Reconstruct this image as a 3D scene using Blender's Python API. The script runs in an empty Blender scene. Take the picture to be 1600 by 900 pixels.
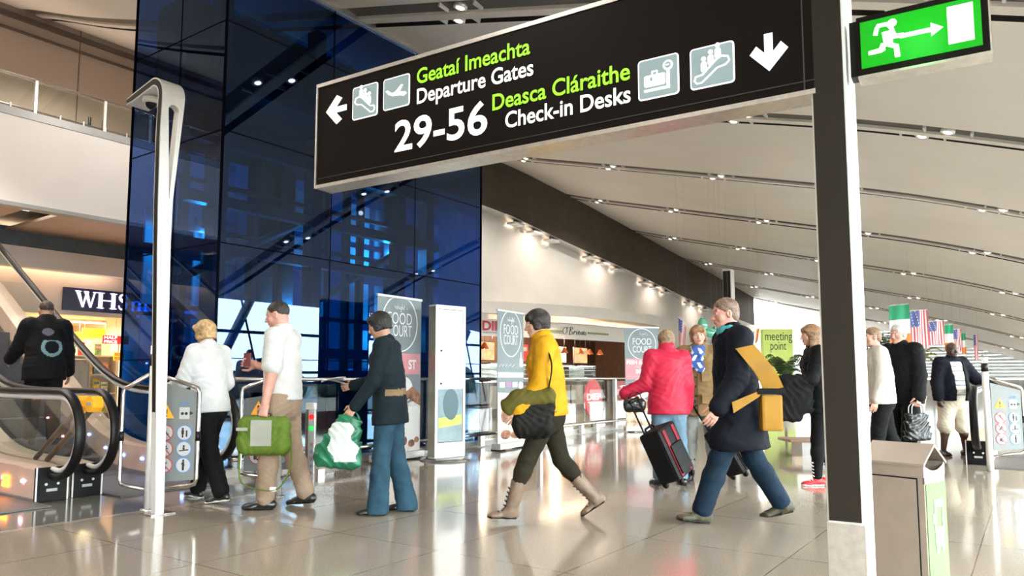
import bpy, bmesh, math, random
import numpy as np
from mathutils import Vector, Matrix, noise
PI = math.pi
SC = bpy.context.scene
COL = SC.collection
random.seed(7)

# ---------------------------------------------------------------- camera, world, lights, exposure
# world axes: x runs along the concourse, y across it towards the food court, z up
EYE = 1.10
FPX = 1150.0
PITCH = math.radians(5.2)
HEAD = math.radians(35.2)
SHIFT = 35.3
cam = bpy.data.cameras.new('camera')
cam.sensor_width = 36.0
cam.lens = FPX / 1600 * 36
cam.shift_y = SHIFT / 1600
cam.clip_end = 500
cam_ob = bpy.data.objects.new('camera', cam)
COL.objects.link(cam_ob)
cam_ob.location = (0, 0, EYE)
cam_ob.rotation_euler = (PI/2 + PITCH, 0, HEAD - PI/2)
SC.camera = cam_ob

world = bpy.data.worlds.new('sky')
SC.world = world
world.use_nodes = True
wn = world.node_tree.nodes
wn['Background'].inputs[0].default_value = (0.93, 0.97, 1.0, 1)
wn['Background'].inputs[1].default_value = 7.0

SC.view_settings.view_transform = 'Standard'
SC.view_settings.look = 'None'
SC.view_settings.gamma = 1.0
SC.view_settings.use_curve_mapping = False
SC.view_settings.exposure = 1.65
SC.cycles.use_denoising = True
SC.cycles.max_bounces = 10
SC.cycles.diffuse_bounces = 5
SC.cycles.glossy_bounces = 4
SC.cycles.transmission_bounces = 6
SC.cycles.transparent_max_bounces = 16
SC.cycles.caustics_reflective = False
SC.cycles.caustics_refractive = False
SC.cycles.sample_clamp_indirect = 8

def lamp(name, kind, loc, energy, color=(1, 1, 1), size=0.1, rot=(0, 0, 0), size_y=None, spot=None):
    l = bpy.data.lights.new(name, kind)
    l.energy = energy
    l.color = color
    if kind == 'AREA':
        l.size = size
        if size_y:
            l.shape = 'RECTANGLE'; l.size_y = size_y
    else:
        l.shadow_soft_size = size
    if spot:
        l.spot_size = spot; l.spot_blend = 0.6
    o = bpy.data.objects.new(name, l)
    o.location = loc
    o.rotation_euler = rot
    COL.objects.link(o)
    return o

# the hall's own downlights, seen as discs in the ceiling slots
for hx in (-3.9, 1.1, 6.1, 11.1, 16.1, 21.1):
    for hy, hz in ((3.1, 4.7), (10.5, 6.5)):
        if hy > 8 and 4 < hx < 8: continue
        lamp('hall_downlight', 'SPOT', (hx, hy, hz), 50 if hy < 8 else 90, (1.0, 0.94, 0.87), 0.05, (0, 0, 0), spot=2.75)
for hx in (-8, -3, 2, 7):
    lamp('mezzanine_fill', 'SPOT', (hx, 15.9, 8.3), 130, (1.0, 0.84, 0.72), 0.05, (0, 0, 0), spot=2.6)  # added fill spots that lift the upper wall, no fitting modelled
    lamp('fascia_fill', 'SPOT', (hx, 11.6, 6.8), 105, (1.0, 0.92, 0.84), 0.05, (math.radians(35), 0, 0), spot=2.4)  # added fill, tilted to brighten the mezzanine fascia
for hx, hy in ((0.5, 12.2), (4.0, 12.6), (2.5, 9.2)):
    lamp('escalator_fill', 'SPOT', (hx, hy, 6.2 if hy > 10 else 5.9), 130, (1.0, 0.90, 0.82), 0.05, (0, 0, 0), spot=2.0)  # added fill over the escalators, which were too dark

# ---------------------------------------------------------------- picture <-> place
FWD = np.array([math.cos(HEAD)*math.cos(PITCH), math.sin(HEAD)*math.cos(PITCH), math.sin(PITCH)])
RGT = np.array([math.sin(HEAD), -math.cos(HEAD), 0.0])
UPV = np.cross(RGT, FWD)
ORG = np.array([0, 0, EYE])
def ray(px, py):
    return FWD + RGT*((px-800)/FPX) - UPV*((py-450-SHIFT)/FPX)
def G(px, py, z=0.0):                       # point on a level plane
    d = ray(px, py); t = (z-EYE)/d[2]
    return ORG + d*t
def onX(px, py, x):
    d = ray(px, py); return ORG + d*(x/d[0])
def onY(px, py, y):
    d = ray(px, py); return ORG + d*(y/d[1])
def onP(px, py, p0, n):
    d = ray(px, py); p0 = np.array(p0); n = np.array(n)
    return ORG + d*(np.dot(p0-ORG, n)/np.dot(d, n))
def dep(px, py, D):                         # point at camera depth D
    return ORG + ray(px, py)*D
def proj(p):
    q = np.array(p, float)-ORG; D = q@FWD
    return 800+FPX*(q@RGT)/D, 450+SHIFT-FPX*(q@UPV)/D, D

# ---------------------------------------------------------------- materials
MATS = {}
def mat(name, col, rough=0.5, metal=0.0, emit=0.0, var=0.06, scale=6.0, bump=0.0, spec=0.5, alpha=None, coat=0.0, sheen=0.0):
    """principled material whose colour is broken up by procedural noise"""
    if name in MATS: return MATS[name]
    m = bpy.data.materials.new(name); m.use_nodes = True
    nt = m.node_tree; n = nt.nodes; b = n['Principled BSDF']
    c = tuple(col)+(1,) if len(col) == 3 else col
    b.inputs['Base Color'].default_value = c
    b.inputs['Roughness'].default_value = rough
    b.inputs['Metallic'].default_value = metal
    b.inputs['Specular IOR Level'].default_value = spec
    b.inputs['Coat Weight'].default_value = coat
    b.inputs['Sheen Weight'].default_value = sheen
    if emit:
        b.inputs['Emission Color'].default_value = c
        b.inputs['Emission Strength'].default_value = emit
    if var or bump:
        tc = n.new('ShaderNodeTexCoord'); nz = n.new('ShaderNodeTexNoise')
        nz.inputs['Scale'].default_value = scale; nz.inputs['Detail'].default_value = 4
        nt.links.new(tc.outputs['Object'], nz.inputs['Vector'])
        if var:
            hs = n.new('ShaderNodeMixRGB'); hs.blend_type = 'MULTIPLY'; hs.inputs[0].default_value = 1
            hs.inputs[1].default_value = c
            rp = n.new('ShaderNodeValToRGB')
            lo, hi = 1-var*2, 1+var*2
            rp.color_ramp.elements[0].position = 0.3; rp.color_ramp.elements[1].position = 0.7
            rp.color_ramp.elements[0].color = (lo, lo, lo, 1); rp.color_ramp.elements[1].color = (hi, hi, hi, 1)
            nt.links.new(nz.outputs['Fac'], rp.inputs[0]); nt.links.new(rp.outputs[0], hs.inputs[2])
            nt.links.new(hs.outputs[0], b.inputs['Base Color'])
        if bump:
            bp = n.new('ShaderNodeBump'); bp.inputs['Strength'].default_value = bump; bp.inputs['Distance'].default_value = 0.02
            nt.links.new(nz.outputs['Fac'], bp.inputs['Height']); nt.links.new(bp.outputs[0], b.inputs['Normal'])
    MATS[name] = m
    return m
def glass(name, tint, ior=1.5, rough=0.0, gloss=(1, 1, 1)):
    """thin sheet glass: tinted see-through with a fresnel mirror on top"""
    if name in MATS: return MATS[name]
    m = bpy.data.materials.new(name); m.use_nodes = True
    nt = m.node_tree; n = nt.nodes; n.remove(n['Principled BSDF'])
    t = n.new('ShaderNodeBsdfTransparent'); t.inputs[0].default_value = tuple(tint)+(1,)
    g = n.new('ShaderNodeBsdfGlossy'); g.inputs['Roughness'].default_value = rough; g.inputs[0].default_value = tuple(gloss)+(1,)
    r0 = ((ior-1)/(ior+1))**2          # schlick's curve: the same from either side of the sheet
    lw = n.new('ShaderNodeLayerWeight'); lw.inputs['Blend'].default_value = 0.5
    pw = n.new('ShaderNodeMath'); pw.operation = 'POWER'; pw.inputs[1].default_value = 5.0
    f = n.new('ShaderNodeMath'); f.operation = 'MULTIPLY_ADD'; f.inputs[1].default_value = 1-r0; f.inputs[2].default_value = r0
    nt.links.new(lw.outputs['Facing'], pw.inputs[0]); nt.links.new(pw.outputs[0], f.inputs[0])
    mx = n.new('ShaderNodeMixShader')
    nt.links.new(f.outputs[0], mx.inputs[0]); nt.links.new(t.outputs[0], mx.inputs[1]); nt.links.new(g.outputs[0], mx.inputs[2])
    nt.links.new(mx.outputs[0], n['Material Output'].inputs[0])
    MATS[name] = m
    return m

# ---------------------------------------------------------------- mesh building
class MB:
    """collects shapes into one mesh"""
    def __init__(s): s.bm = bmesh.new(); s.mi = 0
    def _new(s, geom_verts, before):
        for f in s.bm.faces:
            if f.index == -1 or f not in before: f.material_index = s.mi
    def poly(s, pts, smooth=False):
        vs = [s.bm.verts.new(tuple(map(float, p))) for p in pts]
        f = s.bm.faces.new(vs); f.material_index = s.mi; f.smooth = smooth
        return f
    def box(s, c, d, rz=0.0, bev=0.0, M=None):
        """box with centre c and full size d"""
        r = bmesh.ops.create_cube(s.bm, size=1.0)
        vs = r['verts']
        bmesh.ops.scale(s.bm, vec=d, verts=vs)
        fs = list({f for v in vs for f in v.link_faces})
        if bev:
            es = list({e for v in vs for e in v.link_edges})
            rb = bmesh.ops.bevel(s.bm, geom=es, offset=bev, segments=2, profile=0.6, affect='EDGES')
            vs = list({v for f in rb['faces'] for v in f.verts} | {v for v in vs if v.is_valid})
            fs = list({f for v in vs for f in v.link_faces})
        mx = Matrix.Translation(tuple(map(float, c))) @ (M.to_4x4() if M is not None else Matrix.Rotation(rz, 4, 'Z'))
        bmesh.ops.transform(s.bm, matrix=mx, verts=vs)
        for f in fs: f.material_index = s.mi
        return vs
    def bb(s, a, b, bev=0.0):
        a = np.array(a, float); b = np.array(b, float)
        return s.box((a+b)/2, np.abs(b-a), bev=bev)
    def tube(s, path, r, n=8, closed=False, caps=True, smooth=True, flat=1.0):
        """round bar along a path; r is one radius or one per point"""
        P = [Vector(tuple(map(float, p))) for p in path]; N = len(P)
        rs = [r]*N if np.isscalar(r) else list(r)
        rings = []; up = None
        for i in range(N):
            a = P[(i-1) % N] if (closed or i > 0) else P[i]
            b = P[(i+1) % N] if (closed or i < N-1) else P[i]
            t = (b-a).normalized()
            if up is None:
                up = Vector((0, 0, 1)) if abs(t.z) < 0.9 else Vector((1, 0, 0))
            x = t.cross(up).normalized(); y = x.cross(t).normalized(); up = y
            rings.append([s.bm.verts.new(P[i]+x*(rs[i]*math.cos(2*PI*k/n))+y*(rs[i]*flat*math.sin(2*PI*k/n))) for k in range(n)])
        for i in range(N if closed else N-1):
            A = rings[i]; B = rings[(i+1) % N]
            for k in range(n):
                f = s.bm.faces.new((A[k], A[(k+1) % n], B[(k+1) % n], B[k])); f.smooth = smooth; f.material_index = s.mi
        if caps and not closed:
            f = s.bm.faces.new(list(reversed(rings[0]))); f.material_index = s.mi
            f = s.bm.faces.new(rings[-1]); f.material_index = s.mi
    def lathe(s, prof, c=(0, 0, 0), n=20, axis='Z', smooth=True):
        """profile of (radius, height) turned round an axis"""
        rings = []
        for r, h in prof:
            ring = []
            for k in range(n):
                a = 2*PI*k/n; p = (r*math.cos(a), r*math.sin(a), h)
                if axis == 'X': p = (p[2], p[0], p[1])
                if axis == 'Y': p = (p[0], p[2], p[1])
                ring.append(s.bm.verts.new((p[0]+c[0], p[1]+c[1], p[2]+c[2])))
            rings.append(ring)
        for A, B in zip(rings[:-1], rings[1:]):
            for k in range(n):
                f = s.bm.faces.new((A[k], A[(k+1) % n], B[(k+1) % n], B[k])); f.smooth = smooth; f.material_index = s.mi
        for ring in (rings[0], rings[-1]):
            f = s.bm.faces.new(ring); f.material_index = s.mi
    def prism(s, pts, vec, smooth=False):
        """flat outline pushed along vec"""
        a = [s.bm.verts.new(tuple(map(float, p))) for p in pts]
        b = [s.bm.verts.new((p[0]+vec[0], p[1]+vec[1], p[2]+vec[2])) for p in [tuple(map(float, q)) for q in pts]]
        n = len(a)
        for f in (s.bm.faces.new(a), s.bm.faces.new(list(reversed(b)))): f.material_index = s.mi
        for k in range(n):
            f = s.bm.faces.new((a[k], b[k], b[(k+1) % n], a[(k+1) % n])); f.material_index = s.mi; f.smooth = smooth
    def ball(s, c, r, seg=12, rings=8, M=None):
        rr = bmesh.ops.create_uvsphere(s.bm, u_segments=seg, v_segments=rings, radius=1.0)
        vs = rr['verts']; r = (r, r, r) if np.isscalar(r) else r
        bmesh.ops.scale(s.bm, vec=r, verts=vs)
        mx = Matrix.Translation(tuple(map(float, c))) @ (M.to_4x4() if M is not None else Matrix())
        bmesh.ops.transform(s.bm, matrix=mx, verts=vs)
        for v in vs:
            for f in v.link_faces: f.smooth = True; f.material_index = s.mi
    def grid(s, fn, nu, nv, smooth=True):
        vs = [[s.bm.verts.new(tuple(map(float, fn(i/nu, j/nv)))) for j in range(nv+1)] for i in range(nu+1)]
        for i in range(nu):
            for j in range(nv):
                f = s.bm.faces.new((vs[i][j], vs[i+1][j], vs[i+1][j+1], vs[i][j+1])); f.smooth = smooth; f.material_index = s.mi
    def build(s, name, mats, parent=None, off=None, fixn=True, **props):
        """link as ONE object; off = world point taken as the object's own origin"""
        if off is not None:
            bmesh.ops.translate(s.bm, vec=(-float(off[0]), -float(off[1]), -float(off[2])), verts=s.bm.verts)
        if fixn: bmesh.ops.recalc_face_normals(s.bm, faces=s.bm.faces)
        me = bpy.data.meshes.new(name); s.bm.to_mesh(me); s.bm.free()
        for m in (mats if isinstance(mats, (list, tuple)) else [mats]): me.materials.append(m)
        o = bpy.data.objects.new(name, me); COL.objects.link(o)
        if parent is not None: o.parent = parent
        for k, v in props.items(): o[k] = v
        return o

def thing(name, label, cat, loc=(0, 0, 0), rz=0.0, group=None):
    o = bpy.data.objects.new(name, None); COL.objects.link(o)
    o.empty_display_size = 0.1
    o.location = tuple(map(float, loc)); o.rotation_euler = (0, 0, rz)
    o['label'] = label; o['category'] = cat; o['kind'] = 'thing'
    if group: o['group'] = group
    return o
def tag(o, label, cat, group=None, kind='thing'):
    o['label'] = label; o['category'] = cat; o['kind'] = kind
    if group: o['group'] = group
    return o
def struct(o, label=None, cat=None):
    o['kind'] = 'structure'
    if label: o['label'] = label
    if cat: o['category'] = cat
    return o
def kids(o): return [c for c in bpy.data.objects if c.parent == o]
def copy_tree(o, parent=None):
    c = o.copy(); COL.objects.link(c)
    if parent is not None: c.parent = parent
    for ch in kids(o): copy_tree(ch, c)
    return c

def text_mesh(body, bold=0.0, ext=0.0, shear=0.0, spacing=1.0):
    """lettering as bare mesh data, origin at the first letter's foot"""
    cu = bpy.data.curves.new('lettering', 'FONT'); cu.body = body
    cu.size = 1.0; cu.offset = bold; cu.extrude = ext; cu.shear = shear; cu.space_character = spacing
    cu.resolution_u = 4
    ob = bpy.data.objects.new('lettering', cu); COL.objects.link(ob)
    dg = bpy.context.evaluated_depsgraph_get(); dg.update()
    me = bpy.data.meshes.new_from_object(ob.evaluated_get(dg))
    bpy.data.objects.remove(ob); bpy.data.curves.remove(cu)
    co = np.empty(len(me.vertices)*3); me.vertices.foreach_get('co', co); co = co.reshape(-1, 3)
    return me, co
CAP = None
def lettering(body, A, B, cap, ex, ez, en, m, parent, off, bold=0.012, name='lettering', shear=0.0, lift=0.004, spacing=1.0, rise=None):
    """flat letters whose foot line runs from A to B; cap = capital height in metres"""
    global CAP
    if CAP is None:
        _, c0 = text_mesh('H', bold=0); CAP = c0[:, 1].max()
    me, co = text_mesh(body, bold=bold, shear=shear, spacing=spacing)
    A = np.array(A, float); B = np.array(B, float)
    x0, x1 = co[:, 0].min(), co[:, 0].max()
    ex = np.array(ex, float); ez = np.array(ez, float); en = np.array(en, float)
    L = np.dot(B-A, ex); R = np.dot(B-A, ez)
    s = (co[:, 0]-x0)/(x1-x0)
    W = A[None]+np.outer(s*L, ex)+np.outer(co[:, 1]*cap/CAP+s*R, ez)+en[None]*lift-np.array(off, float)[None]
    me.vertices.foreach_set('co', W.ravel()); me.update()
    me.materials.clear(); me.materials.append(m)
    o = bpy.data.objects.new(name, me); COL.objects.link(o)
    if parent is not None: o.parent = parent
    return o

# ================================================================ THE SETTING
# ---- floor: polished limestone tiles
def floor_mat(name, c1, c2, mortar, bw, rh, loc, rough):
    m = bpy.data.materials.new(name); m.use_nodes = True
    nt = m.node_tree; n = nt.nodes; b = n['Principled BSDF']
    tc = n.new('ShaderNodeTexCoord'); mp = n.new('ShaderNodeMapping'); br = n.new('ShaderNodeTexBrick')
    mp.inputs['Location'].default_value = loc
    br.offset = 0.0; br.inputs['Scale'].default_value = 1.0
    br.inputs['Brick Width'].default_value = bw; br.inputs['Row Height'].default_value = rh
    br.inputs['Mortar Size'].default_value = 0.0035; br.inputs['Mortar Smooth'].default_value = 0.1; br.inputs['Bias'].default_value = 0.0
    br.inputs['Color1'].default_value = c1; br.inputs['Color2'].default_value = c2; br.inputs['Mortar'].default_value = mortar
    nt.links.new(tc.outputs['Object'], mp.inputs[0]); nt.links.new(mp.outputs[0], br.inputs['Vector'])
    nz = n.new('ShaderNodeTexNoise'); nz.inputs['Scale'].default_value = 90; nz.inputs['Detail'].default_value = 5
    nt.links.new(tc.outputs['Object'], nz.inputs['Vector'])
    rp = n.new('ShaderNodeValToRGB'); rp.color_ramp.elements[0].position = 0.35; rp.color_ramp.elements[1].position = 0.65
    rp.color_ramp.elements[0].color = (0.84, 0.84, 0.84, 1); rp.color_ramp.elements[1].color = (1.08, 1.08, 1.08, 1)
    mx = n.new('ShaderNodeMixRGB'); mx.blend_type = 'MULTIPLY'; mx.inputs[0].default_value = 1
    nt.links.new(nz.outputs['Fac'], rp.inputs[0]); nt.links.new(br.outputs['Color'], mx.inputs[1]); nt.links.new(rp.outputs[0], mx.inputs[2])
    nt.links.new(mx.outputs[0], b.inputs['Base Color'])
    b.inputs['Roughness'].default_value = rough; b.inputs['Specular IOR Level'].default_value = 0.75
    return m
M_FLOOR = floor_mat('floor_tiles', (0.335, 0.283, 0.222, 1), (0.36, 0.305, 0.24, 1), (0.15, 0.125, 0.10, 1), 1.09, 0.943, (0.69, 0.603, 0), 0.09)
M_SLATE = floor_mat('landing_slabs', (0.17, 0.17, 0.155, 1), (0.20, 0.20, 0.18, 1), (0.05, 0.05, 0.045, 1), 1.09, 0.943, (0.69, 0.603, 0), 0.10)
M_WHITE = mat('white_plaster', (0.80, 0.77, 0.72), 0.6, var=0.015, scale=1.5)
M_CEIL = mat('ceiling_board', (0.82, 0.785, 0.73), 0.55, var=0.015, scale=0.8)
M_SLOT = mat('slot_shade', (0.018, 0.016, 0.014), 0.7)  # near-black stands in for the shade inside the ceiling slots
M_ALU = mat('brushed_aluminium', (0.72, 0.69, 0.64), 0.32, 0.85, var=0.05, scale=30)
M_STEEL = mat('stainless_steel', (0.62, 0.60, 0.57), 0.2, 1.0, var=0.04, scale=25)
M_BLACK = mat('black_gloss', (0.006, 0.006, 0.006), 0.4, var=0, spec=0.2)
M_DARK = mat('dark_grey', (0.04, 0.037, 0.033), 0.5, var=0.05)
M_RUBBER = mat('black_rubber', (0.006, 0.005, 0.005), 0.42, var=0, spec=0.3)
M_BEIGE = mat('beige_wall', (0.44, 0.36, 0.30), 0.6, var=0.02, scale=1.0)

b = MB(); b.bb((-14, -2.7, -0.12), (46, 22, 0.0)); struct(b.build('floor', M_FLOOR))
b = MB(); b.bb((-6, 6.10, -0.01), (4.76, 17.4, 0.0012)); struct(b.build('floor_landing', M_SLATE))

# ---- ceiling: curved vault, falling towards the glazing and towards the far end
_cv = np.array([-2.7, -1.5, 0, 2, 4, 7.5, 12, 15, 18, 22]); _cz = np.array([3.15, 3.5, 4.05, 4.72, 5.24, 6.12, 7.25, 8.2, 9.3, 10.3])
def zc(x, y):
    z = float(np.interp(y, _cv, _cz))
    e = 0.7   # round off the kinks
    z = (z+float(np.interp(y-e, _cv, _cz))+float(np.interp(y+e, _cv, _cz)))/3
    d = max(0.0, x-17.0)
    return z-0.088*d*d/(d+3.0)
STRIPS = [-8.9, -3.9, 1.6, 6.85, 11.1, 16.1, 21.1, 26.1, 31.1, 36.1, 41.1]
HALF = 0.33
def vs_of(x):        # across-hall stations of the vault
    return np.linspace(-2.7, 18.2, 34)
b = MB()
edges = [-14.0]+[e for s in STRIPS for e in (s-HALF, s+HALF)]+[45.5]
for k in range(0, len(edges), 2):
    x0, x1 = edges[k], edges[k+1]
    ys = vs_of(0)
    b.grid(lambda a, c: (x0+(x1-x0)*a, ys[int(round(c*(len(ys)-1)))], zc(x0+(x1-x0)*a, ys[int(round(c*(len(ys)-1)))])), 4, len(ys)-1)
    b.mi = 1
    for xe in (x0, x1):     # upstand at the slot edge, blackened to read as slot shadow
        b.grid(lambda a, c: (xe, ys[int(round(c*(len(ys)-1)))], zc(xe, ys[int(round(c*(len(ys)-1)))])+0.16*a), 1, len(ys)-1)
    b.mi = 0
struct(b.build('ceiling', [M_CEIL, M_SLOT], fixn=False))
b = MB(); ys = vs_of(0)
b.grid(lambda a, c: (-14+59.5*a, ys[int(round(c*(len(ys)-1)))], zc(-14+59.5*a, ys[int(round(c*(len(ys)-1)))])+0.17), 60, len(ys)-1)
struct(b.build('ceiling_slots', M_SLOT, fixn=False))
M_TRACK = mat('track_pale', (0.80, 0.76, 0.69), 0.5, var=0.02)
for k, s in enumerate(STRIPS):
    b = MB()
    for y0, y1 in zip(ys[:-1], ys[1:]):
        b.prism([(s-0.02, y0, zc(s, y0)-0.02), (s+0.15, y0, zc(s, y0)-0.02), (s+0.15, y0, zc(s, y0)+0.12), (s-0.02, y0, zc(s, y0)+0.12)], (0, y1-y0, zc(s, y1)-zc(s, y0)))
        b.mi = 1
        b.prism([(s-0.30, y0, zc(s-0.28, y0)+0.05), (s-0.03, y0, zc(s, y0)+0.02), (s-0.03, y0, zc(s, y0)+0.06), (s-0.30, y0, zc(s-0.28, y0)+0.09)], (0, y1-y0, zc(s, y1)-zc(s, y0))); b.mi = 0
    struct(b.build('trim_%d' % (k+1), [M_TRACK, mat('slot_shade_band', (0.13, 0.12, 0.10), 0.6, var=0)]))  # grey plate added as the shadow band of the near slot

# ---- glazed front along the right, never in view but mirrored in the blue glass
M_MULL = mat('mullion_dark', (0.03, 0.035, 0.045), 0.45, var=0)
M_PANE = glass('clear_glass', (0.93, 0.97, 0.96), 1.45)
for k in range(24):
    x0 = -13.5+k*2.45; x1 = x0+2.45
    zt = [zc(x0, -2.6)+0.05, zc(x1, -2.6)+0.05]
    b = MB()
    b.mi = 1; b.poly([(x0, -2.62, 0), (x1, -2.62, 0), (x1, -2.62, zt[1]), (x0, -2.62, zt[0])]); b.mi = 0
    b.bb((x0-0.05, -2.75, 0), (x0+0.05, -2.55, zt[0]))
    for z in (0.05, 1.25, 2.35): 
        if z < zt[1]-0.1: b.bb((x0, -2.70, z-0.04), (x1, -2.58, z+0.04))
    if k % 2 == 0:            # raking struts behind the panes
        b.tube([(x0+0.2, -3.3, 0), (x0+1.6, -2.9, zt[1])], 0.13, 8)
        b.tube([(x0+2.2, -2.9, 0.2), (x0+1.3, -2.9, zt[0])], 0.03, 6)
    struct(b.build('window_%d' % (k+1), [M_MULL, M_PANE], fixn=False))

# ---- ground, planting and parked coaches outside that glazing
b = MB(); b.bb((-80, -120, -0.3), (140, -2.75, -0.14)); struct(b.build('ground', mat('asphalt', (0.10, 0.105, 0.11), 0.8, var=0.1)))
b = MB()
for i in range(60):
    x = -60+i*2.9+random.uniform(-1, 1); y = -22-random.uniform(0, 5); h = random.uniform(1.2, 2.0)
    b.ball((x, y, h*0.4), (random.uniform(1.2, 2.2), 1.2, h*0.75), 8, 6)
o = b.build('hedge', mat('hedge_green', (0.02, 0.045, 0.035), 0.8, var=0.3, scale=3)); o['kind'] = 'stuff'; o['label'] = 'dark planting outside the glazed front'; o['category'] = 'hedge'

# ---- dark slatted bulkhead under the far edge of the vault
M_SLAT = mat('bronze_slats', (0.105, 0.080, 0.054), 0.5, 0.2, var=0.06, scale=3)
BT = [(752, 245), (773, 248), (884, 305), (975, 356), (1050, 400), (1110, 435), (1178, 474)]
BB = [(752, 317), (786, 331), (884, 378), (975, 419), (1050, 455), (1110, 482), (1178, 508)]
BY = 12.45
bt = [onY(x, y, BY) for x, y in BT]; bl = [onY(x, y, BY) for x, y in BB]
tx = [p[0] for p in bt]; tz = [p[2] for p in bt]; lx = [p[0] for p in bl]; lz = [p[2] for p in bl]
def blk(x):
    return float(np.interp(x, tx, tz))+0.5, float(np.interp(x, lx, lz))
XB0, XB1 = 9.9, tx[-1]
b = MB(); NR = 46
for x0, x1 in zip(np.linspace(XB0, XB1, 13)[:-1], np.linspace(XB0, XB1, 13)[1:]):
    (t0, l0), (t1, l1) = blk(x0), blk(x1)
    for k in range(NR):
        a0, a1, a2 = k/NR, (k+0.55)/NR, (k+1)/NR
        f = lambda a, y: [(x0, y, l0+(t0-l0)*a), (x1, y, l1+(t1-l1)*a)]
        p = f(a0, BY)+list(reversed(f(a1, BY))); b.poly(p)
        q = f(a1, BY+0.04)+list(reversed(f(a2, BY+0.04))); b.poly(q)
        b.poly(f(a1, BY)+list(reversed(f(a1, BY+0.04))))
        b.poly(f(a0, BY)+list(reversed(f(a0, BY+0.04))))
(t1, l1) = blk(XB1)
b.poly([(XB1, BY, l1), (XB1, BY+1.6, l1), (XB1, BY+1.6, t1), (XB1, BY, t1)])
struct(b.build('wall_bulkhead', M_SLAT, fixn=False))
# soffit return and white wall beneath it
b = MB()
for x0, x1 in zip(np.linspace(XB0, XB1, 13)[:-1], np.linspace(XB0, XB1, 13)[1:]):
    l0, l1 = blk(x0)[1], blk(x1)[1]
    b.poly([(x0, BY, l0), (x1, BY, l1), (x1, BY+0.5, l1), (x0, BY+0.5, l0)])
struct(b.build('trim_bulkhead', M_ALU, fixn=False))
b = MB()
xs = [XB0, 13, 16.0, 18, 20, 22, 24, 26.4, 28, 31, 34, 37, 40, XB1+1.5]
for x0, x1 in zip(xs[:-1], xs[1:]):
    zb = 2.75 if 15.5 < (x0+x1)/2 < 27 else 0.0
    b.poly([(x0, BY+0.45, zb), (x1, BY+0.45, zb), (x1, BY+0.45, blk(x1)[1]+0.02), (x0, BY+0.45, blk(x0)[1]+0.02)])
b.poly([(XB0, BY+0.45, 0), (XB0, 18, 0), (XB0, 18, 10), (XB0, BY+0.45, 10)])
struct(b.build('wall_back', M_WHITE, fixn=False))

# ---- far end: windows with half-lowered blinds
b = MB(); XE = 45.3
b.mi = 1
b.poly([(XE, -2.7, 0), (XE, 18, 0), (XE, 18, 7), (XE, -2.7, 3)]); b.mi = 0
for y in np.arange(-2.5, 18, 2.3): b.bb((XE-0.1, y-0.05, 0), (XE+0.05, y+0.05, zc(XE, y)+0.1))
for z in (0.05, 2.6, 4.0): b.bb((XE-0.08, -2.7, z-0.04), (XE+0.04, 18, z+0.04))
struct(b.build('window_far', [mat('pale_frame', (0.45, 0.46, 0.46), 0.5), M_PANE], fixn=False))
M_BLIND = bpy.data.materials.new('blind_fabric'); M_BLIND.use_nodes = True
_n = M_BLIND.node_tree; _d = _n.nodes['Principled BSDF']; _d.inputs['Base Color'].default_value = (0.60, 0.62, 0.61, 1); _d.inputs['Roughness'].default_value = 0.9
_t = _n.nodes.new('ShaderNodeBsdfTranslucent'); _t.inputs[0].default_value = (0.75, 0.80, 0.80, 1); _m = _n.nodes.new('ShaderNodeMixShader'); _m.inputs[0].default_value = 0.12
_n.links.new(_d.outputs[0], _m.inputs[1]); _n.links.new(_t.outputs[0], _m.inputs[2]); _n.links.new(_m.outputs[0], _n.nodes['Material Output'].inputs[0])
b = MB(); b.bb((XE-0.25, -2.7, 0), (XE-0.15, 18, 1.0)); struct(b.build('wall_far', mat('far_wall', (0.30, 0.28, 0.25), 0.6)))
b = MB()
for z in np.arange(1.15, 4.9, 0.17):
    b.box((XE-0.35, 7.6, z), (0.015, 20.6, 0.158), M=Matrix.Rotation(0.12, 3, 'Y'))
struct(b.build('trim_blinds', M_BLIND))

# ---- left: end wall, upper wall, mezzanine
b = MB(); b.poly([(-14, -2.7, 0), (-14, 22, 0), (-14, 22, 11), (-14, -2.7, 11)]); struct(b.build('wall_left', M_BEIGE, fixn=False))
b = MB(); b.bb((-14, 18.0, 5.2), (16, 18.2, 10.5))
struct(b.build('wall_upper', M_BEIGE))
b = MB()
for x in np.arange(-13, 12, 2.6): b.bb((x, 17.985, 5.2), (x+0.012, 18.01, 9.4))
b.bb((-14, 17.9, 9.0), (16, 18.01, 9.1)); b.bb((-14, 17.92, 8.72), (16, 18.01, 8.76))
struct(b.build('trim_upper', mat('joint_brown', (0.10, 0.075, 0.06), 0.5)))
b = MB(); b.bb((-14, 14.5, 4.16), (9.7, 14.62, 5.72)); b.bb((-14, 14.62, 5.15), (9.7, 17.99, 5.3))
struct(b.build('wall_mezzanine', M_WHITE))
b = MB(); b.bb((-14, 14.44, 4.10), (9.7, 14.7, 4.17)); b.bb((-14, 14.48, 5.72), (9.7, 14.66, 5.86))
struct(b.build('trim_mezzanine', mat('grey_trim', (0.40, 0.41, 0.40), 0.4, var=0.02)))
M_SOFF = mat('soffit_panel', (0.58, 0.45, 0.38), 0.5, var=0.03, scale=2)
for k, (x0, x1) in enumerate([(-14, -1.2), (-0.8, 5.75), (6.35, 9.7)]):
    b = MB(); b.bb((x0, 14.9, 4.20), (x1, 17.6, 4.26)); struct(b.build('ceiling_mezzanine', M_SOFF))
b = MB(); b.bb((-14, 14.6, 4.40), (9.7, 18.2, 4.5)); struct(b.build('ceiling_void', M_DARK))
b = MB(); b.bb((-14, 17.55, 3.55), (9.7, 17.7, 4.3)); struct(b.build('wall_recess', mat('teal_grey', (0.23, 0.29, 0.29), 0.6)))
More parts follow.
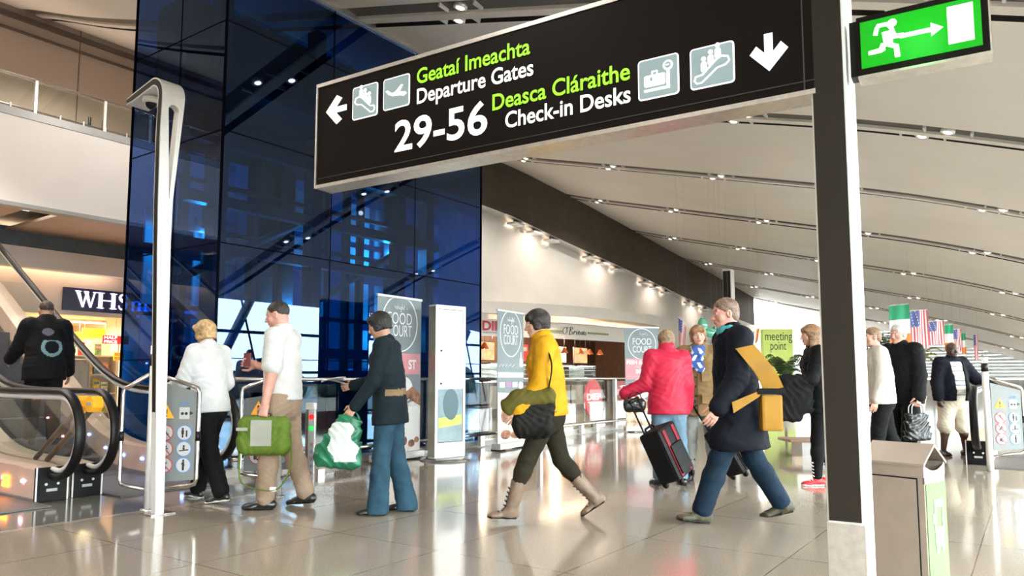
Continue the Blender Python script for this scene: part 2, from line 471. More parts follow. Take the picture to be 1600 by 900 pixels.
b = MB(); b.bb((-14, 17.05, 3.40), (9.7, 17.30, 3.82)); b.bb((-14, 17.3, 3.78), (9.7, 17.6, 3.82)); struct(b.build('trim_cove', M_WHITE))
b = MB(); b.bb((-14, 17.55, 2.50), (9.7, 17.7, 3.56)); struct(b.build('wall_shopfront', M_WHITE))
b = MB(); b.bb((-14, 21.8, 0), (16, 22, 5)); struct(b.build('wall_shop_back', mat('shop_cream', (0.75, 0.60, 0.40), 0.6)))
b = MB(); b.bb((9.7, 14.6, 0), (9.85, 22, 5)); struct(b.build('wall_shop_side', M_WHITE))
b = MB(); b.bb((-14, 17.6, 2.52), (9.7, 21.9, 2.6)); struct(b.build('ceiling_shop', mat('shop_ceiling', (0.72, 0.58, 0.40), 0.6)))
cv = lamp('cove_light', 'AREA', (1.5, 17.42, 3.72), 30, (1.0, 0.55, 0.33), 14, (PI, 0, 0), 0.08)
cv.rotation_euler = (0, 0, 0)

# ================================================================ BLUE GLASS LIFT TOWER
TX0, TX1, TY0, TY1 = 4.84, 9.72, 7.5, 9.55
M_BLUE = glass('blue_glass', (0.006, 0.175, 0.50), 1.95, gloss=(0.42, 0.62, 1.0))
M_JOINT = mat('glass_joint', (0.004, 0.005, 0.010), 0.8, var=0, spec=0.0)
def tower_top(x, y): return zc(x, y)-0.01
b = MB()
NX = 8; xs = np.linspace(TX0, TX1, NX+1)
def face(p, q):
    b.poly([(p[0], p[1], 0), (q[0], q[1], 0), (q[0], q[1], tower_top(*q)), (p[0], p[1], tower_top(*p))])
for a, c in zip(xs[:-1], xs[1:]): face((a, TY0), (c, TY0)); face((c, TY1), (a, TY1))
face((TX0, TY1), (TX0, TY0)); face((TX1, TY0), (TX1, TY1))
struct(b.build('wall_tower', M_BLUE, fixn=False))
b = MB()
for x in (TX0, TX1):
    for y in (TY0, TY1): b.bb((x-0.012, y-0.012, 0), (x+0.012, y+0.012, tower_top(x, y)))
for x in np.linspace(TX0, TX1, 4)[1:-1]: b.bb((x-0.006, TY0-0.003, 0), (x+0.006, TY0+0.02, tower_top(x, TY0)))
for z in np.arange(1.32, 6, 1.32):
    b.bb((TX0, TY0-0.003, z-0.006), (TX1, TY0+0.02, z+0.006)); b.bb((TX0-0.003, TY0, z-0.006), (TX0+0.02, TY1, z+0.006))
b.bb((TX0-0.003, TY0+0.95, 0), (TX0+0.02, TY0+0.965, 6))
struct(b.build('trim_tower', M_JOINT))
b = MB()     # pale head trim where the glass meets the vault
for x0, x1 in zip(xs[:-1], xs[1:]):
    z0, z1 = zc(x0, TY0), zc(x1, TY0)
    b.prism([(x0, TY0-0.05, z0-0.05), (x0, TY0+0.05, z0-0.05), (x0, TY0+0.05, z0+0.03), (x0, TY0-0.05, z0+0.03)], (x1-x0, 0, z1-z0))
struct(b.build('trim_tower_head', M_ALU))
# steelwork and a dark core inside the tower
M_NAVY = mat('navy_steel', (0.03, 0.035, 0.05), 0.5, var=0.05)
b = MB()
for x in (5.25, 5.6, 6.4, 6.75, 7.6, 8.05, 8.35, 9.0):
    b.bb((x-0.04, 8.9, 0), (x+0.04, 9.02, 6.2))
for x in (5.4, 6.95, 8.7, 9.4): b.bb((x-0.09, 8.35, 0), (x+0.09, 8.55, 6.2))
for z in (1.45, 2.75, 3.35, 4.15): b.bb((TX0+0.1, 8.35, z-0.07), (TX1-0.1, 8.5, z+0.07))
for z in (2.0, 3.05, 3.7): b.bb((TX0+0.1, 8.9, z-0.03), (TX1-0.1, 8.98, z+0.03))
b.tube([(5.0, 8.7, 2.3), (7.0, 8.7, 3.4)], 0.06, 6); b.tube([(7.2, 8.7, 2.2), (9.6, 8.7, 3.6)], 0.05, 6)
b.bb((8.75, 8.25, 3.25), (9.05, 8.3, 3.6))
struct(b.build('column_frame', M_NAVY))
M_PALE_FILL = mat('pale_fill_panel', (0.62, 0.66, 0.70), 0.6, var=0.2, scale=1.2)  # pale panels added to catch light and show bright blue through the glass
b = MB()
for x0, x1 in ((4.95, 5.3), (5.65, 6.3), (6.8, 7.5), (7.65, 8.0), (8.4, 8.9), (9.05, 9.65)):
    for z0, z1 in ((1.25, 1.9), (2.05, 2.7), (2.85, 3.3), (3.4, 4.05)):
        if random.random() < 0.85: b.bb((x0, 9.32, z0), (x1, 9.36, z1))
struct(b.build('wall_pale_fill', M_PALE_FILL))
for x, z in ((5.5, 3.0), (7.2, 2.2), (8.9, 3.2), (9.2, 1.8)): lamp('tower_fill', 'POINT', (x, 8.9, z), 16, (0.85, 0.92, 1.0), 0.03)  # added fill lamps that brighten the tower interior
b = MB(); b.bb((TX0+0.15, 8.6, 4.2), (TX1-0.1, 9.3, 6.0)); b.bb((TX0+0.3, 7.9, 0), (TX1-0.2, 9.3, 1.2)); b.bb((TX0+1.6, 9.1, 1.2), (TX0+2.3, 9.3, 4.2))
b.bb((TX0+0.05, 7.62, 4.55), (TX1-0.05, 9.5, 4.7))
struct(b.build('wall_dark_core', mat('dark_core_navy', (0.012, 0.014, 0.022), 0.6, var=0)))  # near-black core put in to make the tower interior read dark

# ================================================================ GLASS BALUSTRADE
M_BAL = glass('balustrade_glass', (0.90, 0.95, 0.93), 1.4)
t = thing('glass_balustrade', 'long glass balustrade with steel handrail in front of the blue tower', 'balustrade', (4.9, 7.2, 0))
b = MB(); b.tube([(4.9, 7.2, 1.08), (23.4, 7.2, 1.08)], 0.024, 10); b.build('handrail', M_STEEL, t, off=(4.9, 7.2, 0))
b = MB(); b.tube([(4.9, 7.2, 0.20), (23.4, 7.2, 0.20)], 0.024, 10); b.build('lower_rail', M_STEEL, t, off=(4.9, 7.2, 0))
for x in (8.15, 11.1, 14.0, 17.0, 20, 23.3):
    b = MB(); b.bb((x-0.035, 7.19, 0.05), (x+0.035, 7.26, 1.07)); b.build('post', M_ALU, t, off=(4.9, 7.2, 0))
for x in (5.3, 6.15, 6.75, 9.4, 10.0, 12.6, 13.2, 15.4, 18.5, 21.5):
    b = MB(); b.bb((x-0.05, 7.2, 0.02), (x+0.05, 7.26, 0.19)); b.build('post', M_ALU, t, off=(4.9, 7.2, 0))
ed = [4.9, 6.45, 8.15, 9.7, 11.1, 12.9, 14.0, 15.5, 17, 18.5, 20, 21.5, 23.3]
for x0, x1 in zip(ed[:-1], ed[1:]):
    b = MB(); b.bb((x0+0.015, 7.285, 0.09), (x1-0.015, 7.297, 1.03)); b.build('pane', M_BAL, t, off=(4.9, 7.2, 0))
b = MB(); b.bb((4.9, 7.30, 0), (23.4, 7.46, 0.085)); struct(b.build('trim_plinth', mat('pale_stone', (0.42, 0.40, 0.36), 0.3, var=0.04)))

# ================================================================ FOOD COURT
def spline(pts, n):
    P = np.array(pts, float); out = []
    t = np.linspace(0, len(P)-1, n)
    for s in t:
        i = min(int(s), len(P)-2); u = s-i
        p0 = P[max(i-1, 0)]; p1 = P[i]; p2 = P[i+1]; p3 = P[min(i+2, len(P)-1)]
        out.append(0.5*((2*p1)+(-p0+p2)*u+(2*p0-5*p1+4*p2-p3)*u*u+(-p0+3*p1-3*p2+p3)*u**3))
    return np.array(out)
disc = spline([(15.9, 13.1), (16.7, 12.75), (17.6, 12.2), (19.6, 11.35), (21.4, 10.95), (23.4, 10.8), (25, 11.05), (26.3, 11.7), (26.9, 12.95)], 40)
fas = spline([(16.3, 13.1), (17.0, 12.85), (18, 12.45), (20, 11.85), (22, 11.5), (23.6, 11.4), (25, 11.7), (25.9, 12.3), (26.2, 12.95)], 40)
b = MB()
b.prism([(p[0], p[1], 2.95) for p in disc], (0, 0, 0.34))
struct(b.build('ceiling_canopy', M_WHITE))
b = MB()
for p, q in zip(fas[:-1], fas[1:]):
    b.poly([(p[0], p[1], 2.30), (q[0], q[1], 2.30), (q[0], q[1], 2.80), (p[0], p[1], 2.80)], True)
for p, q, r, s in zip(fas[:-1], fas[1:], disc[:-1], disc[1:]):
    k = lambda a, c: (a[0]*0.55+c[0]*0.45, a[1]*0.55+c[1]*0.45)
    P, Q = k(p, r), k(q, s)
    b.poly([(p[0], p[1], 2.80), (q[0], q[1], 2.80), (Q[0], Q[1], 2.78), (P[0], P[1], 2.78)], True)
    b.poly([(p[0], p[1]+0.35, 2.80), (q[0], q[1]+0.35, 2.80), (q[0], q[1]+0.35, 2.97), (p[0], p[1]+0.35, 2.97)], True)
struct(b.build('wall_canopy', M_WHITE, fixn=False))
lamp('canopy_cove', 'AREA', (21.5, 11.75, 2.87), 25, (1.0, 0.72, 0.5), 7, (0, 0, 0), 0.15)
b = MB(); b.bb((13.2, 16.4, 0), (30, 16.5, 2.9)); b.bb((13.2, 12.95, 2.72), (30, 16.5, 2.8)); b.bb((29.9, 12.95, 0), (30, 16.5, 2.8)); b.bb((13.2, 12.95, 0), (13.3, 16.5, 2.8))
struct(b.build('wall_kitchen', mat('kitchen_brown', (0.10, 0.05, 0.03), 0.5, var=0.1)))
M_RED = mat('shop_red', (0.50, 0.015, 0.03), 0.4, var=0)
M_CREAM = mat('sign_cream', (0.85, 0.80, 0.66), 0.5, var=0)
M_WHITEL = mat('letter_white', (0.95, 0.95, 0.93), 0.5, emit=0.35, var=0)
M_INK = mat('letter_ink', (0.015, 0.013, 0.012), 0.5, var=0)
def on_fas(s):       # point and direction on the shop fascia, s runs 0..1
    f = s*(len(fas)-1); i = min(int(f), len(fas)-2); p = fas[i]+(fas[i+1]-fas[i])*(f-i); d = fas[i+1]-fas[i]; d /= np.linalg.norm(d)
    return p, d
def fas_near(px):    # fascia station seen at picture column px
    best = min(np.linspace(0, 1, 400), key=lambda s: abs(proj((*on_fas(s)[0], 2.55))[0]-px))
    return best
def fas_text(body, px0, px1, z, cap, m, label, bold=0.02, shear=0.0):
    s0, s1 = fas_near(px0), fas_near(px1); p0, _ = on_fas(s0); p1, _ = on_fas(s1)
    d = (p1-p0)/np.linalg.norm(p1-p0); nrm = np.array([d[1], -d[0], 0])
    m_ = max(0.0, *[float(np.dot(on_fas(s)[0]-p0, nrm[:2])) for s in np.linspace(s0, s1, 9)])
    A = np.array([*p0, z])+nrm*(m_+0.01); B = np.array([*p1, z])+nrm*(m_+0.01)
    o = lettering(body, A, B, cap, np.array([d[0], d[1], 0]), (0, 0, 1), nrm, m, None, (0, 0, 0), bold, 'fascia_lettering', shear)
    o.location = tuple(A); me = o.data
    co = np.empty(len(me.vertices)*3); me.vertices.foreach_get('co', co); co = co.reshape(-1, 3)-A
    me.vertices.foreach_set('co', co.ravel()); me.update()
    return o, A, B, d, nrm
o, *_ = fas_text('DIEP', 753, 792, 2.47, 0.26, M_RED, '', 0.035)
tag(o, 'dark red DIEP lettering on the white canopy fascia beside the blue tower', 'lettering')
o, *_ = fas_text('NOODLES', 755, 790, 2.38, 0.045, M_INK, '', 0.01)
tag(o, 'tiny dark NOODLES lettering under the dark red letters on the canopy fascia', 'lettering')

def strokes(name, paths, A, ex, ez, en, w, h, r, m, parent=None, off=(0, 0, 0)):
    """handwriting: thin bars along paths given in a 0..1 box"""
    b = MB(); A = np.array(A, float); ex = np.array(ex, float); ez = np.array(ez, float); en = np.array(en, float)
    for p in paths:
        q = spline(p, max(8, len(p)*5)) if len(p) > 2 else np.array(p, float)
        b.tube([A+ex*(x*w)+ez*(y*h)+en*0.006 for x, y in q], r, 5, flat=0.4)
    return b.build(name, m, parent, off=off)
OBR = [[(.10, .9), (.02, .6), (.02, .25), (.08, .1), (.16, .3), (.18, .7), (.12, .92), (.07, .8)], [(.2, .95), (.19, .8)],
       [(.27, .05), (.33, .95)], [(.24, .85), (.38, 1.0), (.42, .8), (.31, .55), (.42, .4), (.38, .1), (.27, .05)],
       [(.46, .1), (.49, .5), (.52, .4), (.55, .52)], [(.58, .5), (.57, .12), (.62, .2)], [(.61, .72), (.615, .76)],
       [(.66, .3), (.72, .42), (.68, .55), (.64, .25), (.69, .1), (.74, .25)], [(.82, .5), (.76, .4), (.77, .12), (.82, .3), (.83, .5), (.83, .12)],
       [(.86, .12), (.88, .5), (.91, .5), (.915, .12), (.93, .2)], [(1.0, .45), (.96, .42), (.99, .22), (.95, .1)]]
s0, s1 = fas_near(879), fas_near(915); p0, _ = on_fas(s0); p1, _ = on_fas(s1); d = (p1-p0); w = np.linalg.norm(d); d /= w; nr = np.array([d[1], -d[0], 0])
o = strokes('fascia_lettering', OBR, (0, 0, 0), (d[0], d[1], 0), (0, 0, 1), nr, w, 0.26, 0.013, M_INK)
o.location = (p0[0]+nr[0]*0.02, p0[1]+nr[1]*0.02, 2.43)
tag(o, 'dark handwritten shop name on the white canopy fascia between two green bars', 'lettering')
M_OLIVE = mat('olive_bar', (0.28, 0.33, 0.14), 0.5, var=0)
for a, c, lab in ((836, 876, 'short olive bar left of the handwritten shop name on the fascia'), (918, 949, 'short olive bar right of the handwritten shop name on the fascia')):
    s0, s1 = fas_near(a), fas_near(c); p0, _ = on_fas(s0); p1, _ = on_fas(s1); d = (p1-p0); w = np.linalg.norm(d); d /= w
    b = MB(); b.box((w/2, 0, 0), (w, 0.04, 0.06)); o = b.build('fascia_bar', M_OLIVE); o.location = (p0[0], p0[1]-0.03, 2.53); o.rotation_euler = (0, 0, math.atan2(d[1], d[0]))
    tag(o, lab, 'sign')

# counters, menu boards, lamps
M_WOOD = mat('dark_wood', (0.10, 0.045, 0.022), 0.35, var=0.15, scale=3)
M_CASE = mat('case_white', (0.75, 0.80, 0.78), 0.3, var=0.02)
def counter(x0, x1, y, label):
    t = thing('shop_counter', label, 'counter', ((x0+x1)/2, y, 0)); O = ((x0+x1)/2, y, 0)
    b = MB(); b.bb((x0, y, 0.08), (x1, y+0.7, 0.95)); b.bb((x0+0.03, y+0.06, 0), (x1-0.03, y+0.66, 0.08)); b.build('body', M_WOOD, t, off=O)
    b = MB(); b.bb((x0-0.04, y-0.05, 0.95), (x1+0.04, y+0.75, 1.0), 0.008); b.build('worktop', M_STEEL, t, off=O)
    b = MB()
    for k in range(int((x1-x0)/0.9)): b.bb((x0+0.06+k*0.9, y-0.015, 0.18), (x0+0.86+k*0.9, y, 0.85))
    b.build('front_panel', mat('counter_panel', (0.42, 0.33, 0.26), 0.35), t, off=O)
    return t
counter(17.2, 20.2, 13.0, 'dark wooden shop counter with a steel top behind the yellow jacket walker')
counter(21.0, 24.2, 13.0, 'dark wooden shop counter under the handwritten shop name')
def display_case(x, y, w, label):
    t = thing('display_case', label, 'display case', (x, y, 1.0))
    b = MB(); b.bb((-w/2, 0, 0), (w/2, 0.5, 0.06)); b.bb((-w/2, 0, 0.50), (w/2, 0.5, 0.54)); b.bb((-w/2, 0.47, 0), (w/2, 0.5, 0.54)); b.build('frame', M_STEEL, t)
    b = MB(); b.bb((-w/2, 0.0, 0.06), (w/2, 0.012, 0.5)); b.build('glass_front', M_PANE, t)
    for z in (0.2, 0.35):
        b = MB(); b.bb((-w/2+0.02, 0.05, z), (w/2-0.02, 0.45, z+0.015)); b.build('shelf', M_CASE, t)
    b = MB(); b.bb((-w/2+0.03, 0.1, 0.485), (w/2-0.03, 0.14, 0.5)); b.build('strip_light', mat('case_light', (0.85, 0.97, 1.0), emit=8, var=0), t)
    return t
for x, lab in ((18.0, 'lit glass display case on the counter left of the yellow jacket walker'), (19.4, 'lit glass display case on the counter behind the yellow jacket walker'), (21.8, 'lit glass display case on the counter below the handwritten shop name'), (23.3, 'lit glass display case on the counter beside the third food court banner')):
    display_case(x, 13.08, 1.1, lab)
M_MENU = mat('menu_photo', (0.50, 0.20, 0.09), 0.4, emit=0.9, var=0.4, scale=5)
M_MENUR = mat('menu_red', (0.42, 0.02, 0.02), 0.4, emit=0.8, var=0.4, scale=7)
for k, (x, w, m, lab) in enumerate([(16.8, 1.0, M_MENUR, 'red lit menu board hung left of the second food court banner'), (18.3, 0.9, M_MENU, 'brown lit menu board just right of the second food court banner'), (20.1, 1.1, M_MENUR, 'red lit menu board behind the yellow jacket walker'),
                                 (21.7, 0.5, M_MENU, 'narrow brown lit menu board below the handwritten shop name'), (22.6, 1.1, mat('menu_orange', (0.75, 0.45, 0.28), 0.4, emit=1.1, var=0.25, scale=4), 'pale orange lit menu board right of the handwritten shop name'), (24.2, 1.0, M_MENU, 'brown lit menu board beside the third food court banner')]):
    t = thing('menu_board', lab, 'menu board', (x, 13.9, 1.62))
    b = MB(); b.bb((-w/2, 0, 0), (w/2, 0.05, 0.62)); b.build('frame', M_DARK, t)
    b = MB(); b.bb((-w/2+0.03, -0.012, 0.03), (w/2-0.03, 0.0, 0.59)); b.build('menu_panel', m, t)
    b = MB(); b.bb((-w/2+0.08, -0.02, 0.1), (-w/2+0.3, -0.012, 0.3)); b.build('price_card', M_CREAM, t)
    b = MB(); b.bb((0.02, -0.02, 0.36), (w/2-0.1, -0.012, 0.5)); b.build('price_card', M_CREAM, t)
    for s in (-1, 1):
        b = MB(); b.tube([(s*w*0.4, 0.02, 0.6), (s*w*0.4, 0.02, 1.1)], 0.008, 5); b.build('hanger', M_DARK, t)
M_SHADE = mat('copper_shade', (0.45, 0.12, 0.05), 0.3, 0.6, var=0)
for k, x in enumerate((17.5, 18.9, 20.6, 21.3, 22.1, 23.2, 23.9, 24.7)):
    t = thing('pendant_lamp', 'small copper pendant lamp hanging in a row over the shop counters', 'lamp', (x, 13.35, 1.95), group='copper pendants over the counters')
    b = MB(); b.lathe([(0.03, 0.2), (0.05, 0.18), (0.13, 0.02), (0.14, 0.0), (0.11, 0.0), (0.03, 0.16)], n=14); b.build('lamp_shade', M_SHADE, t)
    b = MB(); b.ball((0, 0, 0.05), 0.05); b.build('bulb', mat('bulb_warm', (1.0, 0.62, 0.32), emit=22, var=0), t)
    b = MB(); b.tube([(0, 0, 0.19), (0, 0, 0.78)], 0.006, 5); b.build('cord', M_BLACK, t)
for x in (18.5, 22.8): lamp('shop_light', 'POINT', (x, 14.2, 2.4), 190, (1.0, 0.74, 0.52), 0.05)

# red oval sign and its neighbours seen through the balustrade
def oval_sign(x, y, z0, w, h, label):
    t = thing('oval_sign', label, 'sign', (x, y, 0))
    n = 28; pts = [(w/2*math.cos(2*PI*k/n), 0, z0+h/2+h/2*math.sin(2*PI*k/n)) for k in range(n)]
    b = MB(); b.prism(pts, (0, 0.04, 0)); b.build('sign_panel', mat('oval_red', (0.62, 0.06, 0.07), 0.4, emit=0.25, var=0.03), t)
    lettering('DIEP', (-w*0.42, 0, z0+h*0.46), (w*0.42, 0, z0+h*0.46), h*0.16, (1, 0, 0), (0, 0, 1), (0, -1, 0), M_WHITEL, t, (0, 0, 0), 0.03)
    lettering('NOODLES', (-w*0.36, 0, z0+h*0.38), (w*0.36, 0, z0+h*0.38), h*0.035, (1, 0, 0), (0, 0, 1), (0, -1, 0), M_WHITEL, t, (0, 0, 0), 0.01)
    b = MB(); b.tube([(0, 0.06, 0.02), (0, 0.06, z0+h*0.5)], 0.02, 8); b.build('pole', M_STEEL, t)
    b = MB(); b.lathe([(0.0, 0.025), (0.16, 0.02), (0.17, 0.0), (0.0, 0.0)], (0, 0.06, 0), 16); b.build('base', M_DARK, t)
    return t
p = onY(928, 623, 7.85)
oval_sign(p[0], 7.85, 0.24, 0.74, 0.82, 'tall red oval DIEP sign on a stand behind the glass balustrade')
p = onY(977, 620, 8.2)
t = thing('menu_stand', 'dark red menu stand behind the glass, left of the third food court banner', 'sign', (p[0], 8.2, 0))
b = MB(); b.bb((-0.42, 0, 0.5), (0.42, 0.05, 1.02), 0.006); b.build('sign_panel', M_RED, t)
strokes('lettering', [[(.3, .95), (.1, .1)], [(.1, .9), (.6, .95), (.7, .7), (.3, .5), (.75, .4), (.6, .1), (.1, .1)], [(.7, .1), (.9, .5), (1, .4)]], (-0.36, -0.01, 0.62), (1, 0, 0), (0, 0, 1), (0, -1, 0), 0.55, 0.3, 0.02, M_WHITEL, t)
b = MB(); b.bb((-0.3, 0.0, 0), (-0.26, 0.05, 0.5)); b.build('leg', M_DARK, t)
b = MB(); b.bb((0.26, 0.0, 0), (0.3, 0.05, 0.5)); b.build('leg', M_DARK, t)

# ================================================================ FOREGROUND: COLUMN, SIGNS, BIN
M_SIGNBK = mat('sign_black', (0.007, 0.0045, 0.0035), 0.5, var=0, spec=0.10)
M_GREEN = mat('letter_green', (0.26, 0.72, 0.02), 0.5, emit=0.30, var=0)
M_LW = mat('letter_lit', (0.92, 0.92, 0.90), 0.5, emit=0.30, var=0)
M_ICON = mat('icon_grey_blue', (0.25, 0.33, 0.34), 0.5, emit=0.08, var=0)
SA = math.radians(90+3.2)
e_s = np.array([math.cos(SA), math.sin(SA), 0]); EX = -e_s; EN = np.array([-math.sin(SA), math.cos(SA), 0]); EZ = np.array([0, 0, 1.0])
SRZ = math.atan2(EX[1], EX[0])
S0 = dep(1279, 137, 2.94)
class Plane:
    """flat drawing surface: picture points to local x (reading direction) and z"""
    def __init__(s, p0, ex, en): s.p0 = np.array(p0); s.ex = np.array(ex); s.en = np.array(en)
    def q(s, px, py):
        p = onP(px, py, s.p0, s.en)-s.p0
        return float(p@s.ex), float(p[2])
    def l(s, px, py):
        x, z = s.q(px, py); return (x, 0.0, z)
P_SIGN = Plane(S0, EX, EN)
sx0 = P_SIGN.q(494, 288)[0]; sz1 = P_SIGN.q(499, 137.5)[1]; SD = 0.13
sign = thing('direction_sign', 'long black overhead direction sign with white and green lettering, fixed to the tall column', 'sign', S0, SRZ)
b = MB(); b.bb((sx0, 0, 0.0), (-0.012, SD, sz1), 0.004); b.build('sign_box', M_SIGNBK, sign)
b = MB(); b.bb((sx0-0.012, -0.006, sz1), (-0.012, SD+0.006, sz1+0.022)); b.build('frame_top', M_ALU, sign)
b = MB(); b.bb((sx0-0.012, -0.004, -0.02), (-0.012, SD+0.004, 0.0)); b.build('frame_bottom', M_ALU, sign)
b = MB(); b.bb((sx0-0.012, -0.006, -0.02), (sx0, SD+0.006, sz1+0.022)); b.build('frame_end', M_ALU, sign)
b = MB(); b.bb((sx0, -0.003, 0.035), (-0.012, 0, 0.039)); b.build('panel_seam', M_DARK, sign)
b = MB(); b.bb((-0.055, -0.003, 0.0), (-0.05, 0, sz1)); b.build('panel_seam', M_DARK, sign)
FR = (0, -1, 0); X1 = (1, 0, 0); Z1 = (0, 0, 1)
def st(body, pl, pr, cap_px, m, bold=0.02):
    A = P_SIGN.l(*pl); B = P_SIGN.l(*pr); z = (A[2]+B[2])/2
    cap = P_SIGN.q(pl[0], pl[1]-cap_px)[1]-A[2]
    lettering(body, (A[0], 0, z), (B[0], 0, z), cap, X1, Z1, FR, m, sign, (0, 0, 0), bold)
st('Geataí Imeachta', (652, 128), (829, 88), 22.5, M_GREEN, 0.016)
st('Departure Gates', (652, 160), (834, 120), 22.5, M_LW, 0.016)
st('29-56', (617, 238), (762, 206), 45, M_LW, 0.018)
st('Deasca Cláraithe', (770, 170), (985, 127), 24, M_GREEN, 0.016)
st('Check-in Desks', (790, 200), (986, 160), 24, M_LW, 0.016)

def flat(name, polys, m, parent, y=-0.005, T=None, th=0.003):
    """flat shapes in a sign's own plane; T maps drawing coordinates to local (x, z)"""
    b = MB()
    for p in polys:
        q = [T(*a) if T else a for a in p]
        b.prism([(x, y, z) for x, z in q], (0, th, 0))
    return b.build(name, m, parent)
def rrect(x0, y0, x1, y1, r, n=5):
    out = []
    for cx, cy, a0 in ((x1-r, y1-r, 0), (x0+r, y1-r, 90), (x0+r, y0+r, 180), (x1-r, y0+r, 270)):
        for k in range(n+1):
            a = math.radians(a0+90*k/n); out.append((cx+r*math.cos(a), cy+r*math.sin(a)))
    return out
def disc2(cx, cy, r, n=18, ry=None): return [(cx+r*math.cos(2*PI*k/n), cy+(ry or r)*math.sin(2*PI*k/n)) for k in range(n)]
def bar2(x0, y0, x1, y1, w):
    d = np.array([x1-x0, y1-y0], float); L = np.linalg.norm(d); n = np.array([-d[1], d[0]])/L*w/2
    return [(x0+n[0], y0+n[1]), (x0-n[0], y0-n[1]), (x1-n[0], y1-n[1]), (x1+n[0], y1+n[1])]
def boxT(tl, br):       # unit square -> between two picture corners (tl = top left, br = bottom right)
    x0, z1 = P_SIGN.q(*tl); x1, z0 = P_SIGN.q(*br)
    return lambda a, c: (x0+(x1-x0)*a, z0+(z1-z0)*c)
def capsule(x0, y0, x1, y1, r, n=8):
    a = math.atan2(y1-y0, x1-x0); out = []
    for k in range(n+1): t = a-PI/2+PI*k/n; out.append((x1+r*math.cos(t), y1+r*math.sin(t)))
    for k in range(n+1): t = a+PI/2+PI*k/n; out.append((x0+r*math.cos(t), y0+r*math.sin(t)))
    return out
def icon(tl, br, kind):
    T = boxT(tl, br)
    flat('icon_border', [rrect(0, 0, 1, 1, 0.09)], M_LW, sign, -0.004, T)
    flat('icon_field', [rrect(0.035, 0.035, 0.965, 0.965, 0.06)], M_ICON, sign, -0.006, T)
    if kind == 'esc_up' or kind == 'esc_down':
        f = (lambda p: [(x, y) for x, y in p]) if kind == 'esc_up' else (lambda p: [(1-x, y) for x, y in reversed(p)])
        rib = [(0.10, 0.20), (0.16, 0.13), (0.26, 0.13), (0.62, 0.42), (0.80, 0.45), (0.89, 0.53), (0.86, 0.64), (0.72, 0.68), (0.60, 0.62), (0.28, 0.32), (0.13, 0.30)]
        cx = sum(p[0] for p in rib)/len(rib); cy = sum(p[1] for p in rib)/len(rib)
        ring = []
        n = len(rib)
        for k in range(n): ring.append(f(bar2(*rib[k], *rib[(k+1) % n], 0.035)))
        for p in rib: ring.append(f(disc2(*p, 0.0175, 8)))
        ppl = []
        for x, y in ((0.30, 0.40), (0.46, 0.53), (0.62, 0.66)):
            ppl.append(f(disc2(x+0.02, y+0.30, 0.055, 12))); ppl.append(f(rrect(x-0.045, y-0.02, x+0.085, y+0.23, 0.055)))
        flat('pictogram', ring+ppl, M_LW, sign, -0.009, T)
    if kind == 'plane':
        flat('pictogram', [[(0.10, 0.60), (0.18, 0.62), (0.34, 0.50), (0.55, 0.50), (0.86, 0.44), (0.90, 0.38), (0.80, 0.32), (0.66, 0.36), (0.36, 0.40), (0.22, 0.47)],
                           [(0.38, 0.44), (0.70, 0.70), (0.76, 0.68), (0.60, 0.44)]], M_LW, sign, -0.009, T)
    if kind == 'luggage':
        flat('pictogram', [rrect(0.16, 0.30, 0.68, 0.58, 0.05), bar2(0.36, 0.58, 0.36, 0.66, 0.03), bar2(0.48, 0.58, 0.48, 0.66, 0.03), bar2(0.345, 0.66, 0.495, 0.66, 0.03),
                           bar2(0.16, 0.21, 0.78, 0.21, 0.06), bar2(0.745, 0.18, 0.745, 0.62, 0.07), disc2(0.745, 0.74, 0.12, 20)], M_LW, sign, -0.009, T)
        flat('pictogram_detail', [disc2(0.745, 0.74, 0.075, 16), bar2(0.27, 0.31, 0.27, 0.57, 0.012), bar2(0.58, 0.31, 0.58, 0.57, 0.012), rrect(0.315, 0.43, 0.365, 0.52, 0.02)], M_ICON, sign, -0.011, T)
        flat('pictogram_needle', [bar2(0.70, 0.74, 0.78, 0.74, 0.03)], M_LW, sign, -0.013, T)
icon((552, 138.5), (590.5, 179.5), 'esc_down')
icon((600, 125.5), (640.5, 164), 'plane')
icon((997, 97), (1062, 146), 'luggage')
icon((1078, 79), (1149, 128), 'esc_up')
T = boxT((511, 158), (542, 186))
flat('arrow', [bar2(0.25, 0.5, 1.0, 0.5, 0.24), [(0.0, 0.5), (0.52, 1.12), (0.78, 0.95), (0.40, 0.5), (0.78, 0.05), (0.52, -0.12)]], M_LW, sign, -0.006, T)
T = boxT((1171, 60), (1233, 105))
flat('arrow', [bar2(0.5, 0.25, 0.5, 1.0, 0.22), [(0.5, 0.0), (1.0, 0.52), (0.82, 0.72), (0.5, 0.38), (0.18, 0.72), (0.0, 0.52)]], M_LW, sign, -0.006, T)

# tall column carrying both signs
M_INLAY = mat('column_inlay', (0.020, 0.015, 0.010), 0.6, spec=0.2, var=0.03, scale=40)
M_PALE = mat('pale_metal', (0.80, 0.80, 0.77), 0.35, 0.25, var=0.02, scale=20)
pc = onP(1309, 500, S0, EN); pw = abs((onP(1337, 500, S0, EN)-onP(1281+8, 500, S0, EN))@EX)
colm = thing('sign_column', 'tall pale metal column with a dark inset face, foreground right', 'column', (pc[0], pc[1], 0), SRZ)
hw = pw/2+0.012; CD = 0.27
b = MB(); b.bb((-hw, 0.006, 0), (hw, CD, 4.55), 0.006); b.build('shaft', M_PALE, colm)
b = MB(); b.bb((-hw+0.008, 0.0, 0.56), (hw-0.012, 0.01, 4.5)); b.build('inlay', M_INLAY, colm)
b = MB(); b.bb((-hw-0.0, 0.0, 0.005), (hw, 0.006, 0.552)); b.build('base_cover', M_ALU, colm)

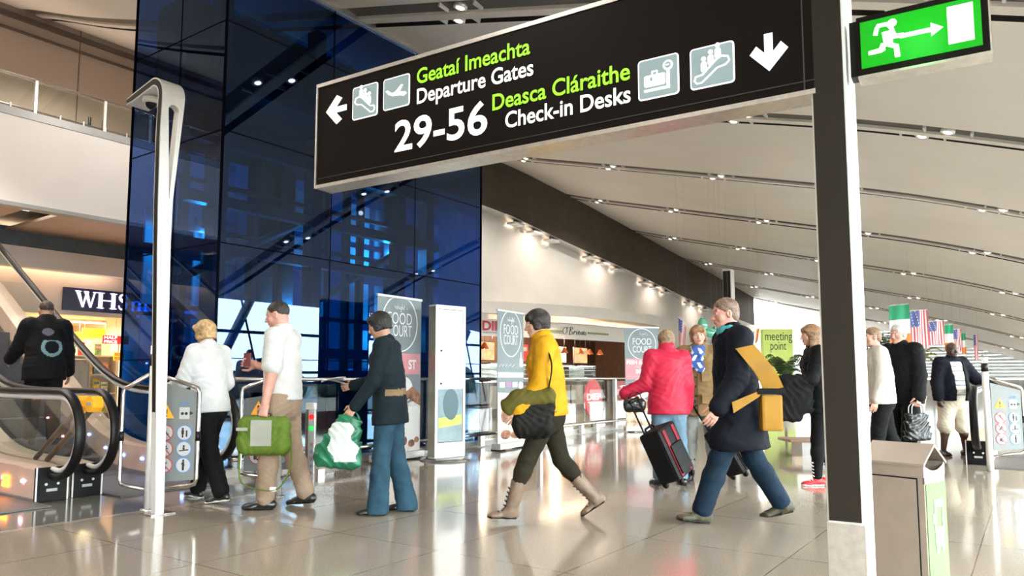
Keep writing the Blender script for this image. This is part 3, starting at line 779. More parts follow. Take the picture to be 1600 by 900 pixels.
# exit sign
E0 = onP(1345, 130, S0, EN); E0 = np.array([E0[0], E0[1], 0]); E0[2] = onP(1446, 111, S0, EN)[2]
P_SIGN2 = Plane(E0, EX, EN)
ex_ = thing('exit_sign', 'green illuminated exit sign with a white running figure, right of the tall column', 'sign', E0, SRZ)
ex0 = P_SIGN2.q(1340, 60)[0]; ex1 = P_SIGN2.q(1549, 92)[0]
gx0, gz0 = P_SIGN2.q(1346.6, 107); gx1, _ = P_SIGN2.q(1536, 72); gz1 = P_SIGN2.q(1344, 33)[1]
gz0 = (gz0+P_SIGN2.q(1536, 72)[1])/2; gz1 = (gz1+P_SIGN2.q(1534, -4)[1])/2
b = MB(); b.bb((ex0-0.004, 0.0, gz0-0.025), (ex1, 0.09, gz1+0.025), 0.004); b.build('sign_box', M_SIGNBK, ex_)
b = MB(); b.bb((ex0-0.004, 0.0, gz0-0.035), (ex1, 0.09, gz0-0.025)); b.build('frame_bottom', M_ALU, ex_)
b = MB(); b.bb((ex1, 0.0, gz0-0.035), (ex1+0.006, 0.09, gz1+0.03)); b.build('frame_end', M_ALU, ex_)
b = MB(); b.bb((ex0-0.03, 0.01, gz0-0.02), (ex0, 0.08, gz1+0.015)); b.build('bracket', M_BLACK, ex_)
mg = bpy.data.materials.new('exit_green'); mg.use_nodes = True
_n = mg.node_tree.nodes; _b = _n['Principled BSDF']
_b.inputs['Base Color'].default_value = (0.0, 0.20, 0.004, 1); _b.inputs['Emission Color'].default_value = (0.0, 0.45, 0.004, 1); _b.inputs['Emission Strength'].default_value = 0.22
_b.inputs['Roughness'].default_value = 0.3
T2 = lambda a, c: (gx0+(gx1-gx0)*a, gz0+(gz1-gz0)*c)
flat('lit_panel', [[(0, 0), (1, 0), (1, 1), (0, 1)]], mg, ex_, -0.004, T2)
M_EXW = mat('exit_white', (0.9, 0.95, 0.88), 0.4, emit=0.35, var=0)
A_ = (gx1-gx0)/(gz1-gz0)
T3 = lambda a, c: (gx0+(gz1-gz0)*a, gz0+(gz1-gz0)*c)     # equal units
def man(a, c): return T3(a, c)
flat('pictogram', [disc2(0.60, 0.84, 0.085, 16), [(0.28, 0.80), (0.49, 0.80), (0.56, 0.70), (0.60, 0.50), (0.80, 0.50), (0.80, 0.58), (0.66, 0.60), (0.62, 0.74), (0.52, 0.88), (0.32, 0.88)],
    [(0.24, 0.66), (0.32, 0.64), (0.36, 0.80), (0.28, 0.82)], [(0.40, 0.68), (0.60, 0.70), (0.60, 0.42), (0.44, 0.36)],
    [(0.44, 0.44), (0.46, 0.30), (0.38, 0.26), (0.14, 0.26), (0.14, 0.34), (0.34, 0.36), (0.38, 0.46)], [(0.50, 0.46), (0.70, 0.36), (0.72, 0.10), (0.62, 0.10), (0.61, 0.30), (0.46, 0.38)]], M_EXW, ex_, -0.007, man)
flat('arrow', [bar2(0.34*A_, 0.52, 0.62*A_, 0.52, 0.09), [(0.60*A_, 0.66), (0.70*A_, 0.52), (0.60*A_, 0.38)]], M_EXW, ex_, -0.007, T3)
flat('door_shape', [[(0.735*A_, 0.14), (0.94*A_, 0.14), (0.94*A_, 0.90), (0.735*A_, 0.90)]], M_EXW, ex_, -0.007, T3)
lamp('exit_sign_lamp', 'POINT', tuple(E0+EX*(gx0+gx1)/2+EN*0.12+np.array([0, 0, (gz0+gz1)/2])), 0.25, (0.2, 1, 0.3), 0.08)

# litter bin
bc = dep(1443, 726, 3.35); BR = math.radians(35.2+38)      # front face runs off to the left at this bearing
d1 = np.array([math.cos(BR), math.sin(BR), 0]); d2 = np.array([math.sin(BR), -math.cos(BR), 0])
bz = bc[2]; BRZ = math.atan2(-d1[1], -d1[0])               # local x = along the front face towards the corner
bin_ = thing('litter_bin', 'grey metal litter bin with a pale green side panel, foreground right beside the column', 'bin', (bc[0], bc[1], 0), BRZ)
W1, W2 = 0.275, 0.215                                       # local: corner at x=0, front face y=0, body goes to y=+W2
M_BIN = mat('bin_metal', (0.42, 0.35, 0.29), 0.38, 0.45, var=0.03, scale=8)
M_BING = mat('bin_green', (0.10, 0.21, 0.05), 0.45, var=0.01)
b = MB(); b.bb((-W1, 0.0, 0.03), (0.0, W2, bz-0.055), 0.004); b.build('body', M_BIN, bin_)
b = MB(); b.bb((-W1+0.01, 0.01, 0.0), (-0.01, W2-0.01, 0.03)); b.build('base', M_BLACK, bin_)
b = MB(); b.bb((-W1+0.016, -0.004, 0.05), (-0.035, 0.0, bz-0.07)); b.build('door', M_BIN, bin_)
b = MB()
for a, c in (((-W1+0.010, 0.05), (-W1+0.016, bz-0.064)), ((-W1+0.010, bz-0.070), (-0.03, bz-0.064)), ((-0.035, 0.05), (-0.030, bz-0.064))):
    b.bb((a[0], -0.003, a[1]), (c[0], 0.002, c[1]))
b.build('door_gap', M_BLACK, bin_)
# gabled hood with open ends
b = MB(); rh = 0.075
for y0, z0, y1, z1 in ((-0.012, bz-0.01, W2/2, bz+rh), (W2+0.012, bz-0.01, W2/2, bz+rh)):
    b.prism([(-W1-0.006, y0, z0), (-W1-0.006, y1, z1), (-W1-0.006, y1, z1+0.012), (-W1-0.006, y0, z0+0.012)], (W1+0.012, 0, 0))
b.build('hood', M_BIN, bin_)
for x in (-W1, -0.008):
    b = MB(); n = 10; arc = [(x, W2*k/n, bz-0.035-0.028*math.sin(PI*k/n)) for k in range(n+1)]
    b.prism(arc+[(x, W2, bz-0.06), (x, 0, bz-0.06)] if False else [(x, 0, bz-0.005), (x, 0, bz-0.09), (x, W2, bz-0.09), (x, W2, bz-0.005)]+[(x, W2*(1-k/n), bz-0.005-0.03*math.sin(PI*k/n)) for k in range(1, n)], (0.008, 0, 0))
    b.build('lip', M_STEEL, bin_)
for y in (-0.004, W2-0.008):
    b = MB(); b.bb((-W1, y, bz-0.06), (0, y+0.012, bz)); b.build('eave', M_BIN, bin_)
b = MB(); b.bb((-0.002, 0.006, 0.04), (0.004, W2-0.006, bz-0.09)); b.build('side_panel', M_BING, bin_)
b = MB()     # bus pictogram, white
bus = lambda y, z: (0.0045, 0.025+y*(W2-0.05), 0.30+z*0.24)
def busp(pts): b.prism([bus(*p) for p in pts], (0.002, 0, 0))
busp(rrect(0.30, 0.12, 0.86, 0.48, 0.06)); busp(rrect(0.30, 0.86, 0.86, 1.0, 0.06)); busp([(0.30, 0.45), (0.38, 0.45), (0.38, 0.92), (0.30, 0.92)]); busp([(0.78, 0.45), (0.86, 0.45), (0.86, 0.92), (0.78, 0.92)])
busp([(0.34, 0.0), (0.46, 0.0), (0.46, 0.14), (0.34, 0.14)]); busp([(0.70, 0.0), (0.82, 0.0), (0.82, 0.14), (0.70, 0.14)]); busp([(0.20, 0.56), (0.27, 0.56), (0.27, 0.74), (0.20, 0.74)])
b.build('bus_symbol', mat('bus_white', (0.40, 0.46, 0.38), 0.5, var=0), bin_)
b = MB(); b.prism([(0.0045, W2-0.006, 0.04), (0.0045, W2-0.006, 0.16), (0.0045, W2-0.08, 0.12), (0.0045, W2-0.12, 0.04)], (0.002, 0, 0)); b.build('blue_flash', mat('bin_blue', (0.10, 0.30, 0.62), 0.45, var=0), bin_)

# ================================================================ LAMP-LIKE POST WITH DOME CAMERA
LP = G(246, 803); LX, LY = LP[0], LP[1]
post = thing('camera_post', 'slim pale metal post with an eye-shaped slit and a hooked top, left foreground', 'post', (LX, LY, 0))
TH = 0.075
def u_at(px, py):
    p = onY(px, py, LY-TH/2); return float(p[0]-LX), float(p[2])
R_ = [u_at(x, y) for x, y in ((256, 800), (262, 560), (268, 330), (284, 200), (289, 160))]
L_ = [u_at(x, y) for x, y in ((243, 800), (245, 560), (247, 330), (251, 200), (254, 160))]
base_w = R_[0][0]-L_[0][0]
sl = u_at(264, 312); st0 = u_at(263.5, 170); st1 = u_at(280, 170)
def lerp_edge(E, z): return float(np.interp(z, [p[1] for p in E], [p[0] for p in E]))
zt = R_[-1][1]+0.02
b = MB(); yf, yb = -TH/2, TH/2
zs = np.linspace(0, sl[1], 8)
stem = [(lerp_edge(L_, z), yf, z) for z in zs]+[(lerp_edge(R_, z), yf, z) for z in reversed(zs)]
b.prism(stem, (0, TH, 0))
zs = np.linspace(sl[1], st0[1], 8)
f = lambda z, q: sl[0]+(q[0]-sl[0])*(z-sl[1])/(q[1]-sl[1])
b.prism([(lerp_edge(L_, z), yf, z) for z in zs]+[(f(z, st0), yf, z) for z in reversed(zs)][:-1]+[(sl[0]-0.001, yf, sl[1])], (0, TH, 0))
b.prism([(f(z, st1), yf, z) for z in zs][1:]+[(lerp_edge(R_, z), yf, z) for z in reversed(zs)]+[(sl[0]+0.001, yf, sl[1])], (0, TH, 0))
# bridge above the slit, with a rounded inner top
n = 8; cxm = (st0[0]+st1[0])/2; rr = (st1[0]-st0[0])/2
arch = [(cxm-rr*math.cos(PI*k/n), yf, st0[1]+rr*math.sin(PI*k/n)) for k in range(n+1)]
XL, XR = L_[-1][0], R_[-1][0]
b.prism([(lerp_edge(L_, st0[1]), yf, st0[1])]+arch+[(lerp_edge(R_, st0[1]), yf, st0[1]), (XR, yf, zt), (XL, yf, zt)], (0, TH, 0))
# hooked top: the band bends back over the top
path = [(yf, zt)]; RB = 0.17
for k in range(1, 9):
    a = PI/2*k/8; path.append((yf+RB-RB*math.cos(a), zt+RB*math.sin(a)))
path.append((yf+RB+0.30, zt+RB-0.06)); path.append((yf+RB+0.42, zt+RB-0.09))
inn = [(yf+TH, zt)]
for k in range(1, 9):
    a = PI/2*k/8; inn.append((yf+RB-(RB-TH)*math.cos(a), zt+(RB-TH)*math.sin(a)))
inn.append((yf+RB+0.30, zt+RB-0.06-TH)); inn.append((yf+RB+0.42, zt+RB-0.09-TH*0.7))
for k in range(len(path)-1):
    q = [path[k], path[k+1], inn[k+1], inn[k]]
    b.prism([(XL, y, z) for y, z in q], (XR-XL, 0, 0))
b.build('shaft', M_PALE, post)
b = MB()     # dark inlay on the edge that faces up the concourse
mid = lambda k, s: (path[k][0]+(inn[k][0]-path[k][0])*s, path[k][1]+(inn[k][1]-path[k][1])*s)
for z0, z1 in zip(np.linspace(0.82, zt, 12)[:-1], np.linspace(0.82, zt, 12)[1:]):
    x0, x1 = lerp_edge(L_, z0)-0.002, lerp_edge(L_, z1)-0.002
    b.poly([(x0, yf+0.012, z0), (x0, yb-0.012, z0), (x1, yb-0.012, z1), (x1, yf+0.012, z1)])
for k in range(len(path)-1):
    q = [mid(k, 0.17), mid(k+1, 0.17), mid(k+1, 0.83), mid(k, 0.83)]
    b.poly([(XL-0.002, y, z) for y, z in q])
b.build('inlay', M_INLAY, post, fixn=False)
b = MB(); b.bb((-0.10, -0.09, 0.0), (0.10, 0.09, 0.012), 0.003); b.build('base_plate', M_STEEL, post)
hy = yf+RB+0.16; hz = zt+RB-0.035-TH
cam_t = thing('dome_camera', 'white security camera with a dark dome hanging under the hooked post top', 'camera', (LX+(XL+XR)/2-0.02, LY+hy, hz))
b = MB(); b.lathe([(0.05, 0.0), (0.068, -0.005), (0.07, -0.045), (0.055, -0.055), (0.0, -0.055)], n=22); b.build('housing', mat('camera_white', (0.75, 0.73, 0.68), 0.4, var=0), cam_t)
b = MB(); b.ball((0, 0, -0.055), (0.045, 0.045, 0.052), 16, 10); b.build('dome', M_BLACK, cam_t)

# ================================================================ BARRIERS WITH SAFETY PICTOGRAMS
M_PLATE = mat('plate_grey', (0.20, 0.215, 0.21), 0.55, 0.0, spec=0.25, var=0.02)
M_PRED = mat('picto_red', (0.45, 0.05, 0.08), 0.5, var=0)
M_PBLUE = mat('picto_blue', (0.08, 0.25, 0.55), 0.5, var=0)
M_PWHITE = mat('picto_white', (0.48, 0.49, 0.48), 0.5, var=0)
M_AMBER = mat('amber', (0.85, 0.38, 0.02), 0.4, emit=0.12, var=0)
def pictos(parent, x0, x1, z0, z1, cols=2):
    """warning panel artwork inside the rectangle"""
    Wd, Hd = x1-x0, z1-z0; y = -0.012
    r = min(Wd/cols*0.42, Hd*0.115)
    fx = [x0+Wd*(k+0.5)/cols for k in range(cols)]
    Hh = [z0+Hd*q for q in (0.52, 0.32, 0.12)]
    flat('warning_triangle', [[(fx[0]-r*0.95, z0+Hd*0.70), (fx[0]+r*0.95, z0+Hd*0.70), (fx[0], z0+Hd*0.70+r*1.7)]], M_AMBER, parent, y)
    flat('exclamation_mark', [bar2(fx[0], z0+Hd*0.70+r*0.55, fx[0], z0+Hd*0.70+r*1.15, r*0.2), disc2(fx[0], z0+Hd*0.70+r*0.3, r*0.13, 8)], M_INK, parent, y-0.002)
    if cols > 1:
        flat('lift_symbol', [rrect(fx[1]-r*0.75, z0+Hd*0.69, fx[1]+r*0.55, z0+Hd*0.69+r*1.5, r*0.1)], M_PWHITE, parent, y)
        flat('lift_figures', [disc2(fx[1]-r*0.35, z0+Hd*0.69+r*0.7, r*0.2, 8), disc2(fx[1]+r*0.15, z0+Hd*0.69+r*0.7, r*0.2, 8), [(fx[1]+r*0.6, z0+Hd*0.69+r*0.5), (fx[1]+r*1.1, z0+Hd*0.69+r*0.75), (fx[1]+r*0.6, z0+Hd*0.69+r*1.0)]], M_INK, parent, y-0.002)
        lettering('LIFTS', (fx[1]-r*0.7, 0, z0+Hd*0.69+r*1.75), (fx[1]+r*0.6, 0, z0+Hd*0.69+r*1.75), r*0.42, X1, Z1, FR, M_PBLUE, parent, (0, 0, 0), 0.02, lift=-y)
    for j, zz in enumerate(Hh):
        for i, xx in enumerate(fx):
            m = M_PRED if i == 0 else M_PBLUE
            flat('symbol_ring', [disc2(xx, zz, r, 22)], m, parent, y)
            flat('symbol_field', [disc2(xx, zz, r*0.88, 22)], M_PWHITE, parent, y-0.002)
            s = r
            if i == 0:
                g = [[disc2(xx-s*0.1, zz+s*0.4, s*0.13, 8), bar2(xx-s*0.1, zz+s*0.3, xx+s*0.1, zz-s*0.1, s*0.22), bar2(xx+s*0.1, zz-s*0.1, xx+s*0.4, zz-s*0.2, s*0.16)],
                     [disc2(xx+s*0.1, zz+s*0.3, s*0.13, 8), bar2(xx, zz+s*0.2, xx-s*0.2, zz-s*0.2, s*0.22), bar2(xx-s*0.2, zz-s*0.2, xx-s*0.5, zz-s*0.3, s*0.15), bar2(xx, zz+s*0.1, xx+s*0.4, zz, s*0.14)],
                     [rrect(xx-s*0.4, zz-s*0.4, xx, zz+s*0.1, s*0.05), bar2(xx, zz, xx+s*0.3, zz+s*0.4, s*0.12), disc2(xx+s*0.1, zz-s*0.4, s*0.12, 8)]][j]
            else:
                g = [[disc2(xx-s*0.2, zz+s*0.5, s*0.14, 8), bar2(xx-s*0.2, zz+s*0.35, xx-s*0.2, zz-s*0.15, s*0.32), bar2(xx-s*0.2, zz-s*0.1, xx-s*0.2, zz-s*0.6, s*0.18), disc2(xx+s*0.3, zz+s*0.2, s*0.12, 8), bar2(xx+s*0.3, zz+s*0.1, xx+s*0.3, zz-s*0.5, s*0.2)],
                     [disc2(xx, zz+s*0.35, s*0.14, 8), bar2(xx, zz+s*0.2, xx-s*0.02, zz-s*0.1, s*0.25), bar2(xx-s*0.6, zz-s*0.25, xx+s*0.6, zz-s*0.1, s*0.14)],
                     [disc2(xx, zz+s*0.6, s*0.14, 8), bar2(xx, zz+s*0.45, xx, zz-s*0.65, s*0.26), bar2(xx-s*0.25, zz+s*0.2, xx+s*0.2, zz, s*0.14)]][j]
            flat('symbol_figure', g, M_INK, parent, y-0.004)
            if i == 0: flat('symbol_slash', [bar2(xx-s*0.62, zz+s*0.62, xx+s*0.62, zz-s*0.62, s*0.12)], M_PRED, parent, y-0.006)
RZI = HEAD-PI/2         # local x runs along the picture's rows
def barrier(name, label, P, zt_, half_l, half_r, plate, post_r=0.028, with_post=True, rz=RZI, pc=2, zb=0.2, zs=1.03):
    t = thing(name, label, 'barrier', (P[0], P[1], 0), rz)
    if with_post:
        b = MB(); b.tube([(0, 0, 0), (0, 0, zt_)], post_r, 14); b.build('post', M_PALE, t)
        b = MB(); b.tube([(0, 0, zt_-0.17), (0, 0, zt_-0.07)], post_r+0.002, 14); b.build('post_band', M_RUBBER, t)
        b = MB(); b.lathe([(0.0, 0.012), (post_r+0.03, 0.01), (post_r+0.035, 0.0), (0, 0)], n=16); b.build('base_plate', M_STEEL, t)
    zp = zs+0.10
    def frame(sgn, w):
        c = 0.06
        return [(sgn*post_r, 0, zp), (sgn*(w-c), 0, zs), (sgn*(w-0.015), 0, zs-0.02), (sgn*w, 0, zs-c), (sgn*w, 0, zb+c), (sgn*(w-0.015), 0, zb+0.015), (sgn*(w-c), 0, zb), (sgn*post_r, 0, zb-0.03)]
    for sgn, w in ((-1, half_l), (1, half_r)):
        if w > 0:
            b = MB(); b.tube(frame(sgn, w), 0.018, 8); b.build('tube_frame', M_STEEL, t)
            b = MB(); b.tube([(sgn*w, 0, 0.57), (sgn*w, 0, 0.65)], 0.021, 10); b.build('clamp', M_RUBBER, t)
    if plate:
        x0, x1 = plate
        b = MB(); b.prism([(x0, -0.008, zb+0.03), (x1, -0.008, zb+0.05), (x1, -0.008, zs-0.05), (x0, -0.008, zp-0.05-0.1*abs(x0)/max(half_r, 0.2))], (0, 0.012, 0))
        pl = b.build('plate', M_PLATE, t)
        pictos(pl, x0+0.015, x1-0.012, zb+0.09, zs-0.07, pc)
    return t
D1 = G(230, 797)
barrier('escalator_barrier', 'steel tube barrier with safety symbols on a grey plate, left beside the slim camera post', D1, 1.37, 0.245, 0.40, (0.04, 0.38))
D2 = dep(440, 590, 6.95)
barrier('escalator_barrier', 'steel tube barrier standing behind the man in the pale short-sleeved shirt', D2, 1.0, 0.37, 0.16, (-0.33, 0.13), zs=1.02, zb=0.2)
D3 = G(1548, 738)
barrier('escalator_barrier', 'steel tube barrier with safety symbols at the far right edge of the hall', D3, 1.34, 0.0, 0.42, (0.05, 0.40), 0.036, zs=1.0, zb=0.22)

# bollard with signal lights
BP = G(483, 776)
t = thing('signal_bollard', 'short steel bollard with a red and a green light, right of the green bag', 'bollard', (BP[0], BP[1], 0), RZI)
b = MB(); b.bb((-0.045, -0.03, 0), (0.045, 0.03, 0.86), 0.008); b.build('body', M_STEEL, t)
b = MB(); b.bb((-0.014, -0.036, 0.02), (0.042, -0.028, 0.81), 0.002); b.build('face_plate', M_PWHITE, t)
b = MB(); b.bb((-0.047, -0.032, 0.80), (0.047, 0.032, 0.865), 0.01); b.build('cap', M_PALE, t)
flat('red_light', [disc2(0.014, 0.735, 0.025, 18)], mat('light_red', (0.85, 0.02, 0.02), 0.3, emit=0.35, var=0), t, -0.042, th=0.008)
flat('green_light', [disc2(0.014, 0.63, 0.025, 18)], mat('light_green', (0.03, 0.6, 0.12), 0.3, emit=0.3, var=0), t, -0.042, th=0.008)
for k, z in enumerate(np.linspace(0.48, 0.09, 7)):
    flat('symbol_ring', [disc2(0.022, z, 0.019, 16)], M_PBLUE if k % 2 else M_PRED, t, -0.039)
    flat('symbol_field', [disc2(0.022, z, 0.015, 16)], M_PWHITE, t, -0.041)
    flat('symbol_figure', [bar2(0.022, z-0.008, 0.022, z+0.008, 0.008)], M_INK, t, -0.043)

# ================================================================ ESCALATORS
M_CLAD = mat('cladding_beige', (0.66, 0.47, 0.37), 0.4, 0.0, var=0.03)
M_SKIRT = mat('skirt_steel', (0.42, 0.40, 0.38), 0.3, 0.7, var=0.04)
M_EGLASS = glass('escalator_glass', (0.84, 0.90, 0.86), 1.5)
M_STEP = mat('step_grey', (0.10, 0.10, 0.10), 0.5, 0.3, var=0.05)
M_LEDB = mat('led_blue', (0.15, 0.3, 1.0), emit=9, var=0)
M_LEDP = mat('led_pink', (1.0, 0.45, 0.6), emit=7, var=0)
M_ORANGE = mat('lamp_orange', (1.0, 0.28, 0.02), emit=3.5, var=0)
XI = 2.54
def hr(x):
    w = 0.28; a = (x-XI)/w
    return 0.97+0.577*w*(math.log1p(math.exp(a)) if a < 30 else a)
def escalator(label, loc, rz, L, half=0.62, led=None, sides=(-1, 1), orange=False):
    t = thing('escalator', label, 'escalator', loc, rz)
    AC = (0.40, 0.595); R = 0.375
    arc = [(AC[0]+R*math.cos(math.radians(a)), AC[1]+R*math.sin(math.radians(a))) for a in np.linspace(285, 90, 20)]
    xs = list(np.linspace(0.7, L, 34))
    for s in sides:
        y = s*half
        path = [(0.62, y, 0.21)]+[(x, y, z) for x, z in arc]+[(x, y, hr(x)) for x in xs]
        b = MB(); b.tube(path, 0.046, 10, flat=0.62); b.build('handrail', M_RUBBER, t)
        b = MB(); k = (R-0.052)/R
        inner = [(0.60, y, 0.27)]+[(AC[0]+(x-AC[0])*k, y, AC[1]+(z-AC[1])*k) for x, z in arc]+[(x, y, hr(x)-0.052) for x in xs]
        b.tube(inner, 0.024, 6); b.build('handrail_track', M_PALE, t)
        b = MB()    # glass
        up = [(AC[0]+(x-AC[0])*k*0.97, AC[1]+(z-AC[1])*k*0.97) for x, z in arc if z > 0.30]
        top = up+[(x, hr(x)-0.06) for x in xs]; bot = [(max(0.25, x), 0.29 if x < 0.8 else hr(x)-0.68) for x, z in top]
        for p, q, r, u in zip(top[:-1], top[1:], bot[:-1], bot[1:]):
            b.poly([(p[0], y, p[1]), (q[0], y, q[1]), (u[0], y, u[1]), (r[0], y, r[1])])
        g = b.build('glass_panel', M_EGLASS, t, fixn=False)
        b = MB()    # deck and outer cladding
        xd = [0.52]+xs
        for x0, x1 in zip(xd[:-1], xd[1:]):
            z0, z1 = (hr(x)-0.67 if x > 0.8 else 0.285 for x in (x0, x1)); w0, w1 = max(0, hr(x0)-1.75), max(0, hr(x1)-1.75)
            ya, yb = y-0.135, y+0.135
            b.poly([(x0, ya, z0), (x1, ya, z1), (x1, yb, z1), (x0, yb, z0)])
            for yy in (ya, yb): b.poly([(x0, yy, w0), (x1, yy, w1), (x1, yy, z1), (x0, yy, z0)])
            b.poly([(x0, ya, w0), (x1, ya, w1), (x1, yb, w1), (x0, yb, w0)])
        d = b.build('deck', M_CLAD, t, fixn=False)
        yi = y-s*0.137
        b = MB()
        for x0, x1 in zip(xd[:-1], xd[1:]):
            z0, z1 = hr(x0)-0.97, hr(x1)-0.97
            b.poly([(x0, yi, max(0.005, z0-0.25)), (x1, yi, max(0.005, z1-0.25)), (x1, yi, z1+0.02), (x0, yi, z0+0.02)])
            b.poly([(x0, yi-s*0.002, z0+0.02), (x1, yi-s*0.002, z1+0.02), (x1, yi-s*0.002, z1+0.033), (x0, yi-s*0.002, z0+0.033)])
        b.build('skirt', M_SKIRT, t, fixn=False)
        if led:
            for x in np.arange(0.75, min(L, 4.6), 0.42):
                b = MB(); b.box((x, yi-s*0.006, hr(x)-0.80), (0.05, 0.008, 0.022)); b.build('guide_light', led, t)
        # newel base with its black end plate
        b = MB(); b.bb((0.50, y-0.14, 0), (0.52, y+0.14, 0.30), 0.003); pl = b.build('end_plate', M_BLACK, t)
        for yy in (-0.05, 0.05):
            b = MB(); b.lathe([(0.0, -0.006), (0.012, -0.005), (0.013, 0.0), (0, 0)], (0.498, y+yy, 0.15), 10, 'X'); b.build('screw', M_PALE, pl)
        b = MB(); b.bb((0.497, y-0.045, 0.085), (0.5, y+0.045, 0.11)); b.build('plate_label', M_PWHITE, pl)
        for yy in (-0.135, 0.125):
            b = MB(); b.bb((0.49, y+yy, 0), (0.53, y+yy+0.012, 0.305)); b.build('edge_strip', M_PALE, t)
        if orange and s < 0:
            for z in (0.115, 0.175):
                b = MB(); b.box((1.10, yi-s*0.008, z), (0.13, 0.012, 0.045)); b.build('signal_light', M_ORANGE, t)
    b = MB(); b.bb((0.15, -half+0.14, 0.0), (1.35, half-0.14, 0.012)); b.build('comb_plate', mat('comb_dark', (0.12, 0.115, 0.11), 0.5, 0.3), t)
    for k in range(int((L-1.4)/0.4)):
        x = 1.36+0.4*k; z = 0.577*max(0.0, x+0.2-XI)+0.005
        b = MB(); b.bb((x, -half+0.14, max(0.0, z-0.24)), (x+0.4, half-0.14, z), 0)
        b.bb((x, -half+0.16, z), (x+0.03, half-0.16, z+0.002)); b.build('step', M_STEP, t)
    return t
escalator('escalator running up to the mezzanine at the left frame edge, orange lights on its skirt', (2.48, 6.72, 0.004), PI/2, 7.6, led=M_LEDP, orange=True)
escalator('escalator carrying the man in the dark jacket up towards the mezzanine', (4.04, 6.76, 0.004), PI/2, 7.6, led=M_LEDB)
escalator('escalator running away behind the man in the striped shirt, far right', (10.62, 0.0, 0.0), 0.0, 2.3, half=0.62, led=None, sides=(1,))
# orange heads on slanted arms between the two left escalators
for (hx, hy), lab in (((3.25, 6.84), 'front one of two orange boxes on slanted arms between the escalators'), ((3.27, 7.13), 'rear one of two orange boxes on slanted arms between the escalators')):
    t = thing('orange_box', lab, 'box', (hx, hy+0.86, 0.32))
    b = MB(); b.tube([(0, 0.0, 0.0), (0, -0.82, 0.50)], 0.026, 6); b.build('arm', mat('arm_bronze', (0.20, 0.16, 0.11), 0.4, 0.6), t)
    b = MB(); b.prism([(-0.045, -0.86+0.075*math.cos(PI/8+k*PI/4), 0.545+0.075*math.sin(PI/8+k*PI/4)) for k in range(8)], (0.09, 0, 0)); b.build('head', M_AMBER, t)
    b = MB(); b.bb((-0.05, -0.905, 0.535), (-0.045, -0.815, 0.56)); b.build('label_strip', M_PWHITE, t)

# ================================================================ SHOP UNDER THE MEZZANINE
M_NAVYS = mat('sign_navy', (0.010, 0.010, 0.055), 0.3, var=0)
t = thing('shop_sign', 'navy shop sign with glowing white serif letters under the mezzanine', 'sign', (7.53, 17.5, 2.60))
b = MB(); b.bb((0, 0, 0), (2.2, 0.05, 0.51)); b.build('sign_board', M_NAVYS, t)
M_GLOW = mat('letter_glow', (0.90, 0.88, 1.0), emit=0.7, var=0)
def serif(name, x, w, h, polys, z0=0.09):
    b = MB()
    for p in polys: b.prism([(x+a*w, -0.035, z0+c*h) for a, c in p], (0, 0.03, 0))
    b.build(name, M_GLOW, t)
def curve2(pts, wd):     # stroke with its own width at each point
    q = spline(pts, 26); ww = np.interp(np.linspace(0, 1, 26), np.linspace(0, 1, len(wd)), wd); out = []
    L, R = [], []
    for i in range(26):
        d = q[min(i+1, 25)]-q[max(i-1, 0)]; n = np.array([-d[1], d[0]])/np.linalg.norm(d)
        L.append(q[i]+n*ww[i]/2); R.append(q[i]-n*ww[i]/2)
    return [[tuple(L[i]), tuple(L[i+1]), tuple(R[i+1]), tuple(R[i])] for i in range(25)]
W_ = [[(0.03, 1), (0.20, 1), (0.40, 0.0), (0.34, 0.0)], [(0.34, 0), (0.40, 0), (0.56, 0.95), (0.51, 0.95)], [(0.42, 1), (0.58, 1), (0.76, 0), (0.70, 0)], [(0.70, 0), (0.76, 0), (0.95, 1), (0.90, 1)], [(0, 0.96), (0.26, 0.96), (0.26, 1), (0, 1)], [(0.84, 0.96), (1.0, 0.96), (1.0, 1), (0.84, 1)], [(0.40, 0.96), (0.62, 0.96), (0.62, 1), (0.40, 1)]]
H_ = [[(0.08, 0), (0.26, 0), (0.26, 1), (0.08, 1)], [(0.74, 0), (0.92, 0), (0.92, 1), (0.74, 1)], [(0.26, 0.48), (0.74, 0.48), (0.74, 0.54), (0.26, 0.54)]]+[[(x, z), (x+0.34, z), (x+0.34, z+0.04), (x, z+0.04)] for x in (0, 0.66) for z in (0, 0.96)]
S_ = curve2([(0.88, 0.78), (0.72, 0.96), (0.38, 0.95), (0.18, 0.76), (0.40, 0.58), (0.70, 0.44), (0.82, 0.22), (0.55, 0.03), (0.22, 0.06), (0.10, 0.26)], [0.05, 0.07, 0.10, 0.17, 0.19, 0.19, 0.17, 0.10, 0.07, 0.05])
M_ = [[(0.10, 0), (0.20, 0), (0.20, 0.62), (0.10, 0.62)], [(0.45, 0), (0.55, 0), (0.55, 0.5), (0.45, 0.5)], [(0.80, 0), (0.90, 0), (0.90, 0.5), (0.80, 0.5)]]+curve2([(0.18, 0.45), (0.32, 0.62), (0.46, 0.58), (0.50, 0.42)], [0.05, 0.08, 0.1, 0.1])+curve2([(0.53, 0.45), (0.67, 0.62), (0.81, 0.58), (0.85, 0.42)], [0.05, 0.08, 0.1, 0.1])+[[(x, 0), (x+0.22, 0), (x+0.22, 0.04), (x, 0.04)] for x in (0.04, 0.39, 0.74)]
serif('letter', 0.24, 0.46, 0.36, W_); serif('letter', 0.72, 0.44, 0.36, H_); serif('letter', 1.19, 0.24, 0.37, S_); serif('letter', 1.48, 0.44, 0.36, M_)
M_SHELF = mat('shelf_white', (0.75, 0.68, 0.58), 0.5)
PC = [(0.6, 0.05, 0.04), (0.75, 0.6, 0.05), (0.8, 0.78, 0.72), (0.08, 0.18, 0.35), (0.15, 0.3, 0.12), (0.5, 0.3, 0.15), (0.7, 0.3, 0.4), (0.08, 0.08, 0.1), (0.75, 0.42, 0.08)]
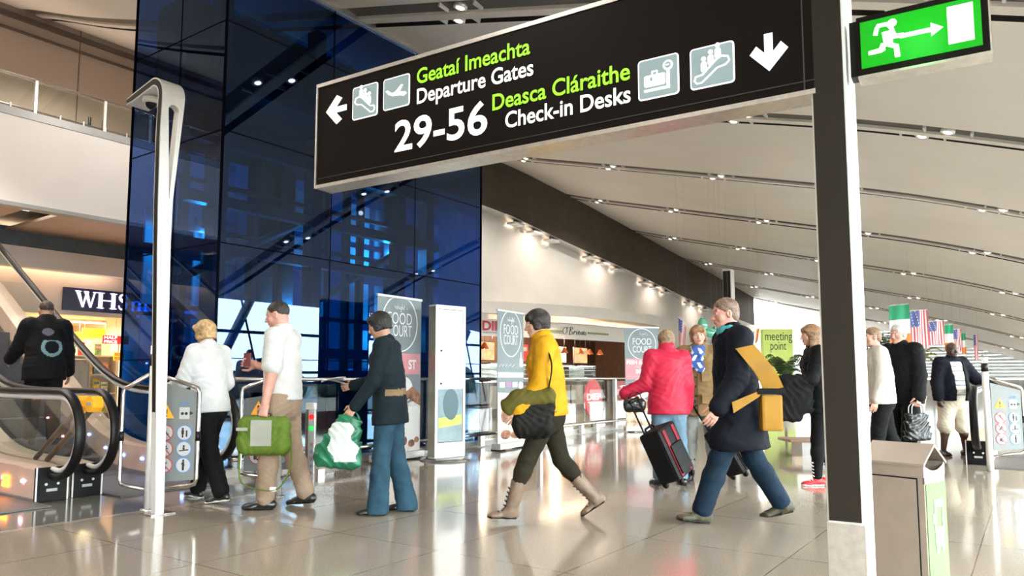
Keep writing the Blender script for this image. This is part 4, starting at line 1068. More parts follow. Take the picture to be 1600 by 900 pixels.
PM = [mat('pack_%d' % k, c, 0.4, var=0.25, scale=14) for k, c in enumerate(PC)]
CN = ['red', 'yellow', 'white', 'navy', 'green', 'brown', 'pink', 'black', 'orange']
for k, (x, y, w) in enumerate([(6.4, 18.6, 1.5), (8.5, 18.4, 1.5), (7.4, 20.3, 2.6)]):
    lab = ['white magazine shelving seen through the escalator glass at far left', 'white magazine shelving nearest the blue tower, under the red sale sign', 'tall white magazine shelving deeper inside the shop'][k]
    t = thing('magazine_shelving', lab, 'shelving', (x, y, 0))
    b = MB(); b.bb((-w/2, 0.35, 0), (w/2, 0.4, 2.0)); b.build('back_panel', M_SHELF, t)
    for s in (-1, 1):
        b = MB(); b.bb((s*w/2-0.02, 0, 0), (s*w/2+0.02, 0.4, 2.0)); b.build('side_panel', M_SHELF, t)
    for z in (0.25, 0.7, 1.15, 1.6):
        b = MB(); b.bb((-w/2, 0.02, z), (w/2, 0.38, z+0.03)); b.build('shelf', M_SHELF, t)
        n = int((w-0.1)/0.19)
        for i in range(n):
            if random.random() < 0.1: continue
            ci = random.randrange(9); h = random.uniform(0.24, 0.33)
            bb_ = MB(); bb_.box((0, 0, h/2), (0.155, 0.03, h), M=Matrix.Rotation(-0.12, 3, 'X'))
            bb_.mi = 1; bb_.box((0, -0.018, h*0.72), (0.12, 0.004, h*0.18), M=Matrix.Rotation(-0.12, 3, 'X'))
            o = bb_.build('magazine', [PM[ci], PM[(ci+2) % 9]])
            o.location = (x-w/2+0.13+i*0.19, y+0.16, z+0.032)
            tag(o, 'magazines standing on the shop shelving behind the escalator', 'magazine', 'magazines on the shop shelving')
def hang_sign(px, py, y, w, h, m, label, txt=None, tm=None):
    p = onY(px, py, y)
    t = thing('sale_sign', label, 'sign', (p[0], y, p[2]-h/2))
    b = MB(); b.bb((-w/2, 0, 0), (w/2, 0.03, h)); b.build('board', m, t)
    for s in (-1, 1):
        b = MB(); b.tube([(s*w*0.4, 0.015, h), (s*w*0.4, 0.015, 2.52-p[2]+h/2)], 0.006, 5); b.build('hanger', M_ALU, t)
    if txt:
        for k, s in enumerate(txt):
            z = h*(1-(k+0.8)/len(txt)); lettering(s, (-w*0.45, 0, z), (w*0.05 if len(txt) > 1 and m is not PM[1] else w*0.42, 0, z), h*0.62/len(txt), X1, Z1, FR, tm, t, (0, 0, 0), 0.03)
    return t
M_SRED = mat('sale_red', (0.75, 0.03, 0.03), 0.4, emit=0.3, var=0); M_SYEL = mat('sale_yellow', (0.85, 0.62, 0.03), 0.4, emit=0.25, var=0)
hang_sign(181, 531, 18.2, 0.62, 0.2, M_SRED, 'red HALF PRICE sign hanging beside the blue tower edge', ('HALF', 'PRICE'), M_GLOW)
hang_sign(147, 521, 18.9, 0.55, 0.24, M_SYEL, 'yellow sale sign hanging left of the red one')
hang_sign(100, 525, 19.2, 0.9, 0.22, M_SYEL, 'pale yellow sale sign behind the rising handrail')
hang_sign(186, 557, 18.0, 0.24, 0.2, M_SYEL, 'small yellow HALF PRICE card at the shop front', ('HALF', 'PRICE'), M_SRED)
for x in (5.5, 8.2):
    t = thing('shop_downlight_strip', 'warm strip light on the shop ceiling, %s' % ('further left' if x < 7 else 'nearest the blue tower'), 'light', (x, 19, 2.44))
    b = MB(); b.bb((-1.0, -0.07, 0.02), (1.0, 0.07, 0.08)); b.build('housing', M_PALE, t)
    b = MB(); b.bb((-0.98, -0.05, 0.0), (0.98, 0.05, 0.02)); b.build('diffuser', mat('strip_warm', (1.0, 0.72, 0.42), emit=10, var=0), t)
lamp('shop_lamp', 'AREA', (7.2, 19.4, 2.42), 150, (1.0, 0.76, 0.50), 3.0, (0, 0, 0), 2.5)
lamp('shop_lamp', 'AREA', (2.5, 19.4, 2.42), 70, (1.0, 0.76, 0.50), 3.0, (0, 0, 0), 2.5)
# security gate at the shop front (white rounded loop)
t = thing('security_gate', 'white loop shaped security gate in the shop entrance behind the escalator', 'security gate', (8.1, 17.9, 0.0))
b = MB(); b.tube([(-0.25, 0, 0.02), (-0.25, 0, 1.4), (-0.2, 0, 1.5), (0.2, 0, 1.5), (0.25, 0, 1.4), (0.25, 0, 0.02)], 0.025, 8); b.build('loop', M_PWHITE, t)
b = MB(); b.bb((-0.22, -0.01, 0.4), (0.22, 0.01, 1.44)); b.build('panel', mat('gate_panel', (0.45, 0.46, 0.45), 0.5), t)

# mezzanine balustrade
t = thing('mezzanine_railing', 'glass and steel railing along the mezzanine edge, upper left', 'railing', (-14, 14.56, 5.86))
b = MB(); b.tube([(0, 0, 0.62), (23.6, 0, 0.62)], 0.028, 8); b.build('handrail', M_STEEL, t)
b = MB(); b.tube([(0, 0, 0.05), (23.6, 0, 0.05)], 0.02, 8); b.build('lower_rail', M_STEEL, t)
for x in np.arange(15.95, 23.7, 1.22):
    b = MB(); b.bb((x-0.025, -0.03, -0.0), (x+0.025, 0.01, 0.62)); b.build('post', M_PALE, t)
    b = MB(); b.bb((x+0.03, 0.02, 0.06), (x+1.2, 0.03, 0.58)); b.build('pane', M_BAL, t)
for x in np.arange(16.35, 22.5, 0.41):
    b = MB(); b.bb((x-0.01, -0.02, 0.0), (x+0.01, 0.01, 0.10)); b.build('clamp', M_PALE, t)
for k, x in enumerate((6.85, 7.12)):
    t = thing('queue_post', 'slim black post standing behind the mezzanine railing, %s' % ('further from the tower' if k == 0 else 'nearer the tower'), 'post', (x, 15.2, 5.3))
    b = MB(); b.tube([(0, 0, 0.01), (0, 0, 1.0)], 0.03, 10); b.build('pole', M_BLACK, t)
    b = MB(); b.lathe([(0, 0.03), (0.10, 0.02), (0.11, 0), (0, 0)], n=16); b.build('base', M_BLACK, t)
# lights in the soffit gap
for k, y in enumerate((15.5, 15.85)):
    t = thing('soffit_light', 'square white downlight in the mezzanine soffit gap, %s' % ('nearer the edge' if k == 0 else 'further in'), 'light', (6.05, y, 4.36))
    b = MB(); b.bb((-0.12, -0.1, 0.0), (0.12, 0.1, 0.04)); b.build('housing', M_PALE, t)
    b = MB(); b.bb((-0.1, -0.08, -0.01), (0.1, 0.08, 0.0)); b.build('diffuser', mat('soffit_glow', (1, 0.97, 0.9), emit=6, var=0), t)
# white fascia blind wall below

# ================================================================ TOTEM, BANNERS
KP = G(690, 724); KQ = G(739, 718)
kr = math.radians(-11); ex_k = np.array([math.cos(kr), math.sin(kr), 0])
t = thing('advertising_totem', 'tall white lit advertising totem on a round base beside the first banner', 'totem', (7.45, 6.50, 0), kr)
kw = 0.52
b = MB(); b.bb((0, 0, 0.03), (kw, 0.16, 2.08), 0.008); b.build('case', M_PALE, t)
b = MB(); b.bb((-0.003, 0.01, 0.05), (0, 0.15, 2.06)); b.build('side_panel', mat('totem_side', (0.22, 0.20, 0.16), 0.35, 0.6), t)
b = MB(); b.bb((0.04, -0.004, 0.95), (kw-0.06, 0.0, 2.02)); b.build('upper_panel', mat('totem_white', (0.92, 0.93, 0.92), 0.2, emit=0.25, var=0.01), t)
b = MB(); b.bb((0.04, -0.004, 0.24), (kw-0.06, 0.0, 0.945)); b.build('lower_panel', mat('totem_grey', (0.30, 0.42, 0.45), 0.12, var=0.08, scale=4), t)
flat('panel_oval', [disc2(kw*0.5, 0.74, 0.13, 24, 0.21)], mat('totem_oval', (0.14, 0.22, 0.25), 0.15, var=0), t, -0.007)  # dark oval laid over the lower panel
flat('panel_band', [[(0.05, 0.43), (kw-0.07, 0.47), (kw-0.07, 0.60), (0.05, 0.56)]], mat('totem_lime', (0.50, 0.66, 0.12), 0.3, emit=0.1, var=0.1), t, -0.007)  # lime band laid over the lower panel
b = MB(); b.bb((0.04, -0.005, 0.235), (kw-0.055, -0.001, 0.245)); b.bb((kw-0.06, -0.005, 0.24), (kw-0.05, -0.001, 2.02)); b.bb((0.04, -0.005, 2.015), (kw-0.055, -0.001, 2.025)); b.build('panel_edge', M_DARK, t)
for z in (1.02, 1.46):
    b = MB(); b.lathe([(0, -0.012), (0.016, -0.01), (0.018, 0), (0, 0)], (0.09, -0.002, z), 10, 'Y'); b.build('lock', M_DARK, t)
b = MB(); b.lathe([(0, 0.03), (0.31, 0.028), (0.34, 0.012), (0.34, 0.0), (0, 0)], (kw*0.42, 0.06, 0), 32); b.build('base', mat('totem_base', (0.25, 0.25, 0.24), 0.2, 0.7), t)

M_BGREY = mat('banner_grey', (0.22, 0.275, 0.29), 0.5, var=0.08, scale=2)
M_BWHITE = mat('banner_white', (0.86, 0.88, 0.87), 0.5, var=0)
M_BPINK = mat('banner_pink', (0.72, 0.30, 0.33), 0.5, var=0.04)
M_BROWNF = mat('food_brown', (0.30, 0.12, 0.06), 0.5, var=0.4, scale=9)
M_TAN = mat('food_tan', (0.74, 0.52, 0.36), 0.5, var=0.35, scale=8)
WRI = [[(.0, .85), (.05, .2), (.12, .6), (.18, .15), (.27, .95)], [(.25, .5), (.28, .15), (.30, .5), (.36, .5)], [(.38, .5), (.37, .15), (.42, .25)], [(.50, .5), (.44, .4), (.45, .15), (.51, .3), (.51, .5), (.50, -.2), (.44, -.15)], [(.57, .95), (.56, .15), (.60, .45), (.65, .4), (.65, .15)], [(.72, .8), (.71, .15), (.76, .2)], [(.68, .55), (.78, .58)], [(.82, .95), (.81, .8)], [(.92, .5), (.86, .42), (.92, .3), (.86, .15)]]
def banner(label, A, B, ztop, kind):
    A = np.array([A[0], A[1]]); B = np.array([B[0], B[1]]); w = float(np.linalg.norm(B-A)); rz = math.atan2(*(B-A)[::-1])
    t = thing('roll_up_banner', label, 'banner', (A[0], A[1], 0), rz)
    b = MB(); b.bb((-0.02, -0.07, 0.02), (w+0.02, 0.09, 0.11), 0.012); b.build('cassette', mat('cassette_pale', (0.62, 0.62, 0.60), 0.35, 0.3), t)
    for x in (0.12, w-0.12):
        b = MB(); b.bb((x-0.03, -0.09, 0.0), (x+0.03, 0.16, 0.022), 0.004); b.build('foot', M_DARK, t)
    b = MB(); b.tube([(w/2, 0.05, 0.1), (w/2, 0.05, ztop)], 0.012, 8); b.build('pole', M_DARK, t)
    b = MB(); b.bb((-0.01, -0.012, ztop-0.015), (w+0.01, 0.02, ztop+0.015), 0.004); b.build('top_bar', M_PALE, t)
    b = MB(); b.bb((0, 0.0, 0.11), (w, 0.006, ztop)); pn = b.build('panel', M_BGREY, t)
    H = ztop-0.11; Z = lambda f: 0.11+H*f
    cx, cz, r = w/2, Z(0.83), w*0.41
    ring = []
    n = 40
    for k in range(n):
        a0, a1 = 2*PI*k/n, 2*PI*(k+1)/n
        q = [(cx+rr*math.cos(a), cz+rr*1.05*math.sin(a)) for rr, a in ((r, a0), (r, a1), (r*0.955, a1), (r*0.955, a0))]
        q = [(x, min(z, ztop-0.02)) for x, z in q]
        if abs(q[0][1]-q[2][1]) > 1e-4 or abs(q[0][0]-q[2][0]) > 1e-3: ring.append(q)
    flat('ring', [q for q in ring if len({round(z, 4) for _, z in q}) > 1], M_BWHITE, pn, -0.003)
    lettering('FOOD', (cx-r*0.66, 0, Z(0.825)), (cx+r*0.66, 0, Z(0.825)), r*0.42, X1, Z1, FR, M_BWHITE, pn, (0, 0, 0), -0.005, lift=0.004)
    lettering('COURT', (cx-r*0.66, 0, Z(0.745)), (cx+r*0.66, 0, Z(0.745)), r*0.42, X1, Z1, FR, M_BWHITE, pn, (0, 0, 0), -0.005, lift=0.004)
    strokes('script', WRI, (cx-r*0.36, 0, Z(0.915)), X1, Z1, FR, r*0.80, r*0.26, 0.006, M_BWHITE, pn)
    if kind == 1:
        flat('band', [[(0.02, Z(0.50)), (w-0.02, Z(0.50)), (w-0.02, Z(0.635)), (0.02, Z(0.635))]], M_BPINK, pn, -0.003)
        lettering('ST', (w*0.70, 0, Z(0.535)), (w*0.88, 0, Z(0.535)), 0.12, X1, Z1, FR, M_BWHITE, pn, (0, 0, 0), 0.03, lift=0.006)
        flat('disc', [disc2(w*0.62, Z(0.40), 0.17, 24)], M_BWHITE, pn, -0.003)
        flat('photo_field', [[(0.01, Z(0.0)), (w-0.01, Z(0.0)), (w-0.01, Z(0.34)), (w*0.6, Z(0.30)), (0.01, Z(0.22))]], mat('photo_pale', (0.80, 0.76, 0.72), 0.5, var=0.08), pn, -0.005)
        flat('photo_bacon', [[(w*0.55, Z(0.30)), (w*0.72, Z(0.34)), (w-0.01, Z(0.29)), (w-0.01, Z(0.36)), (w*0.8, Z(0.42)), (w*0.62, Z(0.38))]], M_BROWNF, pn, -0.008)
        flat('photo_cup', [rrect(w*0.50, Z(0.05), w*0.96, Z(0.29), 0.07)], M_BWHITE, pn, -0.011)
        hand = []
        for k in range(20):
            a0, a1 = 2*PI*k/20, 2*PI*(k+1)/20
            hand.append([(w*0.50+rr*0.75*math.cos(a), Z(0.185)+rr*1.35*math.sin(a)) for rr, a in ((0.10, a0), (0.10, a1), (0.07, a1), (0.07, a0))])
        flat('photo_handle', hand, M_BWHITE, pn, -0.013)
        flat('photo_beans', [disc2(w*0.62, Z(0.07), 0.05, 14, 0.06), disc2(w*0.78, Z(0.05), 0.07, 14, 0.05), disc2(w*0.9, Z(0.07), 0.05, 14, 0.04)], M_BROWNF, pn, -0.015)
    if kind == 2:
        for k, (x0, x1) in enumerate(((0.06, 0.34), (0.38, 0.78), (0.84, 0.95))):
            sq = [[(x, 0.3+0.35*((i*7) % 3)) for i, x in enumerate(np.linspace(0, 1, 9))]]
            strokes('small_print', sq, (w*x0, 0, Z(0.565)), X1, Z1, FR, w*(x1-x0), 0.05, 0.008, M_BWHITE, pn)
        flat('bottle_mark', [[(w*0.84, Z(0.58)), (w*0.95, Z(0.58)), (w*0.95, Z(0.63)), (w*0.91, Z(0.65)), (w*0.91, Z(0.69)), (w*0.88, Z(0.69)), (w*0.88, Z(0.65)), (w*0.84, Z(0.63))]], M_BWHITE, pn, -0.004)
        flat('white_strip', [[(0.02, Z(0.49)), (w-0.02, Z(0.49)), (w-0.02, Z(0.53)), (0.02, Z(0.53))]], M_BWHITE, pn, -0.004)
        for k, m in enumerate((M_BWHITE, mat('logo_mauve', (0.45, 0.25, 0.45), 0.5, var=0), M_BWHITE)):
            flat('logo_mark', [rrect(w*(0.08+0.24*k), Z(0.415), w*(0.27+0.24*k), Z(0.455), 0.012)], m, pn, -0.004)
        flat('logo_mark', [disc2(w*0.88, Z(0.43), w*0.09, 16, 0.055)], M_BWHITE, pn, -0.004)
        flat('photo_field', [[(0.01, Z(0.0)), (w-0.01, Z(0.0)), (w-0.01, Z(0.36)), (0.01, Z(0.38))]], mat('photo_cream', (0.78, 0.68, 0.60), 0.5, var=0.15, scale=6), pn, -0.005)
        flat('photo_food', [disc2(w*0.3, Z(0.06), 0.16, 18, 0.07), disc2(w*0.7, Z(0.05), 0.18, 18, 0.06), disc2(w*0.25, Z(0.20), 0.10, 18, 0.10)], M_BROWNF, pn, -0.008)
    if kind == 3:
        flat('band', [[(0.01, Z(0.47)), (w-0.01, Z(0.47)), (w-0.01, Z(0.68)), (0.01, Z(0.68))]], M_BPINK, pn, -0.003)
        lettering('FISH & CHIPS', (w*0.05, 0, Z(0.625)), (w*0.97, 0, Z(0.625)), 0.075, X1, Z1, FR, M_BWHITE, pn, (0, 0, 0), 0.035, lift=0.006)
        strokes('small_print', [[(x, 0.3+0.3*((i*5) % 3)) for i, x in enumerate(np.linspace(0, 1, 11))]], (w*0.28, 0, Z(0.585)), X1, Z1, FR, w*0.44, 0.04, 0.007, M_BWHITE, pn)
        lettering('BEER', (w*0.31, 0, Z(0.535)), (w*0.68, 0, Z(0.535)), 0.07, X1, Z1, FR, M_BWHITE, pn, (0, 0, 0), 0.035, lift=0.006)
        strokes('small_print', [[(x, 0.3+0.3*((i*5) % 3)) for i, x in enumerate(np.linspace(0, 1, 17))]], (w*0.06, 0, Z(0.49)), X1, Z1, FR, w*0.86, 0.03, 0.006, M_BWHITE, pn)
        flat('disc', [disc2(w*0.48, Z(0.385), w*0.28, 28)], M_BWHITE, pn, -0.003)
        flat('photo_field', [[(0.01, Z(0.0)), (w-0.01, Z(0.0)), (w-0.01, Z(0.20)), (w*0.4, Z(0.30)), (0.01, Z(0.29))]], M_TAN, pn, -0.006)
        flat('photo_plate', [disc2(w*0.65, Z(0.10), w*0.28, 22, 0.09)], M_BWHITE, pn, -0.009)
    return t
b1a, b1b = onY(588, 600, 6.93), onY(657, 600, 6.98)
banner('first grey Wright\'s FOOD COURT banner behind the woman in jeans'.replace("Wright's ", ''), (b1a[0], 6.93), (b1b[0], 6.98), 2.18, 1)
b2a, b2b = onY(777, 600, 6.62), onY(818, 600, 6.72)
banner('second grey FOOD COURT banner, between the totem and the yellow jacket walker', (b2a[0], 6.62), (b2b[0], 6.72), 2.13, 2)
b3a, b3b = dep(977, 600, 15.0), dep(1031, 600, 15.15)
banner('third grey FOOD COURT banner, beside the woman in the pink jacket', (b3a[0], b3a[1]), (b3b[0], b3b[1]), 2.13, 3)

# ================================================================ FAR END: SECOND COLUMN, MEETING POINT, PLANTS, FLAGS
p = dep(1139, 560, 17.0)
t = thing('sign_column', 'distant black and white column rising behind the walker with the mustard bag', 'column', (p[0], p[1], 0), SRZ)
b = MB(); b.bb((-0.10, 0, 0), (0.10, 0.28, 3.62), 0.006); b.build('shaft', M_PALE, t)
b = MB(); b.bb((-0.09, -0.01, 0.5), (0.08, 0, 3.58)); b.build('inlay', M_INLAY, t)
p = dep(1218, 600, 26)
t = thing('meeting_point_sign', 'lime green meeting point pillar sign beyond the walkers', 'sign', (p[0], p[1], 0), RZI)
b = MB(); b.bb((-0.53, 0, 0.06), (0.53, 0.3, 2.82), 0.01); b.build('pillar', mat('lime_panel', (0.55, 0.70, 0.16), 0.5, emit=0.12, var=0.03), t)
b = MB(); b.bb((-0.56, -0.03, 0), (0.56, 0.33, 0.06)); b.build('plinth', M_DARK, t)
lettering('meeting', (-0.46, 0, 2.42), (0.50, 0, 2.42), 0.30, X1, Z1, FR, M_INK, t, (0, 0, 0), 0.0)
lettering('point', (-0.28, 0, 2.08), (0.28, 0, 2.08), 0.30, X1, Z1, FR, M_INK, t, (0, 0, 0), 0.0)
M_PALM = mat('palm_leaf', (0.045, 0.09, 0.025), 0.5, var=0.3, scale=4); M_PALMY = mat('palm_yellow', (0.28, 0.26, 0.06), 0.5, var=0.3, scale=4)
M_POT = mat('pot_white', (0.62, 0.62, 0.58), 0.4)
def palm(label, P, h, r, m, n=13, seed=1):
    rnd = random.Random(seed)
    t = thing('potted_palm', label, 'plant', (P[0], P[1], 0))
    b = MB(); b.lathe([(0.20, 0.0), (0.27, 0.48), (0.29, 0.5), (0.25, 0.5), (0.23, 0.44), (0.0, 0.44)], n=20); b.build('pot', M_POT, t)
    b = MB(); b.tube([(0, 0, 0.42), (0.02, 0, h*0.5), (0.0, 0.02, h*0.62)], [0.05, 0.04, 0.03], 8); b.build('trunk', mat('palm_trunk', (0.12, 0.08, 0.04), 0.7, var=0.3), t)
    for k in range(n):
        a = 2*PI*k/n+rnd.uniform(-0.2, 0.2); e = rnd.uniform(0.35, 1.0); L = r*rnd.uniform(0.8, 1.15)
        b = MB(); pts = []
        for i in range(9):
            s = i/8; rad = L*s; z = h*0.62+(h*0.42)*e*math.sin(min(1.0, s*1.1)*PI*0.62)*1.05-0.30*L*s*s
            pts.append(Vector((rad*math.cos(a), rad*math.sin(a), z)))
        b.tube(pts, [0.012*(1-i/10) for i in range(9)], 5)
        for i in range(1, 9):
            d = (pts[i]-pts[i-1]).normalized(); sd = d.cross(Vector((0, 0, 1))).normalized()
            for f in (0.0, 0.5):
                q = pts[i-1].lerp(pts[i], f)
                for s in (-1, 1):
                    ll = 0.32*r*(1-0.6*(i+f)/9); tip = q+sd*s*ll+d*ll*0.55-Vector((0, 0, ll*0.45)); w_ = d*0.022
                    b.poly([q-w_, q+w_, tip.lerp(q, 0.3)+w_*0.9, tip, tip.lerp(q, 0.3)-w_*0.9])
        b.build('frond', m, t, fixn=False)
    return t
p = dep(1226, 600, 23); palm('dark green palm in front of the lime green meeting point sign', (p[0], p[1]), 1.85, 0.8, M_PALM, 14, 3)
p = dep(1378, 600, 21); palm('tall palm just right of the tall column, behind the blonde head', (p[0], p[1]), 2.45, 0.7, M_PALM, 13, 5)
p = dep(1432, 600, 23.8); palm('yellowing palm beneath the hanging flags', (p[0], p[1]), 2.3, 0.75, M_PALMY, 13, 8)

FG = mat('flag_green', (0.02, 0.36, 0.16), 0.6, var=0.03); FW = mat('flag_white', (0.80, 0.80, 0.78), 0.6, var=0.02); FO = mat('flag_orange', (0.75, 0.25, 0.04), 0.6, var=0.03)
FR_ = mat('flag_red', (0.62, 0.10, 0.12), 0.6, var=0.03); FB = mat('flag_blue', (0.10, 0.14, 0.38), 0.6, var=0.03)
def flag(label, tl, tr, drop, D, kind, group=None, droop=0.0):
    A = dep(*tl, D); B = dep(*tr, D); w = float(np.linalg.norm((B-A)[:2])); h = drop*D/FPX
    t = thing('flag', label, 'flag', A, math.atan2(B[1]-A[1], B[0]-A[0]), group)
    rise = B[2]-A[2]
    NX, NZ = 26, 26
    b = MB()
    def pt(i, j, o):
        x = w*i/NX; z = -h*j/NZ
        y = 0.02*math.sin(7*i/NX*1.4+2.0*j/NZ)+o
        x2 = x*(1-droop*j/NZ)+droop*w*0.5*j/NZ*0.3
        return (x2, y, z+rise*i/NX-droop*h*0.25*(i/NX)**2)
    for i in range(NX):
        for j in range(NZ):
            if kind == 'irish': mi = min(2, int(j/NZ*3))
            elif kind == 'irish_v': mi = min(2, int(i/NX*3))
            else:
                if i < NX*0.5 and j < NZ*0.42: mi = 1 if ((i*3+j*2) % 7 in (0,) and j % 2 == 0) else 2
                else: mi = 0 if int(i/NX*13) % 2 == 0 else 1
            b.mi = mi
            for o in (0.0, 0.006): b.poly([pt(i, j, o), pt(i+1, j, o), pt(i+1, j+1, o), pt(i, j+1, o)], True)
    b.build('cloth', [FG, FW, FO] if kind.startswith('irish') else [FR_, FW, FB], t, fixn=False)
    b = MB(); b.tube([(0, 0.003, 0.004), (w, 0.003, rise+0.004)], 0.009, 5); b.build('rod', M_PALE, t)
    for x, r in ((0.0, 0), (w, rise)):
        pw_ = np.array([A[0]+(B[0]-A[0])*x/w, A[1]+(B[1]-A[1])*x/w]); zt_ = zc(pw_[0], pw_[1])
        b = MB(); b.tube([(x, 0.003, r), (x, 0.003, max(r+0.05, zt_-A[2]))], 0.0013, 4); b.build('cord', M_PWHITE, t)
    return t
flag('large Irish tricolour hanging behind the white-haired man', (1389, 478), (1420, 475), 66, 18, 'irish')
flag('American flag hanging right of the large Irish tricolour', (1422, 486), (1449, 484), 60, 18.4, 'us')
flag('American flag hanging above the head of the man in the striped shirt, left side', (1451, 503), (1474, 501), 36, 19.4, 'us')
flag('narrow Irish tricolour straight above the head of the man in the striped shirt', (1475, 508), (1488, 507), 40, 20.5, 'irish')
flag('smaller American flag hanging right of the narrow Irish tricolour', (1489, 515), (1501, 514), 36, 21.5, 'us')
flag('smallest Irish tricolour, rightmost of the readable hanging flags', (1502, 521), (1508, 520), 32, 22.5, 'irish')
flag('edge-on red striped flag left of the barrier post', (1521, 523), (1527, 522), 40, 23.5, 'us')
flag('American flag drooping beside the head of the woman in the tan coat', (1060, 496), (1072, 505), 46, 17, 'us', droop=0.5)
flag('Irish tricolour hanging between the green balloon and the walker', (1112, 512), (1127, 500), 26, 16.5, 'irish_v', droop=0.3)
flag('American flag hanging below the tricolour beside the walker with the mustard bag', (1121, 512), (1138, 508), 34, 16, 'us', droop=0.4)
flag('green flag hanging right of the distant black and white column', (1172, 524), (1187, 510), 22, 17, 'irish_v', droop=0.3)
# shamrock balloon
p = dep(1099, 517, 15.5)
t = thing('shamrock_balloon', 'green shamrock shaped foil balloon above the tan coat shoulder', 'balloon', p, RZI)
MBAL = mat('balloon_green', (0.10, 0.42, 0.25), 0.15, var=0.03, coat=0.6)
for k, a in enumerate((200, 75, -35)):
    x, z = 0.13*math.cos(math.radians(a+20)), 0.13*math.sin(math.radians(a+20))
    b = MB(); b.ball((x, 0, z), (0.155, 0.07, 0.105), 18, 12, Matrix.Rotation(-math.radians(a+20), 3, 'Y')); b.build('lobe', MBAL, t)
b = MB(); b.tube([(0.0, 0, -0.05), (0.06, 0, -0.25), (0.05, 0, -0.8), (0.02, 0, -p[2]+1.02)], 0.007, 5); b.build('ribbon', M_PWHITE, t)
# dark coffee kiosk with a round logo
t = thing('coffee_kiosk', 'dark coffee kiosk counter with a white round logo behind the tan coat woman', 'kiosk', (24.6, 9.2, 0))
b = MB(); b.bb((-1.9, 0, 0.06), (3.2, 0.9, 1.0), 0.01); b.build('counter', M_BLACK, t)
b = MB(); b.bb((-1.95, -0.05, 1.0), (3.25, 0.95, 1.04), 0.005); b.build('worktop', M_STEEL, t)
b = MB(); b.bb((-1.9, 0.02, 0), (3.2, 0.88, 0.06)); b.build('plinth', M_DARK, t)
p = onY(1115, 612, 9.19); logo_x = p[0]-24.6
for r_, m, yy in ((0.40, M_PWHITE, -0.004), (0.35, M_BLACK, -0.006), (0.31, M_PWHITE, -0.008), (0.26, M_BLACK, -0.010), (0.22, M_PWHITE, -0.012)):
    flat('round_logo', [disc2(logo_x, p[2], r_, 26, r_*1.1)], m, t, yy)
for k, (x, lab) in enumerate(((-0.4, 'chrome coffee machine on the dark kiosk counter, nearer the tan coat'), (0.9, 'chrome coffee machine on the dark kiosk counter, further along'))):
    q = thing('coffee_machine', lab, 'coffee machine', (24.6+x, 9.4, 1.042))
    b = MB(); b.bb((-0.35, 0, 0.08), (0.35, 0.45, 0.42), 0.02); b.build('body', M_STEEL, q)
    b = MB(); b.bb((-0.34, -0.08, 0.0), (0.34, 0.44, 0.08), 0.01); b.build('drip_tray', M_DARK, q)
    for s in (-0.18, 0.18):
        b = MB(); b.tube([(s, -0.02, 0.24), (s, -0.02, 0.16)], 0.03, 10); b.tube([(s, -0.03, 0.20), (s, -0.16, 0.19)], 0.012, 6); b.build('group_head', M_BLACK, q)
# bench
p = G(1257, 714)
t = thing('bench', 'low metal bench with a flat seat behind the woman in red shoes', 'bench', (p[0]+0.25, p[1], 0), RZI)
b = MB(); b.bb((-0.35, -0.25, 0.20), (0.75, 0.25, 0.24), 0.01); b.build('seat', mat('bench_wood', (0.28, 0.17, 0.10), 0.4, var=0.1), t)
for x in (-0.1, 0.6):
    b = MB(); b.bb((x-0.07, -0.2, 0), (x+0.07, 0.2, 0.20)); b.build('leg', M_SKIRT, t)

# ================================================================ CEILING DOWNLIGHTS
M_DLITE = mat('downlight_glow', (1.0, 0.80, 0.66), emit=7, var=0)
ORD = {1.6: 'first', 6.85: 'second', 11.1: 'third', 16.1: 'fourth', 21.1: 'fifth', 26.1: 'sixth', 31.1: 'seventh', 36.1: 'eighth', 41.1: 'ninth'}
master = None
for s in STRIPS:
    if s < 1: continue
    for k, y in enumerate((0.5, 3.1, 5.7, 8.4, 11.0)):
        for dx, dy in ((-0.155, 0.0), (0.215, 0.33)):
            yy = y+dy+(0.25 if int(s) % 2 else -0.2)
            if s < 10 and yy > 6.9: continue
            X = s+dx; Zt = zc(X, yy)-0.01
            sl = math.atan2(zc(X, yy+0.1)-zc(X, yy-0.1), 0.2)
            if master is None:
                t = thing('ceiling_downlight', '', 'downlight', (0, 0, 0))
                b = MB(); b.lathe([(0.075, 0.0), (0.088, -0.004), (0.088, 0.06), (0.075, 0.06)], n=18); b.build('ring', M_PALE, t)
                b = MB(); b.lathe([(0.0, -0.016), (0.03, -0.015), (0.044, -0.009), (0.052, 0.0), (0.054, 0.02), (0.0, 0.02)], n=18); b.build('lamp_glass', M_DLITE, t)
                for e in (-0.28, 0.28):
                    b = MB(); b.bb((-0.09, e-0.012, -0.004), (0.09, e+0.012, 0.07)); b.build('clip', M_PALE, t)
                b = MB(); b.lathe([(0.085, 0.065), (0.085, 0.15), (0, 0.15)], n=12); b.build('can', M_DARK, t)
                master = t
            else: t = copy_tree(master)
            t.location = (X, yy, Zt); t.rotation_euler = (sl, 0, 0)
            t['label'] = 'small round downlight in the %s ceiling slot counted from the camera' % ORD[s]; t['group'] = 'downlights in the %s ceiling slot' % ORD[s]
